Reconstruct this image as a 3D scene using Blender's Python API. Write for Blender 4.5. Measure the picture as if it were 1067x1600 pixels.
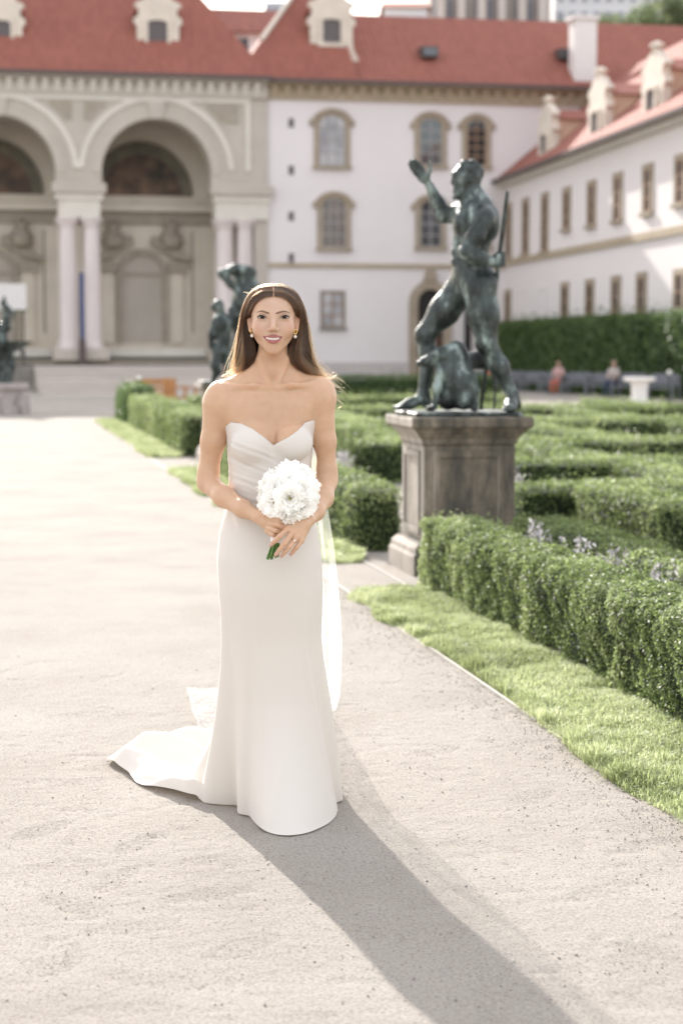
import bpy, bmesh, math, random
import numpy as np
from mathutils import Vector, Matrix
random.seed(7)
RNG = np.random.default_rng(11)
scene = bpy.context.scene
for o in list(bpy.data.objects):
    bpy.data.objects.remove(o, do_unlink=True)
COL = scene.collection
rad = math.radians

# ------------------------------------------------------------------ camera
FPX = 2889.0                 # focal length in pixels of the 1067 x 1600 photograph
CAMH = 1.52
PITCH = math.atan(255.0 / FPX)
cd = bpy.data.cameras.new('camera')
cam = bpy.data.objects.new('camera', cd)
COL.objects.link(cam)
cam.location = (0, 0, CAMH)
cam.rotation_euler = (math.pi / 2 - PITCH, 0, 0)
cd.sensor_fit = 'VERTICAL'
cd.sensor_height = 36.0
cd.sensor_width = 24.0
cd.lens = 36.0 * FPX / 1600.0
cd.clip_start = 0.1
cd.clip_end = 3000
cd.dof.use_dof = True
cd.dof.focus_distance = 5.84
cd.dof.aperture_fstop = 2.9
scene.camera = cam

# ------------------------------------------------------------------ light
SUN_AZ = rad(18.0)           # the sun stands 18 degrees to the left of straight ahead
SUN_EL = rad(26.0)
world = bpy.data.worlds.new('World')
scene.world = world
world.use_nodes = True
wn = world.node_tree
wn.nodes.clear()
w_out = wn.nodes.new('ShaderNodeOutputWorld')
w_bg = wn.nodes.new('ShaderNodeBackground')
w_sky = wn.nodes.new('ShaderNodeTexSky')
w_sky.sky_type = 'NISHITA'
w_sky.sun_disc = False
w_sky.sun_elevation = SUN_EL
w_sky.sun_rotation = -SUN_AZ
w_sky.air_density = 1.0
w_sky.dust_density = 1.5
w_sky.ozone_density = 0.5
w_bg.inputs['Strength'].default_value = 0.05
wn.links.new(w_sky.outputs[0], w_bg.inputs[0])
w_veil = wn.nodes.new('ShaderNodeBackground')      # an even, thin white cloud veil over the whole sky
w_veil.inputs['Color'].default_value = (1.0, 0.95, 0.91, 1)
w_veil.inputs['Strength'].default_value = 0.36
w_add = wn.nodes.new('ShaderNodeAddShader')
wn.links.new(w_bg.outputs[0], w_add.inputs[0])
wn.links.new(w_veil.outputs[0], w_add.inputs[1])
wn.links.new(w_add.outputs[0], w_out.inputs[0])
sl = bpy.data.lights.new('sun', 'SUN')
sl.energy = 2.6
sl.angle = rad(0.6)
sl.color = (1.0, 0.95, 0.89)
sun = bpy.data.objects.new('sun', sl)
COL.objects.link(sun)
sdir = Vector((-math.sin(SUN_AZ) * math.cos(SUN_EL), math.cos(SUN_AZ) * math.cos(SUN_EL), math.sin(SUN_EL)))
sun.rotation_euler = sdir.to_track_quat('Z', 'Y').to_euler()
sun.location = (-20, 60, 40)

scene.view_settings.view_transform = 'Standard'
scene.view_settings.look = 'None'
scene.view_settings.exposure = 1.62
scene.view_settings.gamma = 1.0
scene.view_settings.use_curve_mapping = False
scene.render.engine = 'CYCLES'
scene.cycles.use_denoising = True
scene.cycles.max_bounces = 8
scene.cycles.transparent_max_bounces = 12
scene.cycles.caustics_reflective = False
scene.cycles.caustics_refractive = False
scene.cycles.sample_clamp_indirect = 6.0

# ------------------------------------------------------------------ helpers
def ray(px, py):
    xc = (px - 533.5) / FPX
    yc = -(py - 800.0) / FPX
    c, s = math.cos(PITCH), math.sin(PITCH)
    return Vector((xc, c + yc * s, -s + yc * c))

def at(px, py, Y):
    """world point seen at a pixel of the photograph, at distance Y in front of the camera"""
    d = ray(px, py)
    t = Y / d.y
    return Vector((d.x * t, Y, CAMH + d.z * t))

def ground_z(Y):
    return -0.4 * min(max((Y - 38.0) / 52.0, 0.0), 1.0)

def ground_at(px, py):
    d = ray(px, py)
    t = -CAMH / d.z
    for _ in range(6):
        t = (ground_z(d.y * t) - CAMH) / d.z
    return Vector((d.x * t, d.y * t, ground_z(d.y * t)))

def plane_at(px, py, q, n):
    """world point where the pixel's ray meets the vertical plane through q with normal n"""
    d = ray(px, py)
    o = Vector((0, 0, CAMH))
    t = (Vector(q) - o).dot(n) / d.dot(n)
    return o + d * t

ANG = rad(10.7)              # the garden's axis points 10.7 degrees left of the camera
U = Vector((-math.sin(ANG), math.cos(ANG), 0))
V = Vector((math.cos(ANG), math.sin(ANG), 0))
P1 = Vector((0.80, 12.75, 0))  # first pedestal
def gar(u, v, z=0.0):
    p = P1 + U * u + V * v
    return Vector((p.x, p.y, z))

def tag(o, label=None, cat=None, group=None, kind=None):
    if label: o['label'] = label
    if cat: o['category'] = cat
    if group: o['group'] = group
    if kind: o['kind'] = kind
    return o

def empty(name, loc=(0, 0, 0), rz=0.0, label=None, cat=None, group=None):
    o = bpy.data.objects.new(name, None)
    COL.objects.link(o)
    o.location = loc
    o.rotation_euler = (0, 0, rz)
    return tag(o, label, cat, group)

def link_mesh(name, me, material, parent=None, smooth=False):
    o = bpy.data.objects.new(name, me)
    COL.objects.link(o)
    if material is not None and len(me.materials) == 0:
        for m in (material if isinstance(material, (list, tuple)) else [material]):
            me.materials.append(m)
    if parent is not None:
        o.parent = parent
    if smooth:
        me.polygons.foreach_set('use_smooth', np.ones(len(me.polygons), dtype=bool))
    return o

def np_mesh(name, verts, faces, material, parent=None, smooth=True):
    """faces: (n,3) or (n,4) integer array"""
    verts = np.asarray(verts, dtype=np.float32)
    faces = np.asarray(faces, dtype=np.int32)
    me = bpy.data.meshes.new(name)
    k = faces.shape[1]
    me.vertices.add(len(verts)); me.vertices.foreach_set('co', verts.ravel())
    me.loops.add(faces.size); me.loops.foreach_set('vertex_index', faces.ravel())
    me.polygons.add(len(faces))
    me.polygons.foreach_set('loop_start', np.arange(0, faces.size, k, dtype=np.int32))
    me.update(calc_edges=True)
    me.validate()
    return link_mesh(name, me, material, parent, smooth)

class MB:
    """collects shapes; build() links them as one mesh"""
    def __init__(self):
        self.v = []; self.f = []; self.m = []; self.cur = 0
    def _add(self, vs, fs):
        b = len(self.v)
        self.v += [tuple(p) for p in vs]
        self.f += [tuple(b + i for i in f) for f in fs]
        self.m += [self.cur] * len(fs)
    def box(self, x0, x1, y0, y1, z0, z1):
        self._add([(x0, y0, z0), (x1, y0, z0), (x1, y1, z0), (x0, y1, z0), (x0, y0, z1), (x1, y0, z1), (x1, y1, z1), (x0, y1, z1)],
                  [(0, 3, 2, 1), (4, 5, 6, 7), (0, 1, 5, 4), (1, 2, 6, 5), (2, 3, 7, 6), (3, 0, 4, 7)])
        return self
    def prism_y(self, poly, y0, y1):
        """polygon in (x, z), extruded along y"""
        n = len(poly)
        vs = [(x, y0, z) for x, z in poly] + [(x, y1, z) for x, z in poly]
        fs = [tuple(range(n)), tuple(range(2 * n - 1, n - 1, -1))]
        fs += [(i, i + n, (i + 1) % n + n, (i + 1) % n) for i in range(n)]
        self._add(vs, fs); return self
    def prism_x(self, poly, x0, x1):
        """polygon in (y, z), extruded along x"""
        n = len(poly)
        vs = [(x0, y, z) for y, z in poly] + [(x1, y, z) for y, z in poly]
        fs = [tuple(range(n - 1, -1, -1)), tuple(range(n, 2 * n))]
        fs += [(i, (i + 1) % n, (i + 1) % n + n, i + n) for i in range(n)]
        self._add(vs, fs); return self
    def band_y(self, inner, outer, y0, y1, closed=False):
        """strip between two polylines in (x, z), extruded along y"""
        n = len(inner)
        vs = [(x, y0, z) for x, z in inner] + [(x, y0, z) for x, z in outer] + [(x, y1, z) for x, z in inner] + [(x, y1, z) for x, z in outer]
        fs = []
        for i in range(n if closed else n - 1):
            j = (i + 1) % n
            fs += [(i, j, n + j, n + i), (2 * n + i, 3 * n + i, 3 * n + j, 2 * n + j), (n + i, n + j, 3 * n + j, 3 * n + i), (i, 2 * n + i, 2 * n + j, j)]
        if not closed:
            fs += [(0, n, 3 * n, 2 * n), (n - 1, 3 * n - 1, 4 * n - 1, 2 * n - 1)]
        self._add(vs, fs); return self
    def lathe(self, prof, cx=0, cy=0, n=20):
        """profile of (radius, z) from bottom to top"""
        vs = []
        for r, z in prof:
            for i in range(n):
                a = 2 * math.pi * i / n
                vs.append((cx + r * math.cos(a), cy + r * math.sin(a), z))
        fs = []
        for k in range(len(prof) - 1):
            for i in range(n):
                j = (i + 1) % n
                fs.append((k * n + i, k * n + j, (k + 1) * n + j, (k + 1) * n + i))
        fs.append(tuple(range(n - 1, -1, -1)))
        fs.append(tuple(range((len(prof) - 1) * n, len(prof) * n)))
        self._add(vs, fs); return self
    def tube(self, pts, r, n=8):
        pts = [Vector(p) for p in pts]
        rs = r if isinstance(r, (list, tuple)) else [r] * len(pts)
        vs = []
        for i, p in enumerate(pts):
            t = (pts[min(i + 1, len(pts) - 1)] - pts[max(i - 1, 0)]).normalized()
            a = t.orthogonal().normalized() if i == 0 else (prev - t * prev.dot(t)).normalized()
            prev = a
            b = t.cross(a)
            for k in range(n):
                th = 2 * math.pi * k / n
                vs.append(p + (a * math.cos(th) + b * math.sin(th)) * rs[i])
        fs = []
        for i in range(len(pts) - 1):
            for k in range(n):
                j = (k + 1) % n
                fs.append((i * n + k, i * n + j, (i + 1) * n + j, (i + 1) * n + k))
        fs.append(tuple(range(n - 1, -1, -1)))
        fs.append(tuple(range((len(pts) - 1) * n, len(pts) * n)))
        self._add(vs, fs); return self
    def face(self, vs):
        self._add(vs, [tuple(range(len(vs)))]); return self
    def mesh(self, name):
        me = bpy.data.meshes.new(name)
        me.from_pydata(self.v, [], self.f)
        me.update()
        return me
    def build(self, name, material, parent=None, smooth=False, bevel=0.0, fix=True):
        me = self.mesh(name)
        if fix or bevel:
            bm = bmesh.new(); bm.from_mesh(me)
            bmesh.ops.recalc_face_normals(bm, faces=bm.faces)
            if bevel:
                es = [e for e in bm.edges if len(e.link_faces) == 2 and e.calc_face_angle(0) > 0.5]
                bmesh.ops.bevel(bm, geom=es, offset=bevel, segments=1, affect='EDGES', clamp_overlap=True)
            bm.to_mesh(me); bm.free()
        o = link_mesh(name, me, material, parent, smooth)
        if isinstance(material, (list, tuple)) and not bevel:
            me.polygons.foreach_set('material_index', np.array(self.m, dtype=np.int32))
        if smooth:
            try:
                me.set_sharp_from_angle(angle=rad(40))
            except Exception:
                pass
        return o

def copy_tree(o, parent=None):
    c = o.copy()
    COL.objects.link(c)
    c.parent = parent
    for ch in list(o.children):
        copy_tree(ch, c)
    return c

def vnoise(x, y, seed=0):
    """2-D value noise in 0..1"""
    xi = np.floor(x).astype(np.int64); yi = np.floor(y).astype(np.int64)
    fx = x - xi; fy = y - yi
    fx = fx * fx * (3 - 2 * fx); fy = fy * fy * (3 - 2 * fy)
    def h(a, b):
        n = (a * 374761393 + b * 668265263 + seed * 974711) & 0x7fffffff
        n = ((n ^ (n >> 13)) * 1274126177) & 0x7fffffff
        return ((n ^ (n >> 16)) & 0xffff) / 65535.0
    return (h(xi, yi) * (1 - fx) + h(xi + 1, yi) * fx) * (1 - fy) + (h(xi, yi + 1) * (1 - fx) + h(xi + 1, yi + 1) * fx) * fy

# ------------------------------------------------------------------ materials
def new_mat(name):
    m = bpy.data.materials.new(name)
    m.use_nodes = True
    nt = m.node_tree
    return m, nt, nt.nodes['Principled BSDF']

def mat(name, base, rough=0.7, var=0.0, scale=4.0, base2=None, bump=0.0, bscale=60.0, metallic=0.0, spec=0.4, coords='Object', sss=0.0, streak=False):
    """a plain procedural material: noise mixes base and base2, fine noise gives relief"""
    m, nt, b = new_mat(name)
    N, L = nt.nodes, nt.links
    b.inputs['Roughness'].default_value = rough
    b.inputs['Metallic'].default_value = metallic
    b.inputs['Specular IOR Level'].default_value = spec
    if sss:
        b.inputs['Subsurface Weight'].default_value = sss
        b.inputs['Subsurface Radius'].default_value = (0.02, 0.008, 0.004)
    tc = N.new('ShaderNodeTexCoord')
    src = tc.outputs[coords]
    if streak:
        mp = N.new('ShaderNodeMapping'); mp.inputs['Scale'].default_value = (1, 1, 0.25)
        L.new(src, mp.inputs[0]); src = mp.outputs[0]
    if var > 0 or base2 is not None:
        b2 = base2 if base2 is not None else tuple(min(1, c * (1 - var)) for c in base)
        n = N.new('ShaderNodeTexNoise'); n.inputs['Scale'].default_value = scale
        n.inputs['Detail'].default_value = 6; n.inputs['Roughness'].default_value = 0.62
        L.new(src, n.inputs['Vector'])
        r = N.new('ShaderNodeValToRGB')
        r.color_ramp.elements[0].position = 0.32; r.color_ramp.elements[1].position = 0.68
        r.color_ramp.elements[0].color = (*b2, 1); r.color_ramp.elements[1].color = (*base, 1)
        L.new(n.outputs['Fac'], r.inputs[0]); L.new(r.outputs[0], b.inputs['Base Color'])
    else:
        b.inputs['Base Color'].default_value = (*base, 1)
    if bump > 0:
        n2 = N.new('ShaderNodeTexNoise'); n2.inputs['Scale'].default_value = bscale; n2.inputs['Detail'].default_value = 5
        L.new(tc.outputs[coords], n2.inputs['Vector'])
        bp = N.new('ShaderNodeBump'); bp.inputs['Strength'].default_value = bump; bp.inputs['Distance'].default_value = 0.02
        L.new(n2.outputs['Fac'], bp.inputs['Height']); L.new(bp.outputs[0], b.inputs['Normal'])
    return m

def tile_mat(name, c1, c2, sx=4.2, sz=3.0, run='X'):
    """clay roof tiles seen from far: ribs down the slope and courses across it"""
    m, nt, b = new_mat(name)
    N, L = nt.nodes, nt.links
    tc = N.new('ShaderNodeTexCoord')
    sp = N.new('ShaderNodeSeparateXYZ'); L.new(tc.outputs['Object'], sp.inputs[0])
    def mth(op, a, bb=None):
        n = N.new('ShaderNodeMath'); n.operation = op
        for i, q in enumerate((a, bb)):
            if q is None: continue
            if isinstance(q, (int, float)): n.inputs[i].default_value = q
            else: L.new(q, n.inputs[i])
        return n.outputs[0]
    rx = mth('MULTIPLY', sp.outputs[run], sx)
    rz = mth('MULTIPLY', sp.outputs['Z'], sz)
    rib = mth('ABSOLUTE', mth('SINE', mth('MULTIPLY', rx, math.pi)))
    course = mth('FRACT', rz)
    cm = N.new('ShaderNodeCombineXYZ'); L.new(mth('FLOOR', rx), cm.inputs[0]); L.new(mth('FLOOR', rz), cm.inputs[1])
    wn_ = N.new('ShaderNodeTexWhiteNoise'); wn_.noise_dimensions = '2D'; L.new(cm.outputs[0], wn_.inputs['Vector'])
    ns = N.new('ShaderNodeTexNoise'); ns.inputs['Scale'].default_value = 0.5; ns.inputs['Detail'].default_value = 6
    L.new(tc.outputs['Object'], ns.inputs['Vector'])
    f = mth('ADD', mth('MULTIPLY', wn_.outputs['Value'], 0.5), mth('MULTIPLY', ns.outputs['Fac'], 0.6))
    mx = N.new('ShaderNodeMix'); mx.data_type = 'RGBA'
    L.new(f, mx.inputs['Factor']); mx.inputs['A'].default_value = (*c1, 1); mx.inputs['B'].default_value = (*c2, 1)
    L.new(mx.outputs['Result'], b.inputs['Base Color'])
    b.inputs['Roughness'].default_value = 0.8
    hgt = mth('ADD', rib, mth('MULTIPLY', course, 0.4))
    bp = N.new('ShaderNodeBump'); bp.inputs['Strength'].default_value = 0.9; bp.inputs['Distance'].default_value = 0.08
    L.new(hgt, bp.inputs['Height']); L.new(bp.outputs[0], b.inputs['Normal'])
    return m

M = {}
M['gravel'] = None
M['hall_stone'] = mat('hall_stone', (0.55, 0.50, 0.435), 0.85, base2=(0.47, 0.425, 0.365), scale=0.6, bump=0.25, bscale=6)
M['hall_light'] = mat('hall_light', (0.70, 0.66, 0.585), 0.8, var=0.1, scale=1.0)
M['hall_inner'] = mat('hall_inner', (0.78, 0.70, 0.59), 0.85, base2=(0.69, 0.615, 0.515), scale=0.8)
M['hall_trim'] = mat('hall_trim', (0.42, 0.37, 0.30), 0.85, var=0.2, scale=2.0)
M['column'] = mat('column', (0.76, 0.68, 0.65), 0.7, var=0.12, scale=1.5, streak=True)
M['base_stone'] = mat('base_stone', (0.33, 0.30, 0.265), 0.85, var=0.3, scale=1.0)
M['plaster'] = mat('plaster', (0.80, 0.75, 0.74), 0.85, base2=(0.76, 0.71, 0.70), scale=0.35, bump=0.1, bscale=10)
M['wing_plaster'] = mat('wing_plaster', (0.80, 0.75, 0.73), 0.85, base2=(0.76, 0.71, 0.69), scale=0.3, bump=0.1, bscale=10)
M['sand_trim'] = mat('sand_trim', (0.42, 0.345, 0.26), 0.8, var=0.25, scale=1.5)
M['ochre_trim'] = mat('ochre_trim', (0.47, 0.385, 0.275), 0.8, var=0.2, scale=1.0)
M['dormer'] = mat('dormer', (0.74, 0.66, 0.56), 0.8, var=0.18, scale=1.5)
M['dormer_peach'] = mat('dormer_peach', (0.66, 0.46, 0.33), 0.8, var=0.12, scale=1.0)
M['tile'] = tile_mat('tile', (0.37, 0.132, 0.092), (0.27, 0.09, 0.066))
M['tile_wing'] = tile_mat('tile_wing', (0.42, 0.13, 0.08), (0.29, 0.08, 0.05), run='Y')
M['gutter'] = mat('gutter', (0.10, 0.075, 0.07), 0.5)
M['glass'] = mat('glass', (0.06, 0.065, 0.075), 0.06, var=0.5, scale=0.7, spec=1.0)
M['glass_dark'] = mat('glass_dark', (0.015, 0.016, 0.02), 0.08, spec=0.6)
M['glass_warm'] = mat('glass_warm', (0.16, 0.10, 0.075), 0.15, base2=(0.05, 0.05, 0.055), scale=1.2, spec=0.8)
M['glass_sky'] = mat('glass_sky', (0.62, 0.60, 0.60), 0.3, base2=(0.20, 0.20, 0.22), scale=0.8)  # pale panes: sky reflection painted into the glass colour
M['muntin'] = mat('muntin', (0.30, 0.19, 0.12), 0.6)
M['muntin_light'] = mat('muntin_light', (0.36, 0.34, 0.33), 0.6)
M['shutter'] = mat('shutter', (0.13, 0.115, 0.115), 0.7)
M['dark_void'] = mat('dark_void', (0.03, 0.027, 0.025), 0.9)
M['white_paint'] = mat('white_paint', (0.78, 0.75, 0.72), 0.7, var=0.06)
# ------------------------------------------------------------------ ground
def gravel_material():
    m, nt, b = new_mat('gravel')
    N, L = nt.nodes, nt.links
    tc = N.new('ShaderNodeTexCoord')
    def noise(scale, detail=5, rough=0.6):
        n = N.new('ShaderNodeTexNoise'); n.inputs['Scale'].default_value = scale
        n.inputs['Detail'].default_value = detail; n.inputs['Roughness'].default_value = rough
        L.new(tc.outputs['Object'], n.inputs['Vector']); return n.outputs['Fac']
    def ramp(fac, stops):
        r = N.new('ShaderNodeValToRGB')
        while len(r.color_ramp.elements) < len(stops): r.color_ramp.elements.new(0.5)
        for e, (p, c) in zip(r.color_ramp.elements, stops):
            e.position = p; e.color = (*c, 1)
        L.new(fac, r.inputs[0]); return r.outputs[0]
    big = ramp(noise(1.1, 7, 0.65), [(0.3, (0.355, 0.325, 0.288)), (0.5, (0.405, 0.374, 0.336)), (0.72, (0.44, 0.41, 0.372))])
    grain = ramp(noise(110, 4, 0.75), [(0.30, (0.45, 0.40, 0.36)), (0.48, (0.98, 0.97, 0.96)), (0.72, (1.2, 1.19, 1.18))])
    mx = N.new('ShaderNodeMix'); mx.data_type = 'RGBA'; mx.blend_type = 'MULTIPLY'; mx.inputs['Factor'].default_value = 0.9
    L.new(big, mx.inputs['A']); L.new(grain, mx.inputs['B'])
    vo = N.new('ShaderNodeTexVoronoi'); vo.inputs['Scale'].default_value = 75; L.new(tc.outputs['Object'], vo.inputs['Vector'])
    speck = ramp(vo.outputs['Distance'], [(0.12, (0.42, 0.38, 0.35)), (0.24, (1, 1, 1))])
    wnz = ramp(noise(6, 5), [(0.42, (0, 0, 0)), (0.62, (1, 1, 1))])
    mx2 = N.new('ShaderNodeMix'); mx2.data_type = 'RGBA'; mx2.blend_type = 'MULTIPLY'
    L.new(wnz, mx2.inputs['Factor']); L.new(mx.outputs['Result'], mx2.inputs['A']); L.new(speck, mx2.inputs['B'])
    L.new(mx2.outputs['Result'], b.inputs['Base Color'])
    b.inputs['Roughness'].default_value = 0.95
    b.inputs['Specular IOR Level'].default_value = 0.15
    bp = N.new('ShaderNodeBump'); bp.inputs['Strength'].default_value = 0.8; bp.inputs['Distance'].default_value = 0.008
    ad = N.new('ShaderNodeMath'); ad.operation = 'ADD'
    L.new(noise(220, 4, 0.7), ad.inputs[0]); L.new(noise(45, 4, 0.6), ad.inputs[1])
    L.new(ad.outputs[0], bp.inputs['Height']); L.new(bp.outputs[0], b.inputs['Normal'])
    return m
M['gravel'] = gravel_material()

def grow(a, step, ratio, stop):
    out = [a]
    while abs(out[-1]) < abs(stop):
        out.append(out[-1] + step); step *= ratio
    return out
_fx = list(np.arange(-1.7, 1.9, 0.0125))
xs = np.array(sorted(set([round(v, 4) for v in grow(-1.7, -0.02, 1.16, 900)[1:]] + [round(v, 4) for v in _fx] + [round(v, 4) for v in grow(1.9, 0.02, 1.16, 900)])))
_fy = list(np.arange(3.7, 9.4, 0.0125))
ys = np.array([-60, -20, -8, -3, 0, 1.5, 2.5, 3.2, 3.5] + _fy + grow(9.42, 0.02, 1.06, 1500))
GX, GY = np.meshgrid(xs, ys)
GZ = -0.4 * np.clip((GY - 38.0) / 52.0, 0, 1)
near = np.clip((10.5 - GY) / 2.0, 0, 1) * np.clip((2.4 - np.abs(GX)) / 0.5, 0, 1) * np.clip((GY - 3.3) / 0.3, 0, 1)
rel = 0.004 * (vnoise(GX * 2.3, GY * 2.3, 1) - 0.5) + 0.0012 * (vnoise(GX * 7, GY * 7, 2) - 0.5) + 0.0018 * (vnoise(GX * 21, GY * 21, 3) - 0.5) + 0.0036 * (vnoise(GX * 44, GY * 44, 4) - 0.5)
# pock marks and shoe prints
rel -= 0.005 * np.clip(vnoise(GX * 12, GY * 12, 9) - 0.72, 0, 1) / 0.28
prints = [(-0.55, 4.75, 0.3), (-0.38, 5.05, 0.5), (-0.8, 5.35, 0.2), (-0.62, 5.6, 1.2), (-0.25, 4.6, 0.9), (-0.45, 4.35, -0.4), (0.75, 5.1, 0.6), (-0.72, 4.95, -0.7),
          (1.0, 5.6, 0.3), (0.65, 6.2, 0.9), (-0.9, 6.4, 0.4), (-0.7, 4.5, 1.4), (-0.35, 5.4, 0.1), (-0.95, 5.75, 1.0), (0.8, 4.55, -0.5), (-0.65, 5.2, 1.3), (-0.5, 4.15, 0.2), (-1.1, 7.6, 0.5), (0.35, 6.9, 0.7)]
for (cx, cy, a) in prints:
    dx = GX - cx; dy = GY - cy
    lx = dx * math.cos(a) + dy * math.sin(a); ly = -dx * math.sin(a) + dy * math.cos(a)
    msk = np.clip(1.3 - ((lx / 0.13) ** 2 + (ly / 0.05) ** 2), 0, 0.3) / 0.3
    rel += msk * (-0.0022 + 0.0032 * np.sin(lx * 270 + 6 * vnoise(lx * 9 + 3, ly * 9, 8)))
GZ = GZ + rel * near
nxg = len(xs)
vv = np.stack([GX.ravel(), GY.ravel(), GZ.ravel()], 1)
ii = np.arange(len(ys) - 1)[:, None] * nxg + np.arange(nxg - 1)[None, :]
ff = np.stack([ii, ii + 1, ii + 1 + nxg, ii + nxg], -1).reshape(-1, 4)
tag(np_mesh('ground', vv, ff, M['gravel']), 'pale beige fine gravel ground of the garden path and squares', 'ground', kind='structure')

# ------------------------------------------------------------------ buildings
class Frame:
    """a building's own axes: x along the facade, y into the building, z up"""
    def __init__(self, name, origin, rz, label, cat='building'):
        self.o = Vector(origin); self.o.z = 0
        self.rz = rz
        self.X = Vector((math.cos(rz), math.sin(rz), 0)); self.Y = Vector((-math.sin(rz), math.cos(rz), 0))
        self.root = empty(name, self.o, rz, label, cat)
    def fac(self, px, py, dy=0.0):
        p = plane_at(px, py, self.o + self.Y * dy, self.Y)
        return (p - self.o).dot(self.X), p.z
    def x(self, px, py=545, dy=0.0): return self.fac(px, py, dy)[0]
    def z(self, px, py, dy=0.0): return self.fac(px, py, dy)[1]

def arc(cx, cz, r, a0, a1, n, rz=None):
    rz = r if rz is None else rz
    return [(cx + r * math.cos(a0 + (a1 - a0) * i / n), cz + rz * math.sin(a0 + (a1 - a0) * i / n)) for i in range(n + 1)]

def arched_outline(x0, x1, z0, z1, rise, n=10):
    """closed outline of an opening with an arched head, from bottom left over the top to bottom right"""
    cx, hw = (x0 + x1) / 2, (x1 - x0) / 2
    return [(x0, z0)] + arc(cx, z1 - rise, hw, math.pi, 0, n, rise) + [(x1, z0)]

PANE = {}
def window(parent, x0, x1, z0, z1, rise=0.0, sw=0.25, nx=2, nz=4, glass='glass', munt='muntin', trim='sand_trim', proud=0.10, sill=True, ears=False, name='window', pane_parts=True, fr=0.06):
    """a window set on a facade (y = 0, facing -y): surround, dark reveal, panes, glazing bars, sill"""
    w = empty(name); w.parent = parent
    hw = (x1 - x0) / 2
    if rise > 0:
        inn = arched_outline(x0, x1, z0, z1, rise)
        out = arched_outline(x0 - sw, x1 + sw, z0, z1 + sw, rise + sw * 0.6)
    else:
        inn = [(x0, z0), (x0, z1), (x1, z1), (x1, z0)]
        out = [(x0 - sw, z0), (x0 - sw, z1 + sw), (x1 + sw, z1 + sw), (x1 + sw, z0)]
    b = MB().band_y(inn, out, -proud, 0.02)
    if ears:
        for sx in (-1, 1):
            xx = x0 - sw if sx < 0 else x1 + sw
            b.box(min(xx, xx + sx * 0.22), max(xx, xx + sx * 0.22), -proud * 0.9, 0.02, z1 - rise + 0.02, z1 - rise + 0.30)
        b.band_y(arc((x0 + x1) / 2, z1 - rise, hw + sw, math.pi, 0, 10, rise + sw * .6), arc((x0 + x1) / 2, z1 - rise + 0.05, hw + sw + 0.16, math.pi, 0, 10, rise + sw * 0.6 + 0.12), -proud * 1.8, 0.02)
    b.build('surround', M[trim], w)
    if sill:
        MB().box(x0 - sw - 0.06, x1 + sw + 0.06, -proud - 0.1, 0.02, z0 - 0.16, z0 - 0.003).build('sill', M[trim], w)
    # panes sit just proud of the wall plane inside the surround, bars in front of them
    pw = (x1 - x0 - fr) / nx; zt = z1 - (rise if rise else 0)
    ph = (z1 - z0 - fr) / nz
    if pane_parts:
        for i in range(nx):
            for k in range(nz):
                xa, xb = x0 + fr + i * pw, x0 + (i + 1) * pw
                za, zb = z0 + fr + k * ph, z0 + (k + 1) * ph
                poly = [(xa, za), (xb, za)]
                for t in (1, 0.75, 0.5, 0.25, 0):
                    xx = xa + (xb - xa) * t
                    lim = zb
                    if rise:
                        q = max(0.0, 1 - ((xx - (x0 + x1) / 2) / hw) ** 2)
                        lim = min(zb, z1 - rise + rise * math.sqrt(q) - 0.02)
                    poly.append((xx, max(lim, za + 0.02)))
                MB().prism_y(poly, -0.030, -0.012).build('pane', M[glass], w)
    else:
        MB().prism_y(list(reversed(inn)), -0.030, -0.012).build('pane', M[glass], w)
    bb = MB()
    def lim(xx):
        if not rise: return z1
        return z1 - rise + rise * math.sqrt(max(0.0, 1 - ((xx - (x0 + x1) / 2) / hw) ** 2))
    for i in range(nx + 1):
        xx = x0 + i * pw
        bb.box(xx, xx + fr, -0.06, -0.004, z0, max(z0 + 0.1, min(lim(xx + fr), lim(xx)) if 0 < i < nx else zt))
    for k in range(nz + 1):
        zz = z0 + k * ph
        if zz + fr < zt + 0.02:
            bb.box(x0, x1, -0.055, -0.004, zz, zz + fr)
        elif zz + fr < z1:
            q = math.sqrt(max(0, 1 - ((zz - zt) / max(rise, 1e-3)) ** 2)) * hw
            bb.box((x0 + x1) / 2 - q, (x0 + x1) / 2 + q, -0.055, -0.004, zz, zz + fr)
    bb.build('glazing_bar', M[munt], w)
    return w

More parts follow.
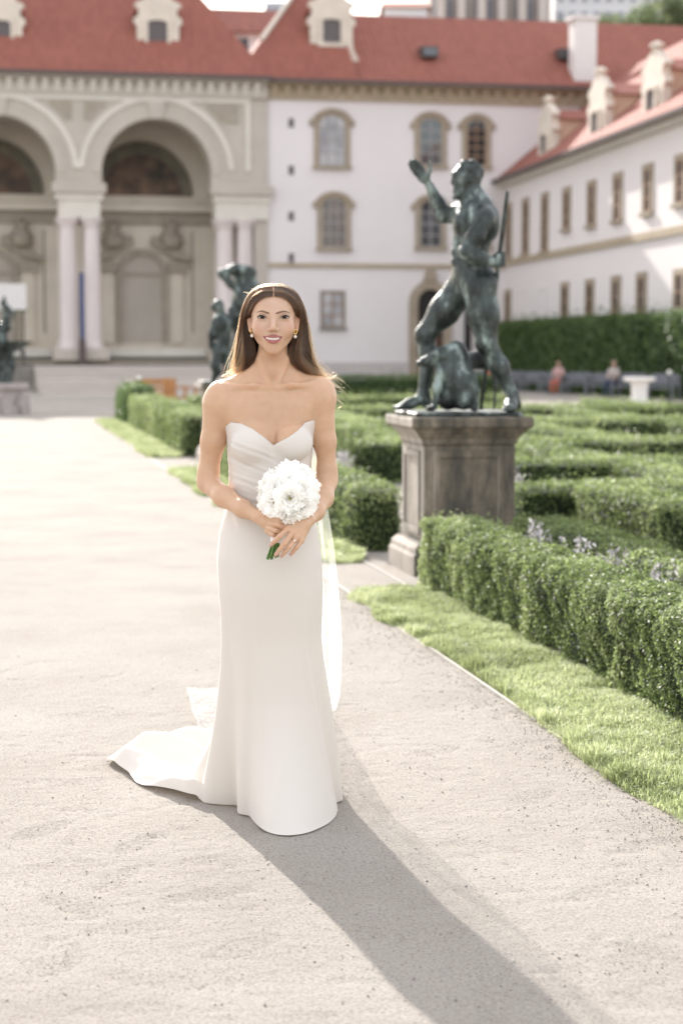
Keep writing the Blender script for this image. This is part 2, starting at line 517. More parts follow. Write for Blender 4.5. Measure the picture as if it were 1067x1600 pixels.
def dormer(parent, cx, z0, z1, w, y0, depth, win, slope_back=True, mat_front='dormer', mat_side='dormer', roofmat='tile', glass='shutter'):
    """baroque dormer: scrolled front with a dark window, cheeks, small roof"""
    d = empty('dormer'); d.parent = parent
    h = z1 - z0
    hw = w / 2
    right = [(hw * 1.0, 0), (hw * 1.0, 0.05 * h), (hw * 0.95, 0.12 * h), (hw * 0.80, 0.22 * h), (hw * 0.76, 0.34 * h), (hw * 0.76, 0.52 * h), (hw * 0.88, 0.55 * h), (hw * 0.86, 0.62 * h), (hw * 0.70, 0.66 * h),
             (hw * 0.70, 0.76 * h), (hw * 0.86, 0.79 * h), (hw * 0.80, 0.84 * h), (hw * 0.55, 0.88 * h), (hw * 0.40, 0.95 * h), (hw * 0.18, 1.0 * h)]
    out = [(cx + x, z0 + z) for x, z in right] + [(cx - x, z0 + z) for x, z in reversed(right)]
    MB().prism_y(out, y0 - 0.18, y0 + 0.15).build('front', M[mat_front], d)
    wx0, wx1, wz0, wz1 = win
    b = MB().band_y(arched_outline(wx0, wx1, wz0, wz1, 0.12 * (wx1 - wx0)), arched_outline(wx0 - 0.16, wx1 + 0.16, wz0, wz1 + 0.16, 0.15 * (wx1 - wx0)), y0 - 0.30, y0 - 0.17)
    b.box(wx0 - 0.25, wx1 + 0.25, y0 - 0.34, y0 - 0.17, wz0 - 0.2, wz0 - 0.003)
    b.build('surround', M[mat_front], d)
    MB().prism_y(list(reversed(arched_outline(wx0, wx1, wz0, wz1, 0.12 * (wx1 - wx0)))), y0 - 0.21, y0 - 0.17).build('window', M[glass], d)
    bw = hw * 0.68
    zt = z0 + 0.72 * h
    MB().box(cx - bw, cx + bw, y0 + 0.16, y0 + depth, z0 - 0.3, zt).build('cheek', M[mat_side], d)
    MB().prism_y([(cx - bw - 0.2, zt + 0.004), (cx + bw + 0.2, zt + 0.004), (cx, zt + 0.2 * h)], y0 + 0.17, y0 + depth + 0.6).build('roof', M[roofmat], d)
    return d

# --- garden hall -----------------------------------------------------------
Q = at(250, 545, 90.0)
H = Frame('garden_hall', Q, ANG, 'beige garden hall with tall open arches, paired columns and red tiled roof')
GZB = -0.5
zi = H.z(248, 296)                               # impost level
zs = H.z(248, 272)                               # centre of the arches
r1 = (H.x(333) - H.x(163)) / 2
cen = [H.x(248) - 2 * (H.x(248) - H.x(4)), H.x(4), H.x(248)]
pitch_a = H.x(248) - H.x(4)
xR = H.x(419); xL = cen[0] - 4.2
zc = H.z(248, 150); ze = H.z(248, 128)
zfloor = H.z(248, 545)

def low(x):
    for c in cen:
        if abs(x - c) < r1:
            return zs + math.sqrt(r1 * r1 - (x - c) ** 2)
    return zi
xsamp = [xL]
for c in cen:
    xsamp += [c - r1 - 1e-4] + [c - r1 * math.cos(math.pi * i / 28) for i in range(29)] + [c + r1 + 1e-4]
xsamp.append(xR)
b = MB()
for a, c in zip(xsamp[:-1], xsamp[1:]):
    if c - a < 1e-6: continue
    la, lc = low(a), low(c)
    if abs(a - c) < 3e-4:
        b.face([(a, 0, la), (c, 0, lc), (c, 1.3, lc), (a, 1.3, la)]); continue
    b.face([(a, 0, la), (c, 0, lc), (c, 0, ze), (a, 0, ze)])
    b.face([(a, 1.3, la), (c, 1.3, lc), (c, 0, lc), (a, 0, la)])
    b.face([(a, 1.3, la), (a, 1.3, ze), (c, 1.3, ze), (c, 1.3, lc)])
b.build('arcade_wall', M['hall_stone'], H.root, fix=False)
# white mouldings that follow each arch and frame the spandrels
for c in cen:
    k = r1 / 85.0
    MB().band_y(arc(c, zs, 112 * k, math.pi * 0.975, math.pi * 0.025, 36), arc(c, zs, 121 * k, math.pi * 0.985, math.pi * 0.015, 36), -0.10, 0.02).build('arch_moulding', M['hall_light'], H.root)
    MB().band_y(arc(c, zs, 85.6 * k, math.pi, 0, 36), arc(c, zs, 99 * k, math.pi, 0, 36), -0.06, 0.02).build('archivolt', M['hall_stone'], H.root)
    ring = arc(c, zs, 85 * k, math.pi, 0, 40)
    # spandrel panel, a little darker and recessed relief
kz = 0.30
MB().box(xL, H.x(393), -0.09, 0.02, zc - 0.27, zc).build('upper_moulding', M['hall_light'], H.root)
MB().box(H.x(385), H.x(393), -0.085, 0.02, H.z(385, 268), zc - 0.275).build('side_moulding', M['hall_light'], H.root)
for c in cen:
    for sx in (-1, 1):
        x_mid = c + sx * (pitch_a / 2) if not (sx > 0 and c == cen[-1]) else H.x(383)
        pts = []
        k = r1 / 85.0
        for i in range(9):
            a = rad(38 + 40 * i / 8)
            pts.append((c + sx * 128 * k * math.cos(a), zs + 128 * k * math.sin(a)))
        xe = x_mid - sx * 0.28
        pts = [p for p in pts if (xe - p[0]) * sx > 0 and p[1] < zc - 0.36]
        if len(pts) > 2:
            poly = pts + [(pts[-1][0], zc - 0.36), (xe, zc - 0.36), (xe, pts[0][1])]
            MB().prism_y(poly if sx < 0 else poly[::-1], -0.03, 0.02).build('spandrel_panel', M['hall_trim'], H.root)
for c in cen:   # keystones
    MB().prism_y([(c - 0.28, zs + r1 - 0.02), (c + 0.28, zs + r1 - 0.02), (c + 0.42, zc - 0.28), (c - 0.42, zc - 0.28)], -0.16, 0.0).build('keystone', M['hall_stone'], H.root)
# frieze with corbels under the eave
MB().box(xL, xR, -0.22, 0.02, zc + 0.004, ze).build('frieze', M['hall_stone'], H.root)
MB().box(xL, xR, -0.62, 0.05, ze + 0.004, ze + 0.22).build('cornice', M['hall_stone'], H.root)
corbel = MB().prism_x([(-0.52, 0.0), (-0.22, -0.52), (-0.22, 0.0)], -0.13, 0.13).mesh('corbel')
corbel.materials.append(M['hall_light'])
x = xL + 0.4
while x < xR - 0.2:
    o = link_mesh('corbel', corbel, None, H.root); o.location = (x, 0, ze - 0.02); x += 0.56
# imposts, entablature blocks, paired columns
def support(cx, w_imp, colx, ent):
    MB().box(cx - w_imp / 2, cx + w_imp / 2, -0.35, 1.55, zi - 0.25, zi + 0.25).build('impost', M['hall_stone'], H.root, bevel=0.05)
    MB().box(cx - w_imp / 2 + 0.15, cx + w_imp / 2 - 0.15, -0.2, 1.4, zi - 0.55, zi - 0.254).build('impost_neck', M['hall_light'], H.root)
    zt = H.z(120, 340)
    MB().box(ent[0], ent[1], -0.12, 1.3, zt, zi - 0.554).build('entablature', M['hall_light'], H.root)
    for x_ in colx:
        for yy in (0.18, 1.0):
            r = 0.43
            MB().lathe([(r * 1.3, zfloor), (r * 1.3, zfloor + 0.16), (r * 1.12, zfloor + 0.3), (r, zfloor + 0.42), (r * 1.0, (zfloor + zt) / 2), (r * 0.86, zt - 0.45), (r * 1.05, zt - 0.38), (r * 0.95, zt - 0.3), (r * 1.25, zt - 0.16), (r * 1.3, zt - 0.004)], x_, yy, 24).build('column', M['column'], H.root, smooth=True)
    MB().box(ent[0] - 0.35, ent[1] + 0.35, -0.5, 1.6, zfloor - 0.55, zfloor - 0.003).build('column_base', M['hall_stone'], H.root, bevel=0.04)
ratio = (H.x(160) - H.x(95))
for i, c in enumerate([(cen[0] + cen[1]) / 2, (cen[1] + cen[2]) / 2]):
    support(c, H.x(170) - H.x(85), [c - 0.58, c + 0.58], (c - ratio / 2, c + ratio / 2))
support(H.x(379), H.x(428) - H.x(331), [H.x(353), H.x(384)], (H.x(338), H.x(420)))
MB().box(H.x(398), xR, 0.0, 1.3, zfloor, zi - 0.56).build('corner_pier', M['hall_stone'], H.root)
# inside: floor, back wall, end walls, vault
YB = 4.6
MB().box(xL, xR, 1.35, YB + 0.5, zfloor - 0.4, zfloor).build('loggia_floor', M['hall_light'], H.root)
MB().box(xL, xR, YB, YB + 0.4, zfloor, ze).build('back_wall', M['hall_inner'], H.root)
MB().box(xR - 0.4, xR - 0.002, 1.31, YB, zfloor, ze - 0.01).build('end_wall', M['hall_inner'], H.root)
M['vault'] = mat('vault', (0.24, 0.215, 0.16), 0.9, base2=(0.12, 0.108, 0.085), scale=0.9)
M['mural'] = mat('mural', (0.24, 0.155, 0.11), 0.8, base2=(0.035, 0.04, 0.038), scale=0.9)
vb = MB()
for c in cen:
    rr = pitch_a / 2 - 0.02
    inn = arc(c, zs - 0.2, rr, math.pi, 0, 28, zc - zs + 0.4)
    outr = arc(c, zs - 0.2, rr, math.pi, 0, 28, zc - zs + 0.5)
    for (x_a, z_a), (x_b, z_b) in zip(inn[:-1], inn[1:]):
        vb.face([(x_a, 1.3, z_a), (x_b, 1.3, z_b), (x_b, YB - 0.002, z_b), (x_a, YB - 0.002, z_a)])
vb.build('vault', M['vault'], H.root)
MB().box(xL, xR, YB - 0.12, YB - 0.003, H.z(222, 352, YB), H.z(222, 332, YB)).build('inner_frieze', M['hall_trim'], H.root)
MB().box(xL, xR, YB - 0.45, YB - 0.004, H.z(222, 331, YB), H.z(222, 322, YB)).build('inner_cornice', M['hall_inner'], H.root)
x222 = H.x(222, 400, YB)
for j in range(3):
    cx = x222 - (2 - j) * pitch_a
    zz0 = H.z(222, 306, YB)
    rl = H.x(283, 306, YB) - x222
    MB().prism_y(arc(cx, zz0, rl, 0, math.pi, 24, rl * 1.02), YB - 0.06, YB - 0.02).build('mural_painting', M['mural'], H.root)
    MB().band_y(arc(cx, zz0, rl, math.pi, 0, 24, rl * 1.02), arc(cx, zz0, rl * 1.28, math.pi, 0, 24, rl * 1.34), YB - 0.18, YB - 0.01).build('mural_frame', M['vault'], H.root)
    # blind niche with broken pediment
    nz0, nz1 = H.z(222, 535, YB), H.z(222, 398, YB)
    nw = H.x(253, 400, YB) - H.x(191, 400, YB)
    inn = arched_outline(cx - nw / 2, cx + nw / 2, nz0, nz1, nw / 2)
    out = arched_outline(cx - nw / 2 - 0.28, cx + nw / 2 + 0.28, nz0, nz1 + 0.3, nw / 2 + 0.3)
    MB().band_y(inn, out, YB - 0.22, YB - 0.003).build('niche_surround', M['hall_trim'], H.root)
    MB().prism_y(inn[::-1], YB - 0.05, YB - 0.004).build('niche_panel', M['hall_stone'], H.root)
    MB().box(cx - nw / 2, cx + nw / 2, YB - 0.1, YB - 0.051, nz1 - nw / 2 - 0.1, nz1 - nw / 2 + 0.1).build('niche_band', M['hall_trim'], H.root)
    for sx in (-1, 1):
        xx = cx + sx * (nw / 2 + 0.75)
        MB().box(xx - 0.3, xx + 0.3, YB - 0.2, YB - 0.004, zfloor + 0.3, nz1 - 0.9).build('pilaster', M['hall_inner'], H.root)
        MB().box(xx - 0.45, xx + 0.45, YB - 0.4, YB - 0.004, nz1 - 0.896, nz1 - 0.35).build('capital', M['hall_trim'], H.root)
        MB().prism_y([(xx + sx * 0.7, nz1 - 0.345), (xx + sx * 0.7, nz1 - 0.15), (cx + sx * nw * 0.28, nz1 + 0.95), (cx + sx * nw * 0.20, nz1 + 0.6), (xx - sx * 0.2, nz1 - 0.2)][::sx], YB - 0.5, YB - 0.005).build('pediment', M['hall_trim'], H.root)
        MB().lathe([(0.1, nz1 + 0.25), (0.5, nz1 + 0.4), (0.62, nz1 + 0.8), (0.3, nz1 + 1.2), (0.38, nz1 + 1.45), (0.05, nz1 + 1.7)], cx + sx * nw * 0.72, YB - 0.5, 10).build('relief_figure', M['hall_trim'], H.root, smooth=True)
    for off in (1.55, 2.75):
        for sx in (-1, 1):
            xx = cx + sx * (nw / 2 + off)
            MB().box(xx - 0.05, xx + 0.05, YB - 0.05, YB - 0.004, zfloor + 0.8, nz1 + 1.2).build('wall_strip', M['hall_trim'], H.root)
# podium and wall below the floor
zst = H.z(222, 572, -4.0)
MB().box(xL, xR, 0.0, 1.3, GZB, zfloor - 0.554).build('podium_wall', M['base_stone'], H.root)
MB().box(xL, xR, -0.15, -0.004, zfloor - 0.7, zfloor - 0.56).build('podium_ledge', M['hall_trim'], H.root)
# roof (hipped towards the palace)
rd, rt = 13.0, 1.12
ev = 0.75
xa, xb = xL - 1.0, H.x(424)
zr = ze + 0.24
top = zr + (rd + ev) * rt
hip = 10.5
rb = MB()
rb._add([(xa, -ev, zr), (xb, -ev, zr), (xb, 2 * rd + ev, zr), (xa, 2 * rd + ev, zr), (xa, rd, top), (xb - hip, rd, top)],
        [(0, 1, 5, 4), (1, 2, 5), (2, 3, 4, 5), (3, 0, 4), (3, 2, 1, 0)])
rb.build('roof', M['tile'], H.root)
MB().box(xa, xb, -ev - 0.12, -ev + 0.02, zr - 0.12, zr + 0.06).build('gutter', M['gutter'], H.root)
MB().box(xL, xR - 0.01, YB + 0.41, 2 * rd, GZB, ze).build('rear_block', M['plaster'], H.root)
for c in cen[1:]:
    yd = 1.1
    pxc = 247 if c == cen[2] else 3
    cxd = H.x(pxc, 60, yd)
    dormer(H.root, cxd, H.z(pxc, 98, yd), H.z(pxc, -12, yd), H.x(pxc + 43, 60, yd) - H.x(pxc - 43, 60, yd), yd, 3.0, (H.x(pxc - 16, 50, yd), H.x(pxc + 14, 50, yd), H.z(pxc, 70, yd), H.z(pxc, 33, yd)))

# wide steps in front of the hall
STEPS = empty('stone_steps', H.o, H.rz, 'broad pale stone steps rising to the hall', 'steps')
sx0, sx1 = H.x(54, 572, -4.0), H.x(410)
nst = 7
for k in range(nst):
    zt = zst - (k * (zst - GZB - 0.1) / nst)
    y_f = -3.2 - 2.2 * (k + 1)
    MB().box(sx0, sx1, y_f, -0.16 if k == 0 else -3.2 - 2.2 * k + 0.02, GZB, zt).build('step', mat('step_stone_%d' % k, (0.56 - 0.02 * (k % 3), 0.50 - 0.02 * (k % 3), 0.45 - 0.018 * (k % 3)), 0.9, var=0.12, scale=0.8), STEPS, bevel=0.02)
MB().box(sx0 - 2.2, sx0 - 0.01, -9.0, -0.2, GZB, zst - 0.9).build('cheek_wall', M['base_stone'], STEPS, bevel=0.03)
MB().box(sx0 - 1.6, sx0 - 0.012, -4.1, -0.21, zst - 0.896, zst - 0.02).build('cheek_block', M['base_stone'], STEPS, bevel=0.03)

# --- palace ------------------------------------------------------------------
PL = Frame('palace', Q + (U * 0.15), ANG, 'white palace front with arched windows, ochre cornice and red roof')
px0, px1 = PL.x(419), PL.x(1060)
pze = PL.z(640, 140); pzc = PL.z(640, 160)
R = PL.root
MB().box(px0, px1, 0.0, 9.5, GZB, pze).build('wall', M['plaster'], R)
MB().box(px0, px1, -0.18, -0.002, pzc, pze).build('frieze', M['ochre_trim'], R)
MB().box(px0, px1, -0.6, 0.05, pze + 0.004, pze + 0.2).build('cornice', M['ochre_trim'], R)
MB().box(px0 + 0.02, px1, -0.10, -0.003, PL.z(580, 419), PL.z(580, 412)).build('string_course', M['ochre_trim'], R)
MB().box(px0 + 0.02, px1, -0.12, -0.004, GZB, PL.z(580, 566)).build('plinth', mat('plinth', (0.58, 0.53, 0.51), 0.85, var=0.1), R)
cb = MB().prism_x([(-0.48, 0.0), (-0.19, -0.5), (-0.19, 0.0)], -0.13, 0.13).mesh('corbel')
cb.materials.append(M['ochre_trim'])
x = px0 + 0.3
while x < PL.x(930):
    o = link_mesh('corbel', cb, None, R); o.location = (x, 0, pze - 0.02); x += 0.62
ev = 0.7
prd, prt = 4.6, 0.78
zr = pze + 0.22; ptop = zr + (prd + ev) * prt
rb = MB()
xa = PL.x(500); xb = px1 + 14
rb._add([(xa, -ev, zr), (xb, -ev, zr), (xb, 2 * prd + ev, zr), (xa, 2 * prd + ev, zr), (xa, prd, ptop), (xb, prd, ptop)],
        [(0, 1, 5, 4), (1, 2, 5), (2, 3, 4, 5), (3, 0, 4), (3, 2, 1, 0)])
rb.build('roof', M['tile'], R)
# steeper hipped roof over the end pavilion, towards the hall
xa, xm, xb2 = PL.x(378), PL.x(500, 0, 4.6), PL.x(556)
rb = MB()
apex = zr + 6.8
rb._add([(xa - 0.4, -ev - 0.05, zr), (xb2, -ev - 0.05, zr), (xb2, 12, zr), (xa - 0.4, 12, zr), (xm, 4.6, apex), (xm, 8, apex)],
        [(0, 1, 4), (1, 2, 5, 4), (2, 3, 5), (3, 0, 4, 5), (3, 2, 1, 0)])
rb.build('pavilion_roof', M['tile'], R)
hl = MB(); hl.tube([(xa - 0.4 + (xm - xa + 0.4) * 0.3, -ev - 0.1 + 0.3 * (4.65 + ev), zr + 0.05 + 0.3 * (apex - zr)), (xm, 4.55, apex + 0.1)], 0.12, 6)
hl.build('hip_ridge', M['dormer'], R)
MB().box(px0, px1, -ev - 0.16, -ev - 0.06, zr - 0.12, zr + 0.06).build('gutter', M['gutter'], R)
yd = 1.0
dormer(R, PL.x(517, 50, yd), PL.z(517, 103, yd), PL.z(517, -14, yd), PL.x(560, 50, yd) - PL.x(474, 50, yd), yd, 3.0, (PL.x(503, 50, yd), PL.x(531, 50, yd), PL.z(517, 68, yd), PL.z(517, 31, yd)))
# chimney
yc = -0.2
c0, c1 = PL.x(897, 80, yc), PL.x(932, 80, yc)
ch = MB().box(c0, c1, yc, yc + 1.0, zr, PL.z(914, 30, yc)).build('chimney', M['white_paint'], R, bevel=0.03)
MB().box(c0 - 0.12, c1 + 0.12, yc - 0.12, yc + 1.12, PL.z(914, 30, yc) + 0.003, PL.z(914, 24, yc)).build('chimney_cap', M['white_paint'], ch)
# skylights on the roof slope
for (xp, yp) in ((668, 88), (880, 91)):
    for dd in np.arange(0, 5, 0.1):
        xx, zz = PL.fac(xp, yp, dd)
        if zr + (dd + ev) * prt > zz: break
    s = MB().box(xx - 0.42, xx + 0.42, dd - 0.55, dd + 0.5, zz - 0.1, zz + 0.42)
    so = s.build('skylight', M['gutter'], R)
    MB().box(xx - 0.34, xx + 0.34, dd - 0.58, dd - 0.553, zz - 0.02, zz + 0.34).build('pane', M['glass'], so)
def pwin(a, b_, t, bt, **kw):
    return window(R, PL.x(a, t), PL.x(b_, t), PL.z(a, bt), PL.z(a, t), **kw)
pwin(498, 539, 179, 259, rise=0.55, ears=True, glass='glass_sky', munt='muntin_light', nx=3, nz=4)
pwin(655, 690, 184, 258, rise=0.55, ears=True, glass='glass', munt='muntin_light', nx=2, nz=4)
pwin(729, 759, 187, 259, rise=0.5, ears=True, glass='glass_dark', munt='muntin', nx=2, nz=5)
pwin(503, 540, 309, 387, rise=0.5, ears=True, glass='glass_warm', munt='muntin_light', nx=3, nz=4)
pwin(656, 689, 313, 386, rise=0.5, ears=True, glass='glass', munt='muntin_light', nx=2, nz=4)
pwin(729, 759, 315, 386, rise=0.5, ears=True, glass='glass_dark', munt='muntin', nx=2, nz=4)
pwin(503, 536, 457, 511, rise=0, sw=0.1, glass='glass_sky', munt='muntin', nx=2, nz=3, trim='base_stone', proud=0.06)
for yy in (192, 266, 338, 403):
    a, t = PL.fac(451, yy + 7); c_, t2 = PL.fac(459, yy - 7)
    MB().box(a, c_, -0.03, -0.004, t, t2).build('vent_opening', M['shutter'], R)
# door with arched stone surround
dx0, dx1 = PL.x(651), PL.x(690)
dz0, dz1 = PL.z(665, 592), PL.z(665, 452)
door = MB().prism_y(arched_outline(dx0, dx1, dz0, dz1, (dx1 - dx0) / 2)[::-1], -0.14, -0.122).build('door', M['dark_void'], R)
MB().box(dx0 + 0.06, dx1 - 0.06, -0.20, -0.142, dz0, dz0 + 2.1).build('door_leaf', mat('door_wood', (0.10, 0.055, 0.035), 0.6), door)
MB().band_y(arched_outline(dx0, dx1, dz0, dz1, (dx1 - dx0) / 2), arched_outline(dx0 - 0.42, dx1 + 0.42, dz0, dz1 + 0.42, (dx1 - dx0) / 2 + 0.42), -0.26, -0.005).build('door_surround', M['sand_trim'], R)
MB().prism_y([((dx0 + dx1) / 2 - 0.35, dz1 + 0.425), ((dx0 + dx1) / 2 + 0.35, dz1 + 0.425), ((dx0 + dx1) / 2 + 0.2, dz1 + 0.95), ((dx0 + dx1) / 2 - 0.2, dz1 + 0.95)], -0.3, -0.006).build('door_crest', M['sand_trim'], R)
xx0 = PL.x(724)
MB().box(xx0, xx0 + 0.35, -0.16, -0.125, GZB, PL.z(724, 480)).build('side_opening', M['dark_void'], R)
DS = empty('door_steps', PL.o, PL.rz, 'stone steps in front of the arched palace door', 'steps')
for k in range(4):
    MB().box(dx0 - 0.9 - 0.25 * k, dx1 + 0.9 + 0.25 * k, -1.1 - 0.35 * k, -0.27 - 0.0 if k == 0 else -1.1 - 0.35 * (k - 1) + 0.0, GZB, dz0 - 0.02 - k * (dz0 - GZB - 0.1) / 4).build('step', M['base_stone'], DS)

# roof and white gable seen through the gap between the two roofs
BK = Frame('rear_house', Q + U * 16 + V * 2, ANG, 'white rear house with red roof seen between the hall and palace roofs')
dyb = 0.0
bx0, bx1 = BK.x(322, 60), BK.x(440, 60)
MB().box(bx0, bx1, 0, 6, 8, BK.z(380, 52)).build('wall', M['white_paint'], BK.root)
MB()._add if False else None
rb = MB(); zt0, zt1 = BK.z(380, 52) + 0.004, BK.z(380, 10)
rb._add([(bx0 - 1, -0.5, zt0), (bx1 + 1, -0.5, zt0), (bx1 + 1, 8, zt0), (bx0 - 1, 8, zt0), (bx0 - 1, 3.2, zt1 + 0.4), (bx1 + 1, 3.2, zt1 + 0.4)], [(0, 1, 5, 4), (1, 2, 5), (2, 3, 4, 5), (3, 0, 4), (3, 2, 1, 0)])
rb.build('roof', M['tile'], BK.root)
for (a, c_) in ((366, 374), (376, 388), (398, 424)):
    MB().box(BK.x(a, 70), BK.x(c_, 70), -0.06, -0.003, BK.z(380, 86), BK.z(380, 60)).build('window', M['glass_dark'] if a < 390 else M['plaster'], BK.root)

# --- right wing ----------------------------------------------------------------
corner = plane_at(786, 545, PL.o, PL.Y)
WA = rad(8.6)
W = Frame('palace_wing', corner, -(math.pi / 2 - WA), 'long white palace wing on the right with narrow windows and white dormers')
R = W.root
wz = W.z(790, 293)
wl = W.x(1100) + 6
MB().box(-0.5, wl, 0.0, 9.0, GZB - 0.1, wz).build('wall', M['wing_plaster'], R)
MB().box(-0.3, wl, -0.12, -0.002, W.z(920, 392), W.z(920, 381)).build('string_course', M['ochre_trim'], R)
MB().box(-0.3, wl, -0.35, 0.05, wz + 0.004, wz + 0.3).build('cornice', M['hall_light'], R)
rb = MB(); ev = 0.6; zr = wz + 0.31; wd, wt = 6.5, 0.82
rb._add([(-3.0, -ev, zr), (wl + 1, -ev, zr), (wl + 1, 2 * wd, zr), (-3.0, 2 * wd, zr), (-3.0, wd, zr + (wd + ev) * wt), (wl + 1, wd, zr + (wd + ev) * wt)], [(0, 1, 5, 4), (1, 2, 5), (2, 3, 4, 5), (3, 0, 4), (3, 2, 1, 0)])
M['tile_w'] = tile_mat('tile_w', (0.37, 0.132, 0.092), (0.27, 0.09, 0.066))
rb.build('roof', M['tile_w'], R)
MB().box(-2.5, wl, -ev - 0.12, -ev + 0.02, zr - 0.1, zr + 0.06).build('gutter', M['gutter'], R)
def wwin(xp, t, bt, hwz, **kw):
    c = W.x(xp, t)
    return window(R, c - hwz, c + hwz, W.z(xp, bt), W.z(xp, t), sw=0.22, proud=0.07, trim='sand_trim', **kw)
for (xp, t, bt) in ((795, 324, 400), (822, 316, 396), (852, 308, 392), (886, 300, 357), (925, 290, 351), (966, 278, 343), (1013, 265, 331), (1064, 250, 317), (1120, 234, 301)):
    wwin(xp, t, bt, 0.42, nx=2, nz=3, glass='glass_warm', munt='muntin')
for (xp, t, bt) in ((794, 459, 512), (883, 448, 512), (922, 444, 512), (963, 439, 510), (1003, 434, 510), (1062, 429, 508)):
    wwin(xp, t, bt, 0.42, nx=2, nz=3, glass='glass_dark', munt='muntin')
for (xp, t, bt) in ((817, 456, 512), (848, 452, 512)):
    c = W.x(xp, t)
    MB().band_y([(c - 0.42, W.z(xp, bt)), (c - 0.42, W.z(xp, t)), (c + 0.42, W.z(xp, t)), (c + 0.42, W.z(xp, bt))], [(c - 0.6, W.z(xp, bt)), (c - 0.6, W.z(xp, t) + 0.15), (c + 0.6, W.z(xp, t) + 0.15), (c + 0.6, W.z(xp, bt))], -0.05, -0.002).build('blind_window', M['wing_plaster'], R)
for (xc_, yb, yt) in ((857, 262, 150), (938, 235, 105), (1026, 203, 65), (1120, 160, 20)):
    yd = 0.6
    cx = W.x(xc_, (yb + yt) / 2, yd)
    z0, z1 = W.z(xc_, yb, yd), W.z(xc_, yt, yd)
    d = dormer(R, cx, z0, z0 + (z1 - z0) * 0.88, 3.3, yd, 5.2, (cx - 0.5, cx + 0.5, z0 + (z1 - z0) * 0.2, z0 + (z1 - z0) * 0.46), mat_front='dormer', mat_side='dormer_peach', roofmat='tile_w', glass='shutter')
    MB().lathe([(0.22, z0 + (z1 - z0) * 0.855), (0.26, z0 + (z1 - z0) * 0.88), (0.14, z0 + (z1 - z0) * 0.9), (0.3, z0 + (z1 - z0) * 0.94), (0.28, z0 + (z1 - z0) * 0.97), (0.06, z1)], cx, yd, 10).build('finial', M['dormer'], d, smooth=True)

# --- castle hill far behind --------------------------------------------------------
M['far_wall'] = mat('far_wall', (0.60, 0.52, 0.48), 0.9, var=0.12, scale=0.08)
M['far_grey'] = mat('far_grey', (0.50, 0.50, 0.53), 0.9, var=0.12, scale=0.06)
M['far_pale'] = mat('far_pale', (0.72, 0.70, 0.71), 0.9, var=0.08, scale=0.05)
M['far_window'] = mat('far_window', (0.30, 0.31, 0.35), 0.5)  # far wall and window tones kept pale, haze painted into the colour
M['far_roof'] = mat('far_roof', (0.42, 0.17, 0.12), 0.9, var=0.2, scale=0.2)
hill = MB()
pts = [(-200, 60), (0, 45), (200, 52), (420, 30), (560, 50), (800, 60), (1067, 66), (1400, 70)]
hv = []
for (xp, yp) in pts:
    p = at(xp, yp + 75, 240); hv.append((p.x, 240, -1)); hv.append((p.x, 262, p.z)); 
n = len(pts)
hv += [(x_ * 1.9, 520, z_ * 1.9) for (x_, y_, z_) in hv[1::2]]
hf = []
for i in range(n - 1):
    hf.append((2 * i, 2 * i + 2, 2 * i + 3, 2 * i + 1)); hf.append((2 * i + 1, 2 * i + 3, 2 * n + i + 1, 2 * n + i))
hill._add(hv, hf)
tag(hill.build('castle_hill', mat('hill_green', (0.09, 0.11, 0.05), 0.95, var=0.4, scale=0.05)), 'wooded castle hill rising behind the palace roofs', 'hill', kind='structure')
def far_block(name, a, b_, ytop, D, depth, m, label, rows=0, cols=0, roof=None, ybot=90, buttress=0):
    p0, p1 = at(a, ytop, D), at(b_, ytop, D)
    zb = at(a, ybot, D).z
    o = empty(name, (0, 0, 0), 0, label, 'building')
    MB().box(p0.x, p1.x, D, D + depth, zb - 12, p0.z).build('wall', m, o)
    hgt = p0.z - zb; wd_ = p1.x - p0.x
    for r_ in range(rows):
        for c_ in range(cols):
            xa_ = p0.x + wd_ * (c_ + 0.28) / cols; xb_ = p0.x + wd_ * (c_ + 0.72) / cols
            za_ = zb + hgt * (r_ + 0.25) / rows; zb_ = zb + hgt * (r_ + 0.75) / rows
            MB().box(xa_, xb_, D - 0.25, D - 0.02, za_, zb_).build('window', M['far_window'], o)
    for k in range(buttress):
        xx = p0.x + wd_ * (k + 0.5) / buttress
        MB().box(xx - wd_ * 0.12 / buttress * 1.6, xx + wd_ * 0.12 / buttress * 1.6, D - 3.5, D - 0.03, zb - 12, p0.z - 1.0).build('buttress', M['far_wall'], o)
    if roof:
        zt = at(a, roof, D).z
        rb_ = MB()
        rb_._add([(p0.x - 0.6, D - 0.8, p0.z + 0.01), (p1.x + 0.6, D - 0.8, p0.z + 0.01), (p1.x + 0.6, D + depth, p0.z + 0.01), (p0.x - 0.6, D + depth, p0.z + 0.01), (p0.x, D + depth / 2, zt), (p1.x, D + depth / 2, zt)],
                 [(0, 1, 5, 4), (1, 2, 5), (2, 3, 4, 5), (3, 0, 4), (3, 2, 1, 0)])
        rb_.build('roof', M['far_roof'], o)
    return o
far_block('castle_house', 414, 470, 3, 290, 12, M['far_grey'], 'grey castle building just left of the middle dormer top', 2, 5, ybot=60)
far_block('castle_house', 553, 612, 25, 270, 12, M['far_wall'], 'small pink castle house right of the middle dormer', 1, 3, roof=0, ybot=70)
far_block('castle_house', 600, 668, 12, 285, 12, M['far_pale'], 'white castle house behind the palace ridge', 1, 2, roof=-8, ybot=75)
far_block('cathedral_choir', 672, 860, -30, 310, 25, M['far_wall'], 'pale cathedral choir with tall stone buttresses above the palace roof', 1, 9, ybot=85, buttress=6)
far_block('castle_palace', 866, 1130, -22, 330, 20, M['far_pale'], 'long grey castle palace with rows of windows at the top right', 3, 14, ybot=75)
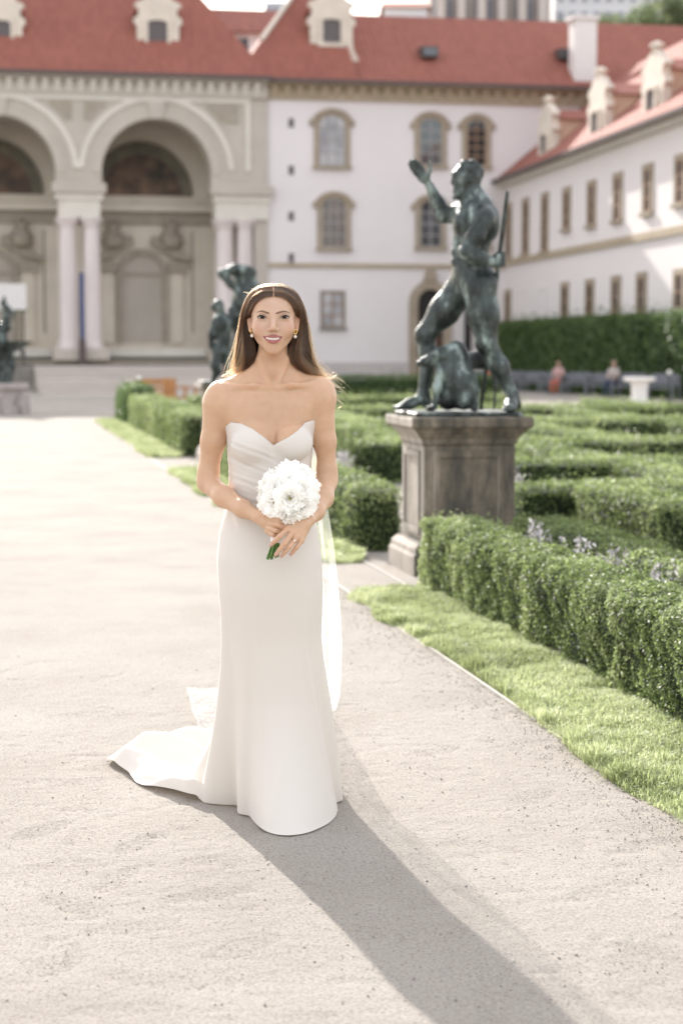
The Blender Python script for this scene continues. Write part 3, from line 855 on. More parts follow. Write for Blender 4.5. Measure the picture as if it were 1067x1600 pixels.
# ------------------------------------------------------------------ foliage
def leaf_mat(name, dark, mid, light, rough=0.42, trans=0.35, spec=0.5):
    m, nt, b = new_mat(name)
    N, L = nt.nodes, nt.links
    at_ = N.new('ShaderNodeAttribute'); at_.attribute_name = 'rnd'
    r = N.new('ShaderNodeValToRGB'); r.color_ramp.elements.new(0.5)
    for e, (p, c) in zip(r.color_ramp.elements, ((0.0, dark), (0.55, mid), (1.0, light))):
        e.position = p; e.color = (*c, 1)
    L.new(at_.outputs['Fac'], r.inputs[0]); L.new(r.outputs[0], b.inputs['Base Color'])
    b.inputs['Roughness'].default_value = rough; b.inputs['Specular IOR Level'].default_value = spec
    t = N.new('ShaderNodeBsdfTranslucent')
    hs = N.new('ShaderNodeHueSaturation'); hs.inputs['Value'].default_value = 1.8; hs.inputs['Saturation'].default_value = 1.05
    L.new(r.outputs[0], hs.inputs['Color']); L.new(hs.outputs[0], t.inputs[0])
    mx = N.new('ShaderNodeMixShader'); mx.inputs[0].default_value = trans
    L.new(b.outputs[0], mx.inputs[1]); L.new(t.outputs[0], mx.inputs[2])
    L.new(mx.outputs[0], nt.nodes['Material Output'].inputs[0])
    return m
M['box_leaf'] = leaf_mat('box_leaf', (0.065, 0.09, 0.03), (0.205, 0.26, 0.105), (0.40, 0.44, 0.24), rough=0.5, trans=0.5, spec=0.4)
M['tall_leaf'] = leaf_mat('tall_leaf', (0.05, 0.085, 0.028), (0.10, 0.16, 0.05), (0.17, 0.23, 0.08), rough=0.5)
M['tree_leaf'] = leaf_mat('tree_leaf', (0.09, 0.12, 0.06), (0.16, 0.20, 0.10), (0.26, 0.29, 0.16), rough=0.6)
M['grass'] = leaf_mat('grass', (0.19, 0.22, 0.095), (0.37, 0.415, 0.225), (0.55, 0.57, 0.39), rough=0.5, trans=0.45)
M['silver_leaf'] = leaf_mat('silver_leaf', (0.34, 0.33, 0.34), (0.50, 0.48, 0.49), (0.66, 0.63, 0.63), rough=0.8, trans=0.2, spec=0.2)
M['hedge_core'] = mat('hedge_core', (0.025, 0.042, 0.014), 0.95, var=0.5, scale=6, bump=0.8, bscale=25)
M['twig'] = mat('twig', (0.10, 0.075, 0.05), 0.9)

def leaf_mesh(name, P, Nn, size, material, parent, seed=0, tilt=0.9, upbias=0.25, aspect=0.5):
    """diamond leaves at points P with outward normals Nn"""
    rg = np.random.default_rng(seed)
    n = len(P)
    rn = rg.normal(size=(n, 3)); rn /= np.linalg.norm(rn, axis=1, keepdims=True)
    nn = Nn + tilt * rn; nn[:, 2] += upbias * 0.5; nn /= np.linalg.norm(nn, axis=1, keepdims=True)
    d = rg.normal(size=(n, 3)); d[:, 2] += 0.6 + upbias
    d -= nn * (d * nn).sum(1, keepdims=True); d /= np.linalg.norm(d, axis=1, keepdims=True) + 1e-9
    s = np.cross(nn, d)
    L = size * rg.uniform(0.65, 1.3, size=(n, 1)); w = L * aspect * rg.uniform(0.8, 1.2, size=(n, 1))
    base = P - d * L * 0.5
    tip = P + d * L * 0.5 - nn * L * 0.15
    l = P + s * w * 0.5 + nn * L * 0.06; r = P - s * w * 0.5 + nn * L * 0.06
    vs = np.stack([base, l, tip, r], 1).reshape(-1, 3)
    fs = np.arange(4 * n).reshape(-1, 4)
    o = np_mesh(name, vs, fs, material, parent, smooth=False)
    a = o.data.attributes.new('rnd', 'FLOAT', 'POINT')
    return o, a, rg

def lump(p, f, seed):
    return vnoise(p[:, 0] * f + p[:, 2] * f * 0.7, p[:, 1] * f - p[:, 2] * f * 0.9, seed)

def hedge(name, label, u0, u1, v0, v1, h, leaf, n, seed, mats='box_leaf', group='clipped box hedges of the parterre', rnd_r=0.09, z0=0.0, frame=None, amp=0.05, cat='hedge', gapf=True):
    rg = np.random.default_rng(seed)
    if frame is None:
        frame = (P1, U, V)
    o3, Ud, Vd = frame
    cu, cv = (u0 + u1) / 2, (v0 + v1) / 2
    c = o3 + Ud * cu + Vd * cv
    rz = math.atan2(Vd.y, Vd.x)
    root = empty(name, (c.x, c.y, ground_z(c.y)), rz, label, cat, group)
    hx, hy = (v1 - v0) / 2, (u1 - u0) / 2
    # core: subdivided rounded box, lumpy
    def shape(p):
        lo = np.array([-hx + rnd_r, -hy + rnd_r, 0.0]); hi = np.array([hx - rnd_r, hy - rnd_r, h - rnd_r])
        q = np.clip(p, lo, hi); d = p - q
        ln = np.linalg.norm(d, axis=1, keepdims=True) + 1e-9
        nn = d / ln
        pp = q + nn * rnd_r
        am = amp * 0.5 * (lump(pp + seed, 2.3, seed) - 0.55) + amp * 0.9 * (lump(pp * [1, 1, 1.4] + seed * 3, 9.0, seed + 1) - 0.5) + amp * 0.8 * (lump(pp * [1, 1, 1.3] + seed * 5, 19.0, seed + 2) - 0.5)
        return pp + nn * am[:, None] * np.array([1, 1, 0.7]), nn
    areas = np.array([4 * hx * hy, 2 * hx * h, 2 * hx * h, 2 * hy * h, 2 * hy * h])
    # faces that look away from the photograph's side get fewer leaves
    wts = areas * np.array([1.25, 1.0, 0.5, 1.0, 0.5])
    cnt = rg.multinomial(n, wts / wts.sum())
    pts = []
    for k, m_ in enumerate(cnt):
        a, b_ = rg.uniform(-1, 1, m_), rg.uniform(-1, 1, m_); t = rg.uniform(0, 1, m_)
        if k == 0: pts.append(np.stack([a * hx, b_ * hy, np.full(m_, h)], 1))
        elif k in (1, 2): pts.append(np.stack([a * hx, np.full(m_, hy * (-1 if k == 1 else 1)), t * h], 1))
        else: pts.append(np.stack([np.full(m_, hx * (-1 if k == 3 else 1)), b_ * hy, t * h], 1))
    p = np.concatenate(pts)
    pp, nn = shape(p)
    dep = rg.exponential(leaf * 0.9, size=(len(p), 1)) - leaf * 0.75
    shoot = (rg.uniform(size=(len(p), 1)) < 0.05) * rg.uniform(0, leaf * 2.2, size=(len(p), 1))
    pp = pp - nn * dep + nn * shoot * 0.4 + np.array([0, 0, 1]) * shoot * 0.8
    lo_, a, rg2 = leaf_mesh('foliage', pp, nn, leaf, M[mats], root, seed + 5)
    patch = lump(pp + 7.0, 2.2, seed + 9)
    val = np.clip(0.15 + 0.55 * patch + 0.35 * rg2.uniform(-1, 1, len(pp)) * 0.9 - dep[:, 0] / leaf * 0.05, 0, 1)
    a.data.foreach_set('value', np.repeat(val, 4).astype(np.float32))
    # core
    nx, ny, nz = max(3, int(2 * hx / 0.12)), max(3, int(2 * hy / 0.15)), max(3, int(h / 0.12))
    nx, ny, nz = min(nx, 40), min(ny, 120), min(nz, 20)
    bm = bmesh.new()
    bmesh.ops.create_grid(bm, x_segments=1, y_segments=1, size=1)
    bm.free()
    vs = []; fs = []
    def grid(o_, du, dv, na, nb):
        b0 = len(vs)
        for i in range(na + 1):
            for j in range(nb + 1):
                vs.append(o_ + du * (i / na) + dv * (j / nb))
        for i in range(na):
            for j in range(nb):
                q = b0 + i * (nb + 1) + j
                fs.append((q, q + nb + 1, q + nb + 2, q + 1))
    A = np.array
    grid(A([-hx, -hy, h]), A([2 * hx, 0, 0]), A([0, 2 * hy, 0]), nx, ny)
    grid(A([-hx, -hy, -0.05]), A([2 * hx, 0, 0]), A([0, 0, h + 0.05]), nx, nz)
    grid(A([hx, hy, -0.05]), A([-2 * hx, 0, 0]), A([0, 0, h + 0.05]), nx, nz)
    grid(A([-hx, hy, -0.05]), A([0, -2 * hy, 0]), A([0, 0, h + 0.05]), ny, nz)
    grid(A([hx, -hy, -0.05]), A([0, 2 * hy, 0]), A([0, 0, h + 0.05]), ny, nz)
    vs = A(vs); low_ = vs[:, 2] < 0.0
    cv_, cn = shape(vs)
    cv_ = cv_ - cn * leaf * 1.15
    cv_[low_, 2] = -0.05
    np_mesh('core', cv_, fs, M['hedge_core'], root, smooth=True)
    return root

hedge('hedge', 'near low box hedge along the grass strip at the right edge', -6.6, -0.98, -0.50, -0.10, 0.46, 0.019, 85000, 1, amp=0.06, rnd_r=0.11)
hedge('hedge', 'shaded low hedge behind the silver plants, right of the pedestal', -6.6, -0.72, 0.16, 0.56, 0.42, 0.022, 30000, 2)
hedge('hedge', 'box hedge just behind the gowned person and left of the pedestal', 1.15, 10.7, -0.52, -0.10, 0.49, 0.026, 42000, 3, amp=0.06, rnd_r=0.12)
hedge('hedge', 'box hedge beside the path left of the gowned person, beyond the second statue', 13.6, 23.6, -0.52, 0.02, 0.60, 0.042, 24000, 4, amp=0.09)
hedge('hedge', 'dark end shrub of the hedge row nearest the steps', 24.0, 27.0, -0.55, 0.05, 0.78, 0.05, 7000, 5, mats='tall_leaf', rnd_r=0.2)
hedge('hedge', 'short hedge running away from the viewer at the right edge', -0.6, 1.2, 1.22, 1.72, 0.48, 0.026, 13000, 6)
hedge('hedge', 'box hedge crossing right behind the pedestal foot', 1.3, 1.85, 0.82, 6.5, 0.46, 0.028, 26000, 7)
rows = [(4.4, 1.0, 7.5, 'second'), (8.1, 0.9, 9.0, 'third'), (13.8, 0.9, 10.5, 'fourth'), (19.5, 0.9, 12.0, 'fifth'), (26.0, 0.9, 8.0, 'sixth')]
for i, (u, v0, v1, w) in enumerate(rows):
    hedge('hedge', 'crossing box hedge, %s row behind the pedestal' % w, u, u + 0.55 + 0.04 * i, v0, v1, 0.46 + 0.01 * i, 0.032 + 0.006 * i, 20000, 20 + i)
lanes = [(1.9, 8.0, 2.6, 'nearest the pedestal'), (1.9, 8.0, 5.0, 'at the right edge'), (8.8, 13.7, 1.6, 'just right of the statue legs, mid garden'), (8.8, 19.0, 4.2, 'in the middle of the parterre'), (8.8, 19.0, 6.6, 'right side of the parterre'), (14.5, 26.0, 2.2, 'far left part of the parterre'), (20.2, 26.0, 5.6, 'far middle part of the parterre'), (20.2, 25.0, 9.0, 'far right part of the parterre')]
for i, (u0, u1, v, w) in enumerate(lanes):
    hedge('hedge', 'lengthwise box hedge %s' % w, u0, u1, v, v + 0.5, 0.44, 0.034 + 0.004 * (i // 2), 15000, 40 + i)
# distant low hedge in front of the palace
g0 = ground_at(520, 612)
hedge('hedge', 'dark low hedge in front of the white palace wall', 50.5, 51.5, 8.6, 14.5, 0.75, 0.10, 5000, 60, mats='tall_leaf')
# tall clipped hedge wall in front of the wing
tA = at(772, 545, 88.0); tB = at(1110, 545, 60.0)
tU = (tA - tB); tU.z = 0; tl = tU.length; tU.normalize(); tV = Vector((tU.y, -tU.x, 0))
hedge('tall_hedge', 'tall clipped green hedge wall in front of the white wing', 0, tl, 0.0, 1.6, 2.95, 0.16, 36000, 61, mats='tall_leaf', group=None, frame=(tB, tU, tV), amp=0.22, rnd_r=0.12)

# silver foliage plants between the two near hedges
def silver_plant(u, v, h, n, seed, label):
    rg = np.random.default_rng(seed)
    p = gar(u, v)
    root = empty('silver_plant', (p.x, p.y, 0), 0, label, 'plant', 'silver leaved plants in the flower bed')
    k = 9
    P = []; Nn = []
    sb = MB()
    for s in range(k):
        a = rg.uniform(0, 6.28); sp = rg.uniform(0.03, 0.12); hh = h * rg.uniform(0.7, 1.0)
        tipp = np.array([math.cos(a) * sp, math.sin(a) * sp, hh])
        sb.tube([(0, 0, 0), tuple(tipp * [0.5, 0.5, 0.55]), tuple(tipp)], [0.004, 0.003, 0.002], 4)
        for q in range(n // k):
            t = rg.uniform(0.3, 1.0)
            P.append(tipp * [t, t, t] + rg.normal(size=3) * 0.014); Nn.append(rg.normal(size=3))
    sb.build('stem', M['twig'], root)
    P = np.array(P); Nn = np.array(Nn)
    o, a, r2 = leaf_mesh('foliage', P, Nn, 0.035, M['silver_leaf'], root, seed, aspect=0.4)
    a.data.foreach_set('value', np.repeat(r2.uniform(0, 1, len(P)), 4).astype(np.float32))
ks = [(-1.75, 'nearest the pedestal'), (-2.0, 'second from the pedestal'), (-2.6, 'third from the pedestal'), (-2.85, 'fourth from the pedestal'), (-3.1, 'fifth from the pedestal'), (-3.75, 'sixth from the pedestal'), (-4.0, 'nearest the right edge')]
for i, (u, w) in enumerate(ks):
    silver_plant(u, 0.0 + 0.05 * ((i * 7) % 3 - 1), 0.44 + 0.05 * ((i * 5) % 3), 360, 70 + i, 'pale silver leaved plant behind the near hedge, ' + w)
for i, (u, v, w) in enumerate([(6.3, 0.35, 'left of the pedestal behind the long hedge'), (6.8, 0.5, 'further left behind the long hedge'), (7.3, 0.35, 'behind the long hedge at the gowned person\'s elbow'), (3.1, 1.3, 'between crossing hedges right of the pedestal'), (11.0, 1.0, 'small and far, left of the statue foot')]):
    silver_plant(u, v, 0.50, 360, 85 + i, 'pale flowering plant ' + w)

# ------------------------------------------------------------------ grass strips and edging
def turf(name, label, u0, u1, v0, v1, seed, nb, hb, wb):
    rg = np.random.default_rng(seed)
    n = max(30, int((u1 - u0) / 0.08)); m = 10
    us = np.linspace(u0, u1, n); vs_ = np.linspace(0, 1, m)
    UU, TT = np.meshgrid(us, vs_, indexing='ij')
    endr = np.clip(np.minimum(UU - u0, u1 - UU) / 0.35, 0, 1) ** 0.5
    va = v0 - 0.02 + 0.10 * (vnoise(UU * 2.2, UU * 0, seed) - 0.5) + (1 - endr) * 0.22
    vb = v1 - (1 - endr) * 0.15
    VV = va + (vb - va) * TT
    ZZ = -0.01 + 0.045 * np.sin(np.clip(TT * 1.2, 0, 1) * math.pi / 2) * endr
    W = np.array(P1)[None, None, :] + UU[..., None] * np.array(U) + VV[..., None] * np.array(V)
    W[..., 2] = ZZ + np.vectorize(ground_z)(W[..., 1])
    idx = np.arange(n * m).reshape(n, m)
    f = np.stack([idx[:-1, :-1], idx[:-1, 1:], idx[1:, 1:], idx[1:, :-1]], -1).reshape(-1, 4)
    tag(np_mesh('lawn', W.reshape(-1, 3), f, M['turf']), 'narrow turf strip ' + label, 'lawn', kind='structure')
    # blades
    uu = u0 + (u1 - u0) * (1 - rg.uniform(size=nb) ** 0.85) if u0 < -2 else rg.uniform(u0, u1, nb)
    if u0 < -2: uu = u0 + (uu - u0)
    t = rg.uniform(-0.03, 1.0, nb)
    er = np.clip(np.minimum(uu - u0, u1 - uu) / 0.35, 0, 1) ** 0.5
    a0 = v0 - 0.02 + 0.10 * (vnoise(uu * 2.2, uu * 0, seed) - 0.5) + (1 - er) * 0.22
    vv = a0 + (v1 - (1 - er) * 0.15 - a0) * t
    B = np.array(P1)[None] + uu[:, None] * np.array(U) + vv[:, None] * np.array(V)
    B[:, 2] = -0.01 + 0.045 * np.sin(np.clip(t * 1.2, 0, 1) * math.pi / 2) * er - 0.004
    clump = vnoise(uu * 9, vv * 9, seed + 2)
    hgt = hb * rg.uniform(0.5, 1.2, nb) * (0.6 + 0.8 * clump) * (1 + 0.8 * (t < 0.16) * clump)
    ang = rg.uniform(0, 2 * math.pi, nb)
    lean = rg.uniform(0.2, 1.1, nb)
    dx = np.stack([np.cos(ang), np.sin(ang), np.zeros(nb)], 1)
    side = np.stack([-np.sin(ang), np.cos(ang), np.zeros(nb)], 1) * (wb * rg.uniform(0.7, 1.3, nb))[:, None]
    up = np.array([0, 0, 1.0])
    midp = B + dx * (hgt * lean * 0.3)[:, None] + up * (hgt * 0.6)[:, None]
    tip = B + dx * (hgt * lean)[:, None] + up * (hgt * (1.05 - 0.4 * lean))[:, None]
    vsx = np.stack([B - side * 0.5, B + side * 0.5, midp + side * 0.4, midp - side * 0.4, tip], 1).reshape(-1, 3)
    b0 = np.arange(nb) * 5
    tri = np.concatenate([np.stack([b0, b0 + 1, b0 + 2], 1), np.stack([b0, b0 + 2, b0 + 3], 1), np.stack([b0 + 3, b0 + 2, b0 + 4], 1)])
    o = np_mesh('grass', vsx, tri, M['grass'], None, smooth=False)
    at_ = o.data.attributes.new('rnd', 'FLOAT', 'POINT')
    val = np.clip(0.1 + 0.6 * vnoise(uu * 3, vv * 6, seed + 4) + 0.4 * rg.uniform(-0.4, 0.8, nb), 0, 1)
    at_.data.foreach_set('value', np.repeat(val, 5).astype(np.float32))
    tag(o, 'short green grass growing on the strip ' + label, 'grass', kind='stuff')
M['turf'] = mat('turf', (0.11, 0.15, 0.045), 0.95, base2=(0.16, 0.15, 0.08), scale=7, bump=0.6, bscale=90)
turf('turf_near', 'in front of the near hedge at the right', -8.0, -1.0, -0.97, -0.46, 3, 110000, 0.042, 0.0042)
turf('turf_far', 'running beside the path to the steps', 0.45, 10.9, -0.97, -0.48, 4, 36000, 0.05, 0.008)
turf('turf_far', 'beside the path beyond the second statue', 13.4, 27.2, -0.97, -0.48, 5, 22000, 0.055, 0.012)
M['edging'] = mat('edging', (0.48, 0.45, 0.41), 0.6, var=0.2, scale=20)
eb = empty('path_edging', gar(0, -0.985), ANG, 'thin pale edging strip between the path and the grass', 'edging')
eb['kind'] = 'structure'
y = -9.0
while y < 27:
    ln = 1.9
    MB().box(-0.007, 0.007, y, y + ln - 0.01, -0.05 + ground_z(gar(y, 0).y), (0.011 if int(y * 7) % 3 == 0 or -1.6 < y < 0.6 else 0.002) + ground_z(gar(y + ln, 0).y)).build('edging_piece', M['edging'], eb); y += ln
eb2 = empty('gap_edging', gar(0, -0.56), ANG, 'short pale edging strip across the gap before the pedestal', 'edging')
eb2['kind'] = 'structure'
MB().box(-0.007, 0.007, -1.0, 0.6, -0.05, 0.014).build('edging_piece', M['edging'], eb2)

# loose stones on the gravel, gathered towards the grass edge
def stones(n, seed):
    rg = np.random.default_rng(seed)
    px = rg.uniform(-150, 1250, n); py = 1600 - 620 * rg.uniform(0, 1, n) ** 0.8
    Z = CAMH * FPX / (py - 545 + 1e-6); X = (px - 533) / FPX * Z
    n2 = int(n * 2.2)
    uu = rg.uniform(-8.2, -0.3, n2); vv = -0.99 - rg.exponential(0.13, n2)
    B = np.array(P1)[None] + uu[:, None] * np.array(U) + vv[:, None] * np.array(V)
    X = np.concatenate([X, B[:, 0]]); Z = np.concatenate([Z, B[:, 1]])
    N_ = len(X)
    r = rg.lognormal(math.log(0.0020), 0.45, N_); r = np.clip(r, 0.0012, 0.0048)
    octa = np.array([[1, 0, 0], [0, 1, 0], [-1, 0, 0], [0, -1, 0], [0, 0, 1], [0, 0, -1]], float)
    ofs = octa[None] * rg.uniform(0.6, 1.3, (N_, 6, 1)) * r[:, None, None] * np.array([1, 1, 0.7])
    a = rg.uniform(0, 6.28, N_)
    rx = ofs[..., 0] * np.cos(a)[:, None] - ofs[..., 1] * np.sin(a)[:, None]
    ry = ofs[..., 0] * np.sin(a)[:, None] + ofs[..., 1] * np.cos(a)[:, None]
    v = np.stack([rx + X[:, None], ry + Z[:, None], ofs[..., 2] + (r * 0.4)[:, None]], -1).reshape(-1, 3)
    fc = np.array([[0, 1, 4], [1, 2, 4], [2, 3, 4], [3, 0, 4], [1, 0, 5], [2, 1, 5], [3, 2, 5], [0, 3, 5]])
    f = (np.arange(N_)[:, None, None] * 6 + fc[None]).reshape(-1, 3)
    o = np_mesh('gravel_stones', v, f, M['pebble'], None, smooth=False)
    at_ = o.data.attributes.new('rnd', 'FLOAT', 'POINT')
    at_.data.foreach_set('value', np.repeat(rg.uniform(0, 1, N_), 6).astype(np.float32))
    tag(o, 'loose small grey and beige stones scattered on the gravel', 'gravel', kind='stuff')
M['pebble'] = leaf_mat('pebble', (0.22, 0.20, 0.185), (0.32, 0.295, 0.27), (0.46, 0.42, 0.38), rough=0.8, trans=0.0, spec=0.2)
stones(2600, 5)

# ------------------------------------------------------------------ pedestals
def pedestal_mat(name='pedestal_stone', stops=((0.36, (0.045, 0.044, 0.038)), (0.48, (0.095, 0.083, 0.064)), (0.58, (0.175, 0.145, 0.108)), (0.72, (0.33, 0.275, 0.215)))):
    m, nt, b = new_mat(name)
    N, L = nt.nodes, nt.links
    tc = N.new('ShaderNodeTexCoord')
    mp = N.new('ShaderNodeMapping'); mp.inputs['Scale'].default_value = (1, 1, 0.3); L.new(tc.outputs['Object'], mp.inputs[0])
    n1 = N.new('ShaderNodeTexNoise'); n1.inputs['Scale'].default_value = 5; n1.inputs['Detail'].default_value = 8; n1.inputs['Roughness'].default_value = 0.7
    L.new(mp.outputs[0], n1.inputs['Vector'])
    r = N.new('ShaderNodeValToRGB')
    for p, c in stops:
        e = r.color_ramp.elements.new(p); e.color = (*c, 1)
    L.new(n1.outputs['Fac'], r.inputs[0]); L.new(r.outputs[0], b.inputs['Base Color'])
    b.inputs['Roughness'].default_value = 0.9
    n2 = N.new('ShaderNodeTexNoise'); n2.inputs['Scale'].default_value = 45; n2.inputs['Detail'].default_value = 6
    L.new(tc.outputs['Object'], n2.inputs['Vector'])
    bp = N.new('ShaderNodeBump'); bp.inputs['Strength'].default_value = 0.5; bp.inputs['Distance'].default_value = 0.012
    L.new(n2.outputs['Fac'], bp.inputs['Height']); L.new(bp.outputs[0], b.inputs['Normal'])
    return m
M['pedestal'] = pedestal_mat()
M['pedestal_lit'] = pedestal_mat('pedestal_lit', ((0.36, (0.22, 0.20, 0.165)), (0.5, (0.36, 0.32, 0.275)), (0.62, (0.45, 0.40, 0.35)), (0.75, (0.50, 0.45, 0.40))))   # sunlit left side, its light painted into the stone colour
def square_stack(prof):
    """profile of (half width, z) turned into a square moulding"""
    b = MB()
    vs = []
    for hw, z in prof:
        vs += [(-hw, -hw, z), (hw, -hw, z), (hw, hw, z), (-hw, hw, z)]
    fs = []
    for k in range(len(prof) - 1):
        for i in range(4):
            j = (i + 1) % 4
            fs.append((4 * k + i, 4 * k + j, 4 * k + 4 + j, 4 * k + 4 + i))
    fs.append((3, 2, 1, 0)); t = 4 * (len(prof) - 1); fs.append((t, t + 1, t + 2, t + 3))
    b._add(vs, fs); return b
def pedestal(loc, label):
    o = empty('pedestal', loc, ANG, label, 'pedestal', 'weathered stone statue pedestals')
    square_stack([(0.40, -0.05), (0.40, 0.13), (0.385, 0.145), (0.385, 0.18), (0.35, 0.215), (0.332, 0.225)]).build('base', M['pedestal'], o, bevel=0.006)
    square_stack([(0.320, 0.2252), (0.320, 0.875)]).build('dado', M['pedestal'], o, bevel=0.008)
    for a in range(4):
        fr = MB().band_y([(-0.20, 0.31), (-0.20, 0.79), (0.20, 0.79), (0.20, 0.31)], [(-0.245, 0.265), (-0.245, 0.835), (0.245, 0.835), (0.245, 0.265)], -0.334, -0.318, closed=True)
        f = fr.build('panel_frame', M['pedestal'], o, bevel=0.003); f.rotation_euler.z = a * math.pi / 2
    square_stack([(0.326, 0.8754), (0.335, 0.90), (0.335, 0.915), (0.365, 0.95), (0.395, 0.985), (0.415, 0.995), (0.42, 1.005), (0.42, 1.055), (0.41, 1.065)]).build('cap', M['pedestal'], o, bevel=0.005)
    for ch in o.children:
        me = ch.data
        me.materials.append(M['pedestal_lit'])
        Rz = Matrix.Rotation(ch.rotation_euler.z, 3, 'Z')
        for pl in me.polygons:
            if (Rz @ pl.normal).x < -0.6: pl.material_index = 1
    return o
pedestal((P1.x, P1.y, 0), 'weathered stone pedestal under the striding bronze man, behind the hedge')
P2 = gar(12.35, -0.02)
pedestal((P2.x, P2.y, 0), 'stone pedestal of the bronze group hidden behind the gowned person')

# ------------------------------------------------------------------ trees on the castle hill
def far_tree(px, py, D, r, seed, label):
    rg = np.random.default_rng(seed)
    c = at(px, py, D)
    root = empty('tree', (c.x, c.y, c.z - r * 1.6), 0, label, 'tree', 'trees on the castle hill')
    tb = MB().tube([(0, 0, -4), (0.1, 0, r * 0.8), (0.2, 0.1, r * 1.5)], [0.5, 0.35, 0.15], 7)
    for k in range(5):
        a = k * 1.3
        tb.tube([(0.1, 0, r * 0.8), (math.cos(a) * r * 0.5, math.sin(a) * r * 0.5, r * 1.4)], [0.2, 0.06], 5)
    tb.build('trunk', M['twig'], root)
    P = []
    for k in range(16):
        cc = rg.normal(size=3) * np.array([0.5, 0.5, 0.36]) * r + np.array([0, 0, r * 1.6])
        q = rg.normal(size=(110, 3)); q /= np.linalg.norm(q, axis=1, keepdims=True)
        P.append(cc + q * rg.uniform(0.15, 0.42, (110, 1)) * r)
    P = np.concatenate(P)
    o, a, r2 = leaf_mesh('crown', P, P - P.mean(0), r * 0.16, M['tree_leaf'], root, seed)
    a.data.foreach_set('value', np.repeat(np.clip(0.5 + 0.5 * r2.normal(size=len(P)), 0, 1), 4).astype(np.float32))
for i, (px, py, D, r, w) in enumerate([(893, 50, 215, 2.2, 'left of the white chimney'), (948, 48, 215, 2.6, 'right of the white chimney'), (990, 50, 220, 2.4, 'low one right of the chimney'), (1020, 36, 225, 3.2, 'large one near the top right corner'), (1060, 26, 225, 3.6, 'at the top right corner')]):
    far_tree(px, py, D, r, 300 + i, 'green tree on the castle hill, ' + w)
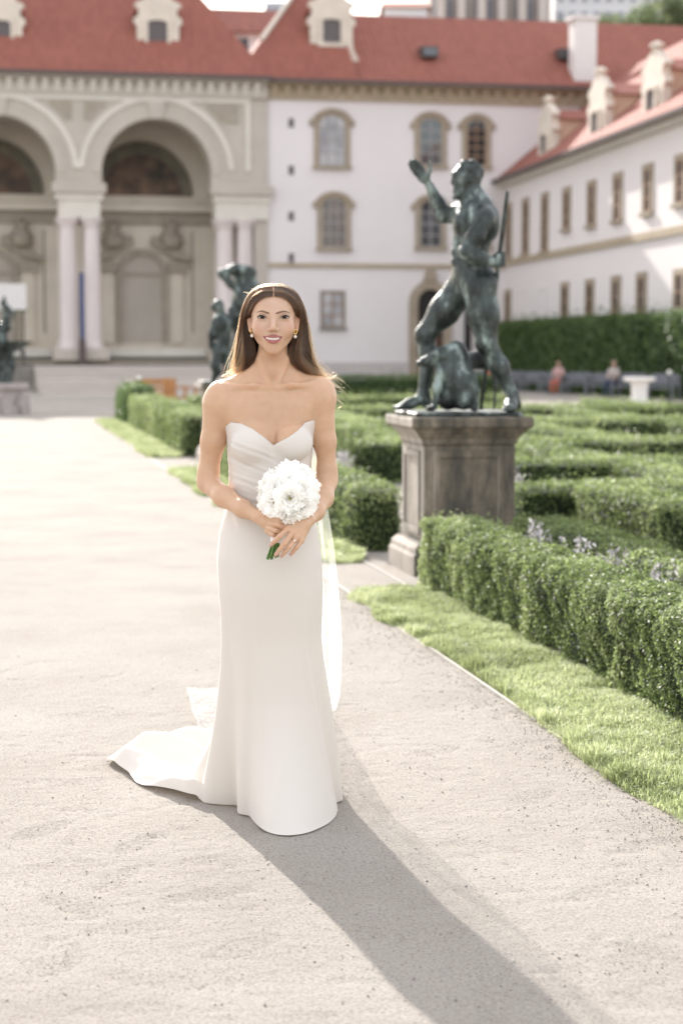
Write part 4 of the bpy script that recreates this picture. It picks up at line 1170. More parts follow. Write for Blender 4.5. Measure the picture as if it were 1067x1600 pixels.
# ------------------------------------------------------------------ smooth bodies from blended shapes
class Blob:
    """a body described by round cones and ellipsoids that melt into each other; mesh() turns it into ONE surface"""
    def __init__(self): self.p = []
    def cone(self, a, b, ra, rb, k=0.02, sub=False, tagi=0):
        self.p.append(('c', np.array(a, float), np.array(b, float), float(ra), float(rb), float(k), sub, tagi)); return self
    def ball(self, c, r, k=0.02, sub=False, rot=None, tagi=0):
        r = np.array(r if hasattr(r, '__len__') else (r, r, r), float)
        R_ = None if rot is None else np.array(rot.to_matrix() if hasattr(rot, 'to_matrix') else rot)
        self.p.append(('e', np.array(c, float), r, R_, None, float(k), sub, tagi)); return self
    def chain(self, pts, rs, k=0.02, tagi=0):
        for i in range(len(pts) - 1):
            self.cone(pts[i], pts[i + 1], rs[i], rs[i + 1], k, tagi=tagi)
        return self
    @staticmethod
    def dist(q, P):
        if q[0] == 'c':
            a, b, r1, r2 = q[1], q[2], q[3], q[4]
            ba = b - a; l2 = ba @ ba
            if l2 < 1e-12:
                return np.linalg.norm(P - a, axis=1) - max(r1, r2)
            rr = r1 - r2; a2 = l2 - rr * rr; il2 = 1.0 / l2
            pa = P - a.astype(P.dtype)
            y = pa @ ba.astype(P.dtype); z = y - P.dtype.type(l2)
            x2 = np.maximum(np.einsum('ij,ij->i', pa, pa) * P.dtype.type(l2 * l2) - y * y * P.dtype.type(l2), 0)
            y2 = y * y * l2; z2 = z * z * l2
            kk = np.sign(rr) * rr * rr * x2
            d = (np.sqrt(np.maximum(x2 * a2 * il2, 0)) + y * rr) * il2 - r1
            c1 = np.sign(z) * a2 * z2 > kk
            c2 = np.sign(y) * a2 * y2 < kk
            d = np.where(c2, np.sqrt(x2 + y2) * il2 - r1, d)
            d = np.where(c1, np.sqrt(x2 + z2) * il2 - r2, d)
            return d
        pp = P - q[1].astype(P.dtype)
        if q[3] is not None: pp = pp @ q[3].astype(P.dtype)
        pp = pp * (1.0 / q[2]).astype(P.dtype)
        k0 = np.sqrt(np.einsum('ij,ij->i', pp, pp)); pp = pp * (1.0 / q[2]).astype(P.dtype); k1 = np.sqrt(np.einsum('ij,ij->i', pp, pp)) + P.dtype.type(1e-9)
        return k0 * (k0 - 1.0) / k1
    def eval(self, P, sel=None):
        d = np.full(len(P), 1e3, P.dtype)
        for i in (range(len(self.p)) if sel is None else sel):
            q = self.p[i]; e = self.dist(q, P); k = q[5]
            if q[6]:
                h = np.maximum(k - np.abs(d + e), 0) / k
                d = np.maximum(d, -e) + h * h * k * 0.25
            else:
                h = np.maximum(k - np.abs(d - e), 0) / k
                d = np.minimum(d, e) - h * h * k * 0.25
        return d
    def nearest(self, P):
        return np.argmin(np.stack([self.dist(q, P) if not q[6] else np.full(len(P), 1e3) for q in self.p], 1), 1)
    def grid(self, h, pad=0.03, B=10):
        lo = np.full(3, 1e9); hi = -lo
        for q in self.p:
            if q[6]: continue
            if q[0] == 'c':
                r = max(q[3], q[4])
                lo = np.minimum(lo, np.minimum(q[1], q[2]) - r); hi = np.maximum(hi, np.maximum(q[1], q[2]) + r)
            else:
                r = q[2].max(); lo = np.minimum(lo, q[1] - r); hi = np.maximum(hi, q[1] + r)
        lo -= pad; hi += pad
        nb = np.ceil((hi - lo) / (h * B)).astype(int)
        n = nb * B
        D = np.empty(n, np.float32)
        br = h * B * 0.87
        off = np.stack(np.meshgrid(*[np.arange(B)] * 3, indexing='ij'), -1).reshape(-1, 3) * h
        cs = np.stack(np.meshgrid(*[np.arange(m) for m in nb], indexing='ij'), -1).reshape(-1, 3)
        C = lo + (cs * B + (B - 1) / 2) * h
        dc = self.eval(C)
        pc = np.stack([self.dist(q, C) for q in self.p], 1)
        mn = np.min(np.where([q[6] for q in self.p], 1e3, pc), 1)
        kmax = max(q[5] for q in self.p)
        kk_ = np.array([q[5] for q in self.p])
        for j in range(len(cs)):
            i0 = cs[j] * B
            sl_ = (slice(i0[0], i0[0] + B), slice(i0[1], i0[1] + B), slice(i0[2], i0[2] + B))
            if abs(dc[j]) > br * 1.35 + kmax * 0.12:
                D[sl_] = dc[j]; continue
            sel = np.nonzero(pc[j] < mn[j] + 2 * br + np.maximum(kk_, kmax * 0.35))[0]
            D[sl_] = self.eval((lo + i0 * h + off).astype(np.float32), sel).reshape(B, B, B)
        return D, lo
    def surface(self, h):
        D, lo = self.grid(h)
        neg = D < 0
        nx, ny, nz = D.shape
        cnt = np.zeros((nx - 1, ny - 1, nz - 1), np.int8)
        for a in (0, 1):
            for b_ in (0, 1):
                for c in (0, 1):
                    cnt += neg[a:nx - 1 + a, b_:ny - 1 + b_, c:nz - 1 + c]
        act = (cnt > 0) & (cnt < 8)
        I = np.argwhere(act)
        vid = np.full(act.shape, -1, np.int64); vid[act] = np.arange(len(I))
        acc = np.zeros((len(I), 3)); wt = np.zeros(len(I))
        co = [(a, b_, c) for a in (0, 1) for b_ in (0, 1) for c in (0, 1)]
        for p in co:
            for ax in range(3):
                if p[ax]: continue
                q = list(p); q[ax] = 1
                d0 = D[I[:, 0] + p[0], I[:, 1] + p[1], I[:, 2] + p[2]]; d1 = D[I[:, 0] + q[0], I[:, 1] + q[1], I[:, 2] + q[2]]
                m = (d0 < 0) != (d1 < 0)
                t = np.where(m, d0 / np.where(np.abs(d0 - d1) < 1e-12, 1, d0 - d1), 0)
                pos = np.tile(np.array(p, float), (len(I), 1)); pos[:, ax] += t
                acc += pos * m[:, None]; wt += m
        Vt = lo + (I + acc / wt[:, None]) * h
        F = []
        for ax in range(3):
            s0 = [slice(None)] * 3; s1 = [slice(None)] * 3
            s0[ax] = slice(0, -1); s1[ax] = slice(1, None)
            ch = neg[tuple(s0)] != neg[tuple(s1)]
            E = np.argwhere(ch)
            o1, o2 = [(1, 2), (2, 0), (0, 1)][ax]
            E = E[(E[:, o1] > 0) & (E[:, o2] > 0) & (E[:, o1] < D.shape[o1] - 1) & (E[:, o2] < D.shape[o2] - 1)]
            inside = neg[E[:, 0], E[:, 1], E[:, 2]]
            def cell(da, db):
                c = E.copy(); c[:, o1] += da; c[:, o2] += db
                return vid[c[:, 0], c[:, 1], c[:, 2]]
            quad = np.stack([cell(-1, -1), cell(0, -1), cell(0, 0), cell(-1, 0)], 1)
            quad[~inside] = quad[~inside][:, ::-1]
            F.append(quad)
        F = np.concatenate(F)
        F = F[(F >= 0).all(1)]
        return Vt, F
    def relax(self, V_, F, it=2):
        """light smoothing so that no grid steps remain"""
        n = len(V_)
        e = np.concatenate([F[:, [0, 1]], F[:, [1, 2]], F[:, [2, 3]], F[:, [3, 0]]])
        e = np.concatenate([e, e[:, ::-1]])
        for _ in range(it):
            s = np.stack([np.bincount(e[:, 0], V_[e[:, 1], k], n) for k in range(3)], 1)
            c = np.bincount(e[:, 0], minlength=n)[:, None]
            V_ = V_ * 0.4 + 0.6 * s / np.maximum(c, 1)
        return V_
    def build(self, name, h, material, parent=None, it=2):
        V_, F = self.surface(h)
        V_ = self.relax(V_, F, it)
        return np_mesh(name, V_, F, material, parent, smooth=True), V_, F

# ------------------------------------------------------------------ bronze statues
def bronze_mat():
    m, nt, b = new_mat('bronze_patina')
    N, L = nt.nodes, nt.links
    tc = N.new('ShaderNodeTexCoord')
    mp = N.new('ShaderNodeMapping'); mp.inputs['Scale'].default_value = (1, 1, 0.45); L.new(tc.outputs['Object'], mp.inputs[0])
    n1 = N.new('ShaderNodeTexNoise'); n1.inputs['Scale'].default_value = 9; n1.inputs['Detail'].default_value = 7; n1.inputs['Roughness'].default_value = 0.66
    L.new(mp.outputs[0], n1.inputs['Vector'])
    r = N.new('ShaderNodeValToRGB')
    r.color_ramp.elements[0].position = 0.42; r.color_ramp.elements[0].color = (0.016, 0.022, 0.020, 1)
    r.color_ramp.elements[1].position = 0.66; r.color_ramp.elements[1].color = (0.32, 0.39, 0.36, 1)
    e = r.color_ramp.elements.new(0.55); e.color = (0.064, 0.082, 0.075, 1)
    L.new(n1.outputs['Fac'], r.inputs[0]); L.new(r.outputs[0], b.inputs['Base Color'])
    b.inputs['Metallic'].default_value = 0.35
    rr = N.new('ShaderNodeMapRange'); rr.inputs['To Min'].default_value = 0.36; rr.inputs['To Max'].default_value = 0.6
    L.new(n1.outputs['Fac'], rr.inputs['Value']); L.new(rr.outputs[0], b.inputs['Roughness'])
    b.inputs['Specular IOR Level'].default_value = 0.7
    n2 = N.new('ShaderNodeTexNoise'); n2.inputs['Scale'].default_value = 26; n2.inputs['Detail'].default_value = 4
    L.new(tc.outputs['Object'], n2.inputs['Vector'])
    bp = N.new('ShaderNodeBump'); bp.inputs['Strength'].default_value = 0.45; bp.inputs['Distance'].default_value = 0.02
    L.new(n2.outputs['Fac'], bp.inputs['Height']); L.new(bp.outputs[0], b.inputs['Normal'])
    return m
M['bronze'] = bronze_mat()

def statue_one():
    D0 = 12.75
    s = D0 / FPX
    w = lambda px, py, dy=0.0: at(px, py, D0 + dy)
    root = empty('statue', (P1.x, P1.y, 1.066), 0, 'green bronze statue of a striding man raising one hand, dog at his feet', 'statue', 'bronze garden statues')
    inv = Vector(root.location)
    W_ = lambda px, py, dy=0.0: tuple(w(px, py, dy) - inv)
    b = Blob()
    # torso
    b.ball(W_(743, 344), (34 * s, 0.165, 40 * s), 0.05)
    b.ball(W_(735, 388), (28 * s, 0.135, 36 * s), 0.08)
    b.ball(W_(738, 428), (31 * s, 0.15, 29 * s), 0.08)
    b.ball(W_(721, 350, -0.07), (13 * s, 0.08, 16 * s), 0.04)
    b.ball(W_(720, 352, 0.08), (13 * s, 0.08, 16 * s), 0.04)
    b.ball(W_(765, 348, -0.09), (15 * s, 0.07, 26 * s), 0.05)
    b.ball(W_(768, 348, 0.07), (13 * s, 0.07, 26 * s), 0.05)
    b.ball(W_(756, 440, -0.075), (19 * s, 0.095, 20 * s), 0.05)
    b.ball(W_(753, 440, 0.075), (19 * s, 0.095, 20 * s), 0.05)
    for (yy, xx) in ((378, 711), (393, 709), (408, 709)):
        b.ball(W_(xx, yy, -0.03), (5 * s, 0.035, 6 * s), 0.02); b.ball(W_(xx, yy, 0.04), (5 * s, 0.035, 6 * s), 0.02)
    # neck and head
    b.cone(W_(733, 288), W_(745, 318), 14 * s, 19 * s, 0.05)
    b.ball(W_(731, 272), (20 * s, 0.082, 21 * s), 0.03)
    b.ball(W_(719, 281), (12 * s, 0.062, 17 * s), 0.03)
    b.cone(W_(709, 276), W_(706.5, 285), 2.6 * s, 3.6 * s, 0.012)
    b.cone(W_(709, 271, -0.03), W_(709, 271, 0.03), 3.4 * s, 3.4 * s, 0.02)
    b.ball(W_(716, 299), (9 * s, 0.05, 11 * s), 0.025)
    b.ball(W_(708, 277.5, -0.034), 3.2 * s, 0.010, sub=True)
    b.ball(W_(732, 282, -0.083), (4 * s, 0.012, 6 * s), 0.01)
    rg = np.random.default_rng(4)
    for k in range(46):   # curls
        a, e = rg.uniform(-1.2, 3.6), rg.uniform(-1.35, 1.35)
        x_ = 732 + 19.5 * math.cos(a) * math.cos(e); y_ = 271 - 20 * math.sin(a) * math.cos(e)
        if x_ < 716 and y_ > 264: continue
        b.ball(W_(x_, y_, 0.08 * math.sin(e)), 4.2 * s * rg.uniform(0.8, 1.3), 0.010)
    for k in range(14):   # beard
        b.ball(W_(714 + rg.uniform(-6, 10), 300 + rg.uniform(-8, 10), rg.uniform(-0.04, 0.04)), 4 * s, 0.012)
    # near arm, holding the spear
    b.ball(W_(757, 340, -0.165), (16 * s, 0.075, 17 * s), 0.05)
    b.chain([W_(756, 343, -0.2), W_(743, 368, -0.235), W_(728, 393, -0.26)], [14.5 * s, 14 * s, 11 * s], 0.03)
    b.chain([W_(728, 393, -0.26), W_(744, 402, -0.25), W_(770, 410, -0.21)], [11 * s, 12 * s, 8 * s], 0.03)
    b.ball(W_(779, 407, -0.195), (9.5 * s, 0.035, 9 * s), 0.025)
    for k in range(4):
        yy = 399 + k * 5.2
        b.chain([W_(777, yy, -0.235), W_(786, yy - 1, -0.225), W_(788, yy - 1, -0.185)], [3.1 * s, 3 * s, 2.7 * s], 0.006)
    b.chain([W_(772, 401, -0.20), W_(779, 395, -0.17), W_(787, 396, -0.165)], [3.6 * s, 3.2 * s, 2.8 * s], 0.01)
    # far arm, raised
    b.ball(W_(722, 330, 0.16), (15 * s, 0.075, 16 * s), 0.05)
    b.chain([W_(720, 331, 0.18), W_(707, 335, 0.2), W_(692, 337, 0.2)], [14 * s, 13 * s, 11 * s], 0.03)
    b.chain([W_(692, 337, 0.2), W_(684, 318, 0.19), W_(671, 290, 0.16)], [11 * s, 11 * s, 7 * s], 0.03)
    b.ball(W_(661, 276, 0.15), (10 * s, 0.022, 12 * s), 0.02, rot=Matrix.Rotation(rad(-40), 3, 'Y'))
    for k, (tx, ty) in enumerate(((639, 256), (641, 251), (646, 249), (651, 252))):
        bx, by = 650 + k * 3.6, 273 - k * 3.2
        b.chain([W_(bx, by, 0.15), W_((bx + tx) / 2 - 1, (by + ty) / 2, 0.145), W_(tx, ty, 0.13)], [3.3 * s, 3.0 * s, 2.5 * s], 0.006)
    b.chain([W_(667, 278, 0.14), W_(672, 266, 0.11), W_(671, 254, 0.10)], [4 * s, 3.4 * s, 2.7 * s], 0.012)
    # front leg
    b.chain([W_(722, 448, 0.085), W_(694, 486, 0.10), W_(664, 522, 0.11)], [25 * s, 22 * s, 15 * s], 0.06)
    b.ball(W_(660, 524, 0.105), (11 * s, 0.055, 13 * s), 0.03)
    b.chain([W_(664, 526, 0.11), W_(670, 556, 0.11), W_(661, 612, 0.09)], [14 * s, 14 * s, 8.5 * s], 0.04)
    b.chain([W_(663, 616, 0.09), W_(668, 632, 0.09)], [9 * s, 8 * s], 0.03)
    b.chain([W_(662, 622, 0.09), W_(640, 631, 0.05), W_(622, 637, 0.02)], [9 * s, 8 * s, 5 * s], 0.03)
    for k in range(4):
        b.cone(W_(628, 636, 0.055 - 0.03 * k), W_(615 + k * 2.5, 637, 0.05 - 0.032 * k), 4 * s, 3.2 * s, 0.008)
    # rear leg
    b.chain([W_(748, 450, -0.085), W_(755, 492, -0.10), W_(759, 535, -0.10)], [26 * s, 23 * s, 15.5 * s], 0.06)
    b.ball(W_(755, 534, -0.12), (11 * s, 0.05, 13 * s), 0.03)
    b.chain([W_(760, 538, -0.10), W_(779, 572, -0.09), W_(799, 614, -0.10)], [14.5 * s, 14.5 * s, 8.5 * s], 0.04)
    b.chain([W_(800, 616, -0.10), W_(806, 632, -0.08)], [9 * s, 8.5 * s], 0.03)
    b.chain([W_(800, 624, -0.10), W_(797, 634, -0.19), W_(795, 638, -0.28)], [9.5 * s, 9.5 * s, 6 * s], 0.03)
    for k in range(4):
        b.cone(W_(789 + 5 * k, 638, -0.27), W_(787 + 5.6 * k, 640, -0.32 + 0.01 * k), 3.8 * s, 3.0 * s, 0.008)
    b.build('figure', 0.0085, M['bronze'], root)
    # the dog
    d = Blob()
    d.ball(W_(711, 583, -0.06), (26 * s, 0.12, 42 * s), 0.05)
    d.ball(W_(722, 604, -0.10), (21 * s, 0.10, 26 * s), 0.05)
    d.ball(W_(704, 607, -0.03), (22 * s, 0.10, 24 * s), 0.05)
    d.ball(W_(699, 624, -0.06), (17 * s, 0.09, 17 * s), 0.04)
    d.ball(W_(724, 625, -0.12), (15 * s, 0.09, 16 * s), 0.04)
    d.ball(W_(712, 546, -0.05), (15 * s, 0.09, 14 * s), 0.05)
    d.chain([W_(708, 556, -0.06), W_(690, 556, -0.09), W_(676, 561, -0.11)], [17 * s, 13 * s, 10 * s], 0.04)
    d.chain([W_(676, 561, -0.11), W_(664, 565, -0.125), W_(654, 568, -0.13)], [10.5 * s, 7 * s, 4.5 * s], 0.02)
    d.ball(W_(681, 553, -0.155), (5 * s, 0.012, 8 * s), 0.012)
    d.chain([W_(690, 580, -0.13), W_(683, 606, -0.15), W_(679, 634, -0.16)], [10 * s, 6.5 * s, 5 * s], 0.03)
    d.ball(W_(673, 638, -0.17), (9 * s, 0.03, 4.5 * s), 0.015)
    d.chain([W_(733, 590, -0.13), W_(741, 612, -0.14), W_(743, 636, -0.14)], [12 * s, 7 * s, 5 * s], 0.03)
    d.ball(W_(741, 639, -0.17), (7 * s, 0.05, 4 * s), 0.015)
    d.chain([W_(720, 566, 0.0), W_(746, 562, 0.06), W_(768, 572, 0.10)], [17 * s, 12 * s, 8 * s], 0.04)
    d.chain([W_(768, 572, 0.10), W_(774, 604, 0.10), W_(771, 638, 0.10)], [5 * s, 2.6 * s, 2.4 * s], 0.02)
    d.build('dog', 0.0085, M['bronze'], root)
    sp = MB().tube([W_(792.5, 298, -0.23), W_(791, 312, -0.215), W_(778, 415, -0.12), W_(751, 640, 0.13)], [0.012, 0.014, 0.016, 0.013], 10)
    sp.lathe([(0.001, 0.0), (0.02, 0.005), (0.022, 0.02), (0.001, 0.035)], *W_(792.5, 298, -0.23)[:2], 8) if False else None
    sp.build('spear', M['bronze'], root, smooth=True)
    pl = MB().box(-0.37, 0.37, -0.33, 0.33, 0.0, 0.028).build('base_plate', M['bronze'], root, bevel=0.008)
    pl.rotation_euler.z = ANG
    return root
statue_one()

def statue_two():
    D0 = P2.y
    s = D0 / FPX
    root = empty('statue', (P2.x, P2.y, 1.066), 0, 'blurred green bronze group of two entwined figures left of the gowned person', 'statue', 'bronze garden statues')
    inv = Vector(root.location)
    W_ = lambda px, py, dy=0.0: tuple(at(px, py, D0 + dy) - inv)
    b = Blob()
    b.ball(W_(381, 431), (14 * s, 0.13, 16 * s), 0.05)
    b.ball(W_(374, 425, -0.06), (13 * s, 0.1, 11 * s), 0.05)
    b.chain([W_(392, 425, -0.05), W_(368, 420, -0.12), W_(347, 427, -0.15)], [9 * s, 7.5 * s, 6.5 * s], 0.04)
    b.chain([W_(347, 428, -0.15), W_(360, 443, -0.17), W_(374, 458, -0.16)], [6.5 * s, 6 * s, 4.6 * s], 0.04)
    b.ball(W_(376, 462, -0.16), (5 * s, 0.05, 8 * s), 0.03)
    b.chain([W_(386, 445), W_(390, 470), W_(385, 510)], [17 * s, 25 * s, 20 * s], 0.08)
    b.chain([W_(376, 462), W_(364, 486, -0.1), W_(360, 505, -0.16)], [9 * s, 7 * s, 5 * s], 0.05)
    b.chain([W_(384, 510), W_(374, 548, -0.05), W_(368, 592, -0.05)], [20 * s, 13 * s, 8 * s], 0.06)
    b.chain([W_(392, 510), W_(398, 550, 0.05), W_(398, 592, 0.05)], [18 * s, 12 * s, 8 * s], 0.06)
    b.ball(W_(364, 594, -0.12), (7 * s, 0.11, 4 * s), 0.03); b.ball(W_(398, 594, -0.02), (7 * s, 0.11, 4 * s), 0.03)
    b.ball(W_(341, 478, -0.22), (9.5 * s, 0.085, 10.5 * s), 0.03)
    b.ball(W_(333, 480, -0.24), (4 * s, 0.05, 6 * s), 0.02)
    b.cone(W_(344, 486, -0.2), W_(348, 497, -0.2), 6 * s, 8 * s, 0.03)
    b.ball(W_(350, 507, -0.2), (15 * s, 0.12, 17 * s), 0.05)
    b.ball(W_(350, 530, -0.2), (12 * s, 0.11, 18 * s), 0.05)
    b.ball(W_(344, 549, -0.22), (14 * s, 0.13, 13 * s), 0.05)
    b.chain([W_(338, 500, -0.24), W_(331, 522, -0.26), W_(330, 541, -0.24)], [6.5 * s, 5.5 * s, 4 * s], 0.04)
    b.chain([W_(356, 500, -0.2), W_(372, 492, -0.2), W_(386, 494, -0.15)], [6 * s, 5.5 * s, 5 * s], 0.04)
    b.chain([W_(342, 552, -0.24), W_(336, 572, -0.32), W_(340, 580, -0.3), W_(331, 598, -0.26)], [9.5 * s, 7.5 * s, 6.5 * s, 3.5 * s], 0.03)
    b.chain([W_(354, 552, -0.18), W_(356, 575, -0.2), W_(354, 596, -0.2)], [9.5 * s, 7 * s, 4.5 * s], 0.03)
    b.build('figure_group', 0.012, M['bronze'], root)
    pl = MB().box(-0.38, 0.38, -0.36, 0.36, 0.0, 0.03).build('base_plate', M['bronze'], root, bevel=0.008)
    pl.rotation_euler.z = ANG
statue_two()

# ------------------------------------------------------------------ fountain at the left edge
def fountain():
    c = ground_at(2, 647)
    D0 = c.y; s = D0 / FPX
    z = lambda py: at(2, py, D0).z
    root = empty('fountain', (c.x, c.y, ground_z(c.y)), 0, 'dark bronze bowl fountain on a pale stone basin at the left edge', 'fountain')
    zz = ground_z(c.y)
    h = lambda py: z(py) - zz
    M['fount_stone'] = mat('fount_stone', (0.52, 0.46, 0.44), 0.85, base2=(0.36, 0.32, 0.30), scale=3, bump=0.3, bscale=20)
    prof = [(0.60, 0.0), (0.60, 0.14), (0.52, 0.2), (0.55, h(612)), (0.68, h(606)), (0.68, h(598)), (0.58, h(598)), (0.55, h(603)), (0.01, h(604))]
    MB().lathe(prof, 0, 0, 8).build('basin', M['fount_stone'], root)
    for k in range(8):
        a = k * math.pi / 4 + 0.4
        f = MB().prism_y([(-0.09, 0.0), (0.09, 0.0), (0.13, 0.2), (0.05, h(618)), (-0.05, h(618)), (-0.13, 0.2)], -0.1, 0.1).build('foot_scroll', M['fount_stone'], root, bevel=0.02)
        f.location = (0.60 * math.cos(a), 0.60 * math.sin(a), 0); f.rotation_euler.z = a + math.pi / 2
    b = Blob()
    b.cone((0, 0, h(600)), (0, 0, h(575)), 0.30, 0.22, 0.05)
    for k in range(3):
        a = k * 2.1 + 0.5
        b.chain([(0.2 * math.cos(a), 0.2 * math.sin(a), h(598)), (0.26 * math.cos(a), 0.26 * math.sin(a), h(572)), (0.18 * math.cos(a), 0.18 * math.sin(a), h(556))], [0.10, 0.12, 0.07], 0.05)
        b.ball((0.3 * math.cos(a), 0.3 * math.sin(a), h(566)), 0.085, 0.04)
    b.cone((0, 0, h(560)), (0, 0, h(548)), 0.2, 0.3, 0.05)
    b.build('stem', 0.018, M['bronze'], root)
    bl = MB().lathe([(0.18, h(553)), (0.42, h(548)), (0.64, h(541)), (0.76, h(534)), (0.77, h(533)), (0.72, h(533)), (0.55, h(538)), (0.2, h(543)), (0.01, h(544))], 0, 0, 32)
    bl.build('bowl', M['bronze'], root, smooth=True)
    for k in range(6):
        a = k * 1.047 + 0.15
        q = MB().tube([(0.5 * math.cos(a), 0.5 * math.sin(a), h(547)), (0.56 * math.cos(a), 0.56 * math.sin(a), h(553)), (0.5 * math.cos(a), 0.5 * math.sin(a), h(561)), (0.42 * math.cos(a), 0.42 * math.sin(a), h(556))], [0.04, 0.05, 0.04, 0.03], 8)
        q.build('mask_ornament', M['bronze'], root, smooth=True)
    g = Blob()
    q = lambda px, py, dy=0.0: tuple(at(px, py, D0 + dy) - Vector((c.x, c.y, zz)))
    g.cone((0.03, 0, h(545)), (0.05, 0, h(512)), 0.17, 0.13, 0.04)
    g.chain([q(12, 512), q(10, 495), q(12, 482)], [0.10, 0.085, 0.09], 0.05)
    g.ball(q(8, 472), (0.055, 0.06, 0.07), 0.02)
    g.chain([q(14, 483), q(22, 490), q(20, 500)], [0.045, 0.04, 0.03], 0.02)
    g.chain([q(8, 483), q(3, 474), q(8, 463)], [0.045, 0.035, 0.025], 0.02)
    g.build('figure', 0.014, M['bronze'], root)
fountain()

# ------------------------------------------------------------------ board and banner in the hall
bd = empty('notice_board', H.o + H.X * H.x(8, 460, -0.9) + H.Y * -0.9, H.rz, 'white board standing under the left arch of the hall', 'board')
hb = H.z(8, 443, -0.9); lb = H.z(8, 484, -0.9)
MB().box(-1.25, H.x(42, 460, -0.9) - H.x(8, 460, -0.9), -0.05, 0.05, lb, hb).build('panel', M['white_paint'], bd, bevel=0.01)
MB().box(-1.27, H.x(42, 460, -0.9) - H.x(8, 460, -0.9) + 0.02, -0.07, 0.07, lb - 0.1, lb - 0.004).build('lower_rail', mat('board_rail', (0.10, 0.13, 0.06), 0.7), bd)
for xx in (-1.0, 0.85):
    MB().box(xx - 0.04, xx + 0.04, -0.04, 0.04, zst - 0.02, lb - 0.104).build('leg', M['gutter'], bd)
bn = empty('banner', H.o + H.X * H.x(128.5, 480, -0.75) + H.Y * -0.75, H.rz, 'narrow dark blue banner standing between the paired columns', 'banner')
MB().box(-0.11, 0.11, -0.03, 0.03, H.z(128, 530, -0.75), H.z(128, 426, -0.75)).build('cloth', mat('banner_blue', (0.03, 0.06, 0.20), 0.7, base2=(0.045, 0.07, 0.15), scale=1.5), bn, bevel=0.01)
MB().box(-0.16, 0.16, -0.14, 0.14, zst, H.z(128, 530, -0.75) - 0.004).build('foot', M['gutter'], bn)

# ------------------------------------------------------------------ garden furniture
M['wood'] = mat('wood', (0.50, 0.235, 0.085), 0.6, base2=(0.36, 0.16, 0.06), scale=5)
M['dark_iron'] = mat('dark_iron', (0.03, 0.03, 0.032), 0.5)
def wood_chair(px, py, D, rz, w, label):
    p = at(px, py, D); gz = ground_z(D)
    o = empty('garden_chair', (p.x, D, gz), rz, label, 'chair', 'wooden garden chairs by the steps')
    d = 0.55; hs = 0.40; ht = 0.86
    for sx in (-1, 1):
        for sy in (0, 1):
            MB().box(sx * w / 2 - 0.03, sx * w / 2 + 0.03, sy * d - 0.03, sy * d + 0.03, 0, ht if sy else 0.62).build('leg', M['wood'], o)
        MB().box(sx * w / 2 - 0.045, sx * w / 2 + 0.045, -0.05, d - 0.032, 0.623, 0.66).build('armrest', M['wood'], o)
    for k in range(5):
        MB().box(-w / 2 + 0.032, w / 2 - 0.032, 0.02 + k * 0.105, 0.105 + k * 0.105, hs - 0.03, hs).build('seat_slat', M['wood'], o)
    MB().box(-w / 2 + 0.032, w / 2 - 0.032, d - 0.03, d + 0.03, ht - 0.11, ht).build('top_rail', M['wood'], o)
    MB().box(-w / 2 + 0.032, w / 2 - 0.032, d - 0.02, d + 0.02, hs + 0.03, hs + 0.09).build('lower_rail', M['wood'], o)
    n = max(5, int(w / 0.085))
    for k in range(n):
        x_ = -w / 2 + 0.08 + (w - 0.16) * k / (n - 1)
        MB().box(x_ - 0.026, x_ + 0.026, d - 0.012, d + 0.012, hs + 0.094, ht - 0.114).build('back_slat', M['wood'], o)
    return o
wood_chair(239, 640, 44.5, rad(188), 0.80, 'wide orange brown wooden garden chair behind the far hedge')
wood_chair(298, 640, 45.5, rad(118), 0.62, 'wooden garden chair turned sideways, nearest the gowned person\'s shoulder')
def lamp_post(px, D, ytop, label, ball=0.06):
    p = at(px, 600, D); gz = ground_z(D); zt = at(px, ytop, D).z - gz
    o = empty('lamp_post', (p.x, D, gz), 0, label, 'lamp', 'small garden lamp posts')
    MB().lathe([(0.09, 0), (0.09, 0.04), (0.03, 0.08), (0.025, zt - 2 * ball - 0.03), (0.045, zt - 2 * ball - 0.02), (0.045, zt - 2 * ball)], 0, 0, 10).build('post', M['dark_iron'], o, smooth=True)
    MB().lathe([(ball * 0.5, zt - 2 * ball + 0.002), (ball, zt - 1.4 * ball), (ball * 1.05, zt - ball), (ball * 0.7, zt - 0.3 * ball), (0.005, zt)], 0, 0, 12).build('globe', M['white_paint'], o, smooth=True)
lamp_post(218, 41.0, 587, 'dark lamp post with small white globe before the wooden chair', 0.05)
lamp_post(1045, 57.0, 578, 'thin lamp post with white globe right of the stone table', 0.07)

# round stone table far right
p = at(998, 628, 55.0); gz = ground_z(55.0)
zt = at(998, 590, 55.0).z - gz
st = empty('stone_table', (p.x, 55.0, gz), 0, 'round white stone table on a thick stem, far right', 'table')
MB().lathe([(0.30, 0), (0.30, 0.07), (0.25, 0.12), (0.23, 0.3), (0.25, zt - 0.2), (0.30, zt - 0.12)], 0, 0, 20).build('stem', M['white_paint'], st, smooth=True)
MB().lathe([(0.33, zt - 0.118), (0.44, zt - 0.09), (0.47, zt - 0.06), (0.47, zt - 0.01), (0.45, zt)], 0, 0, 24).build('top', M['white_paint'], st, smooth=True)

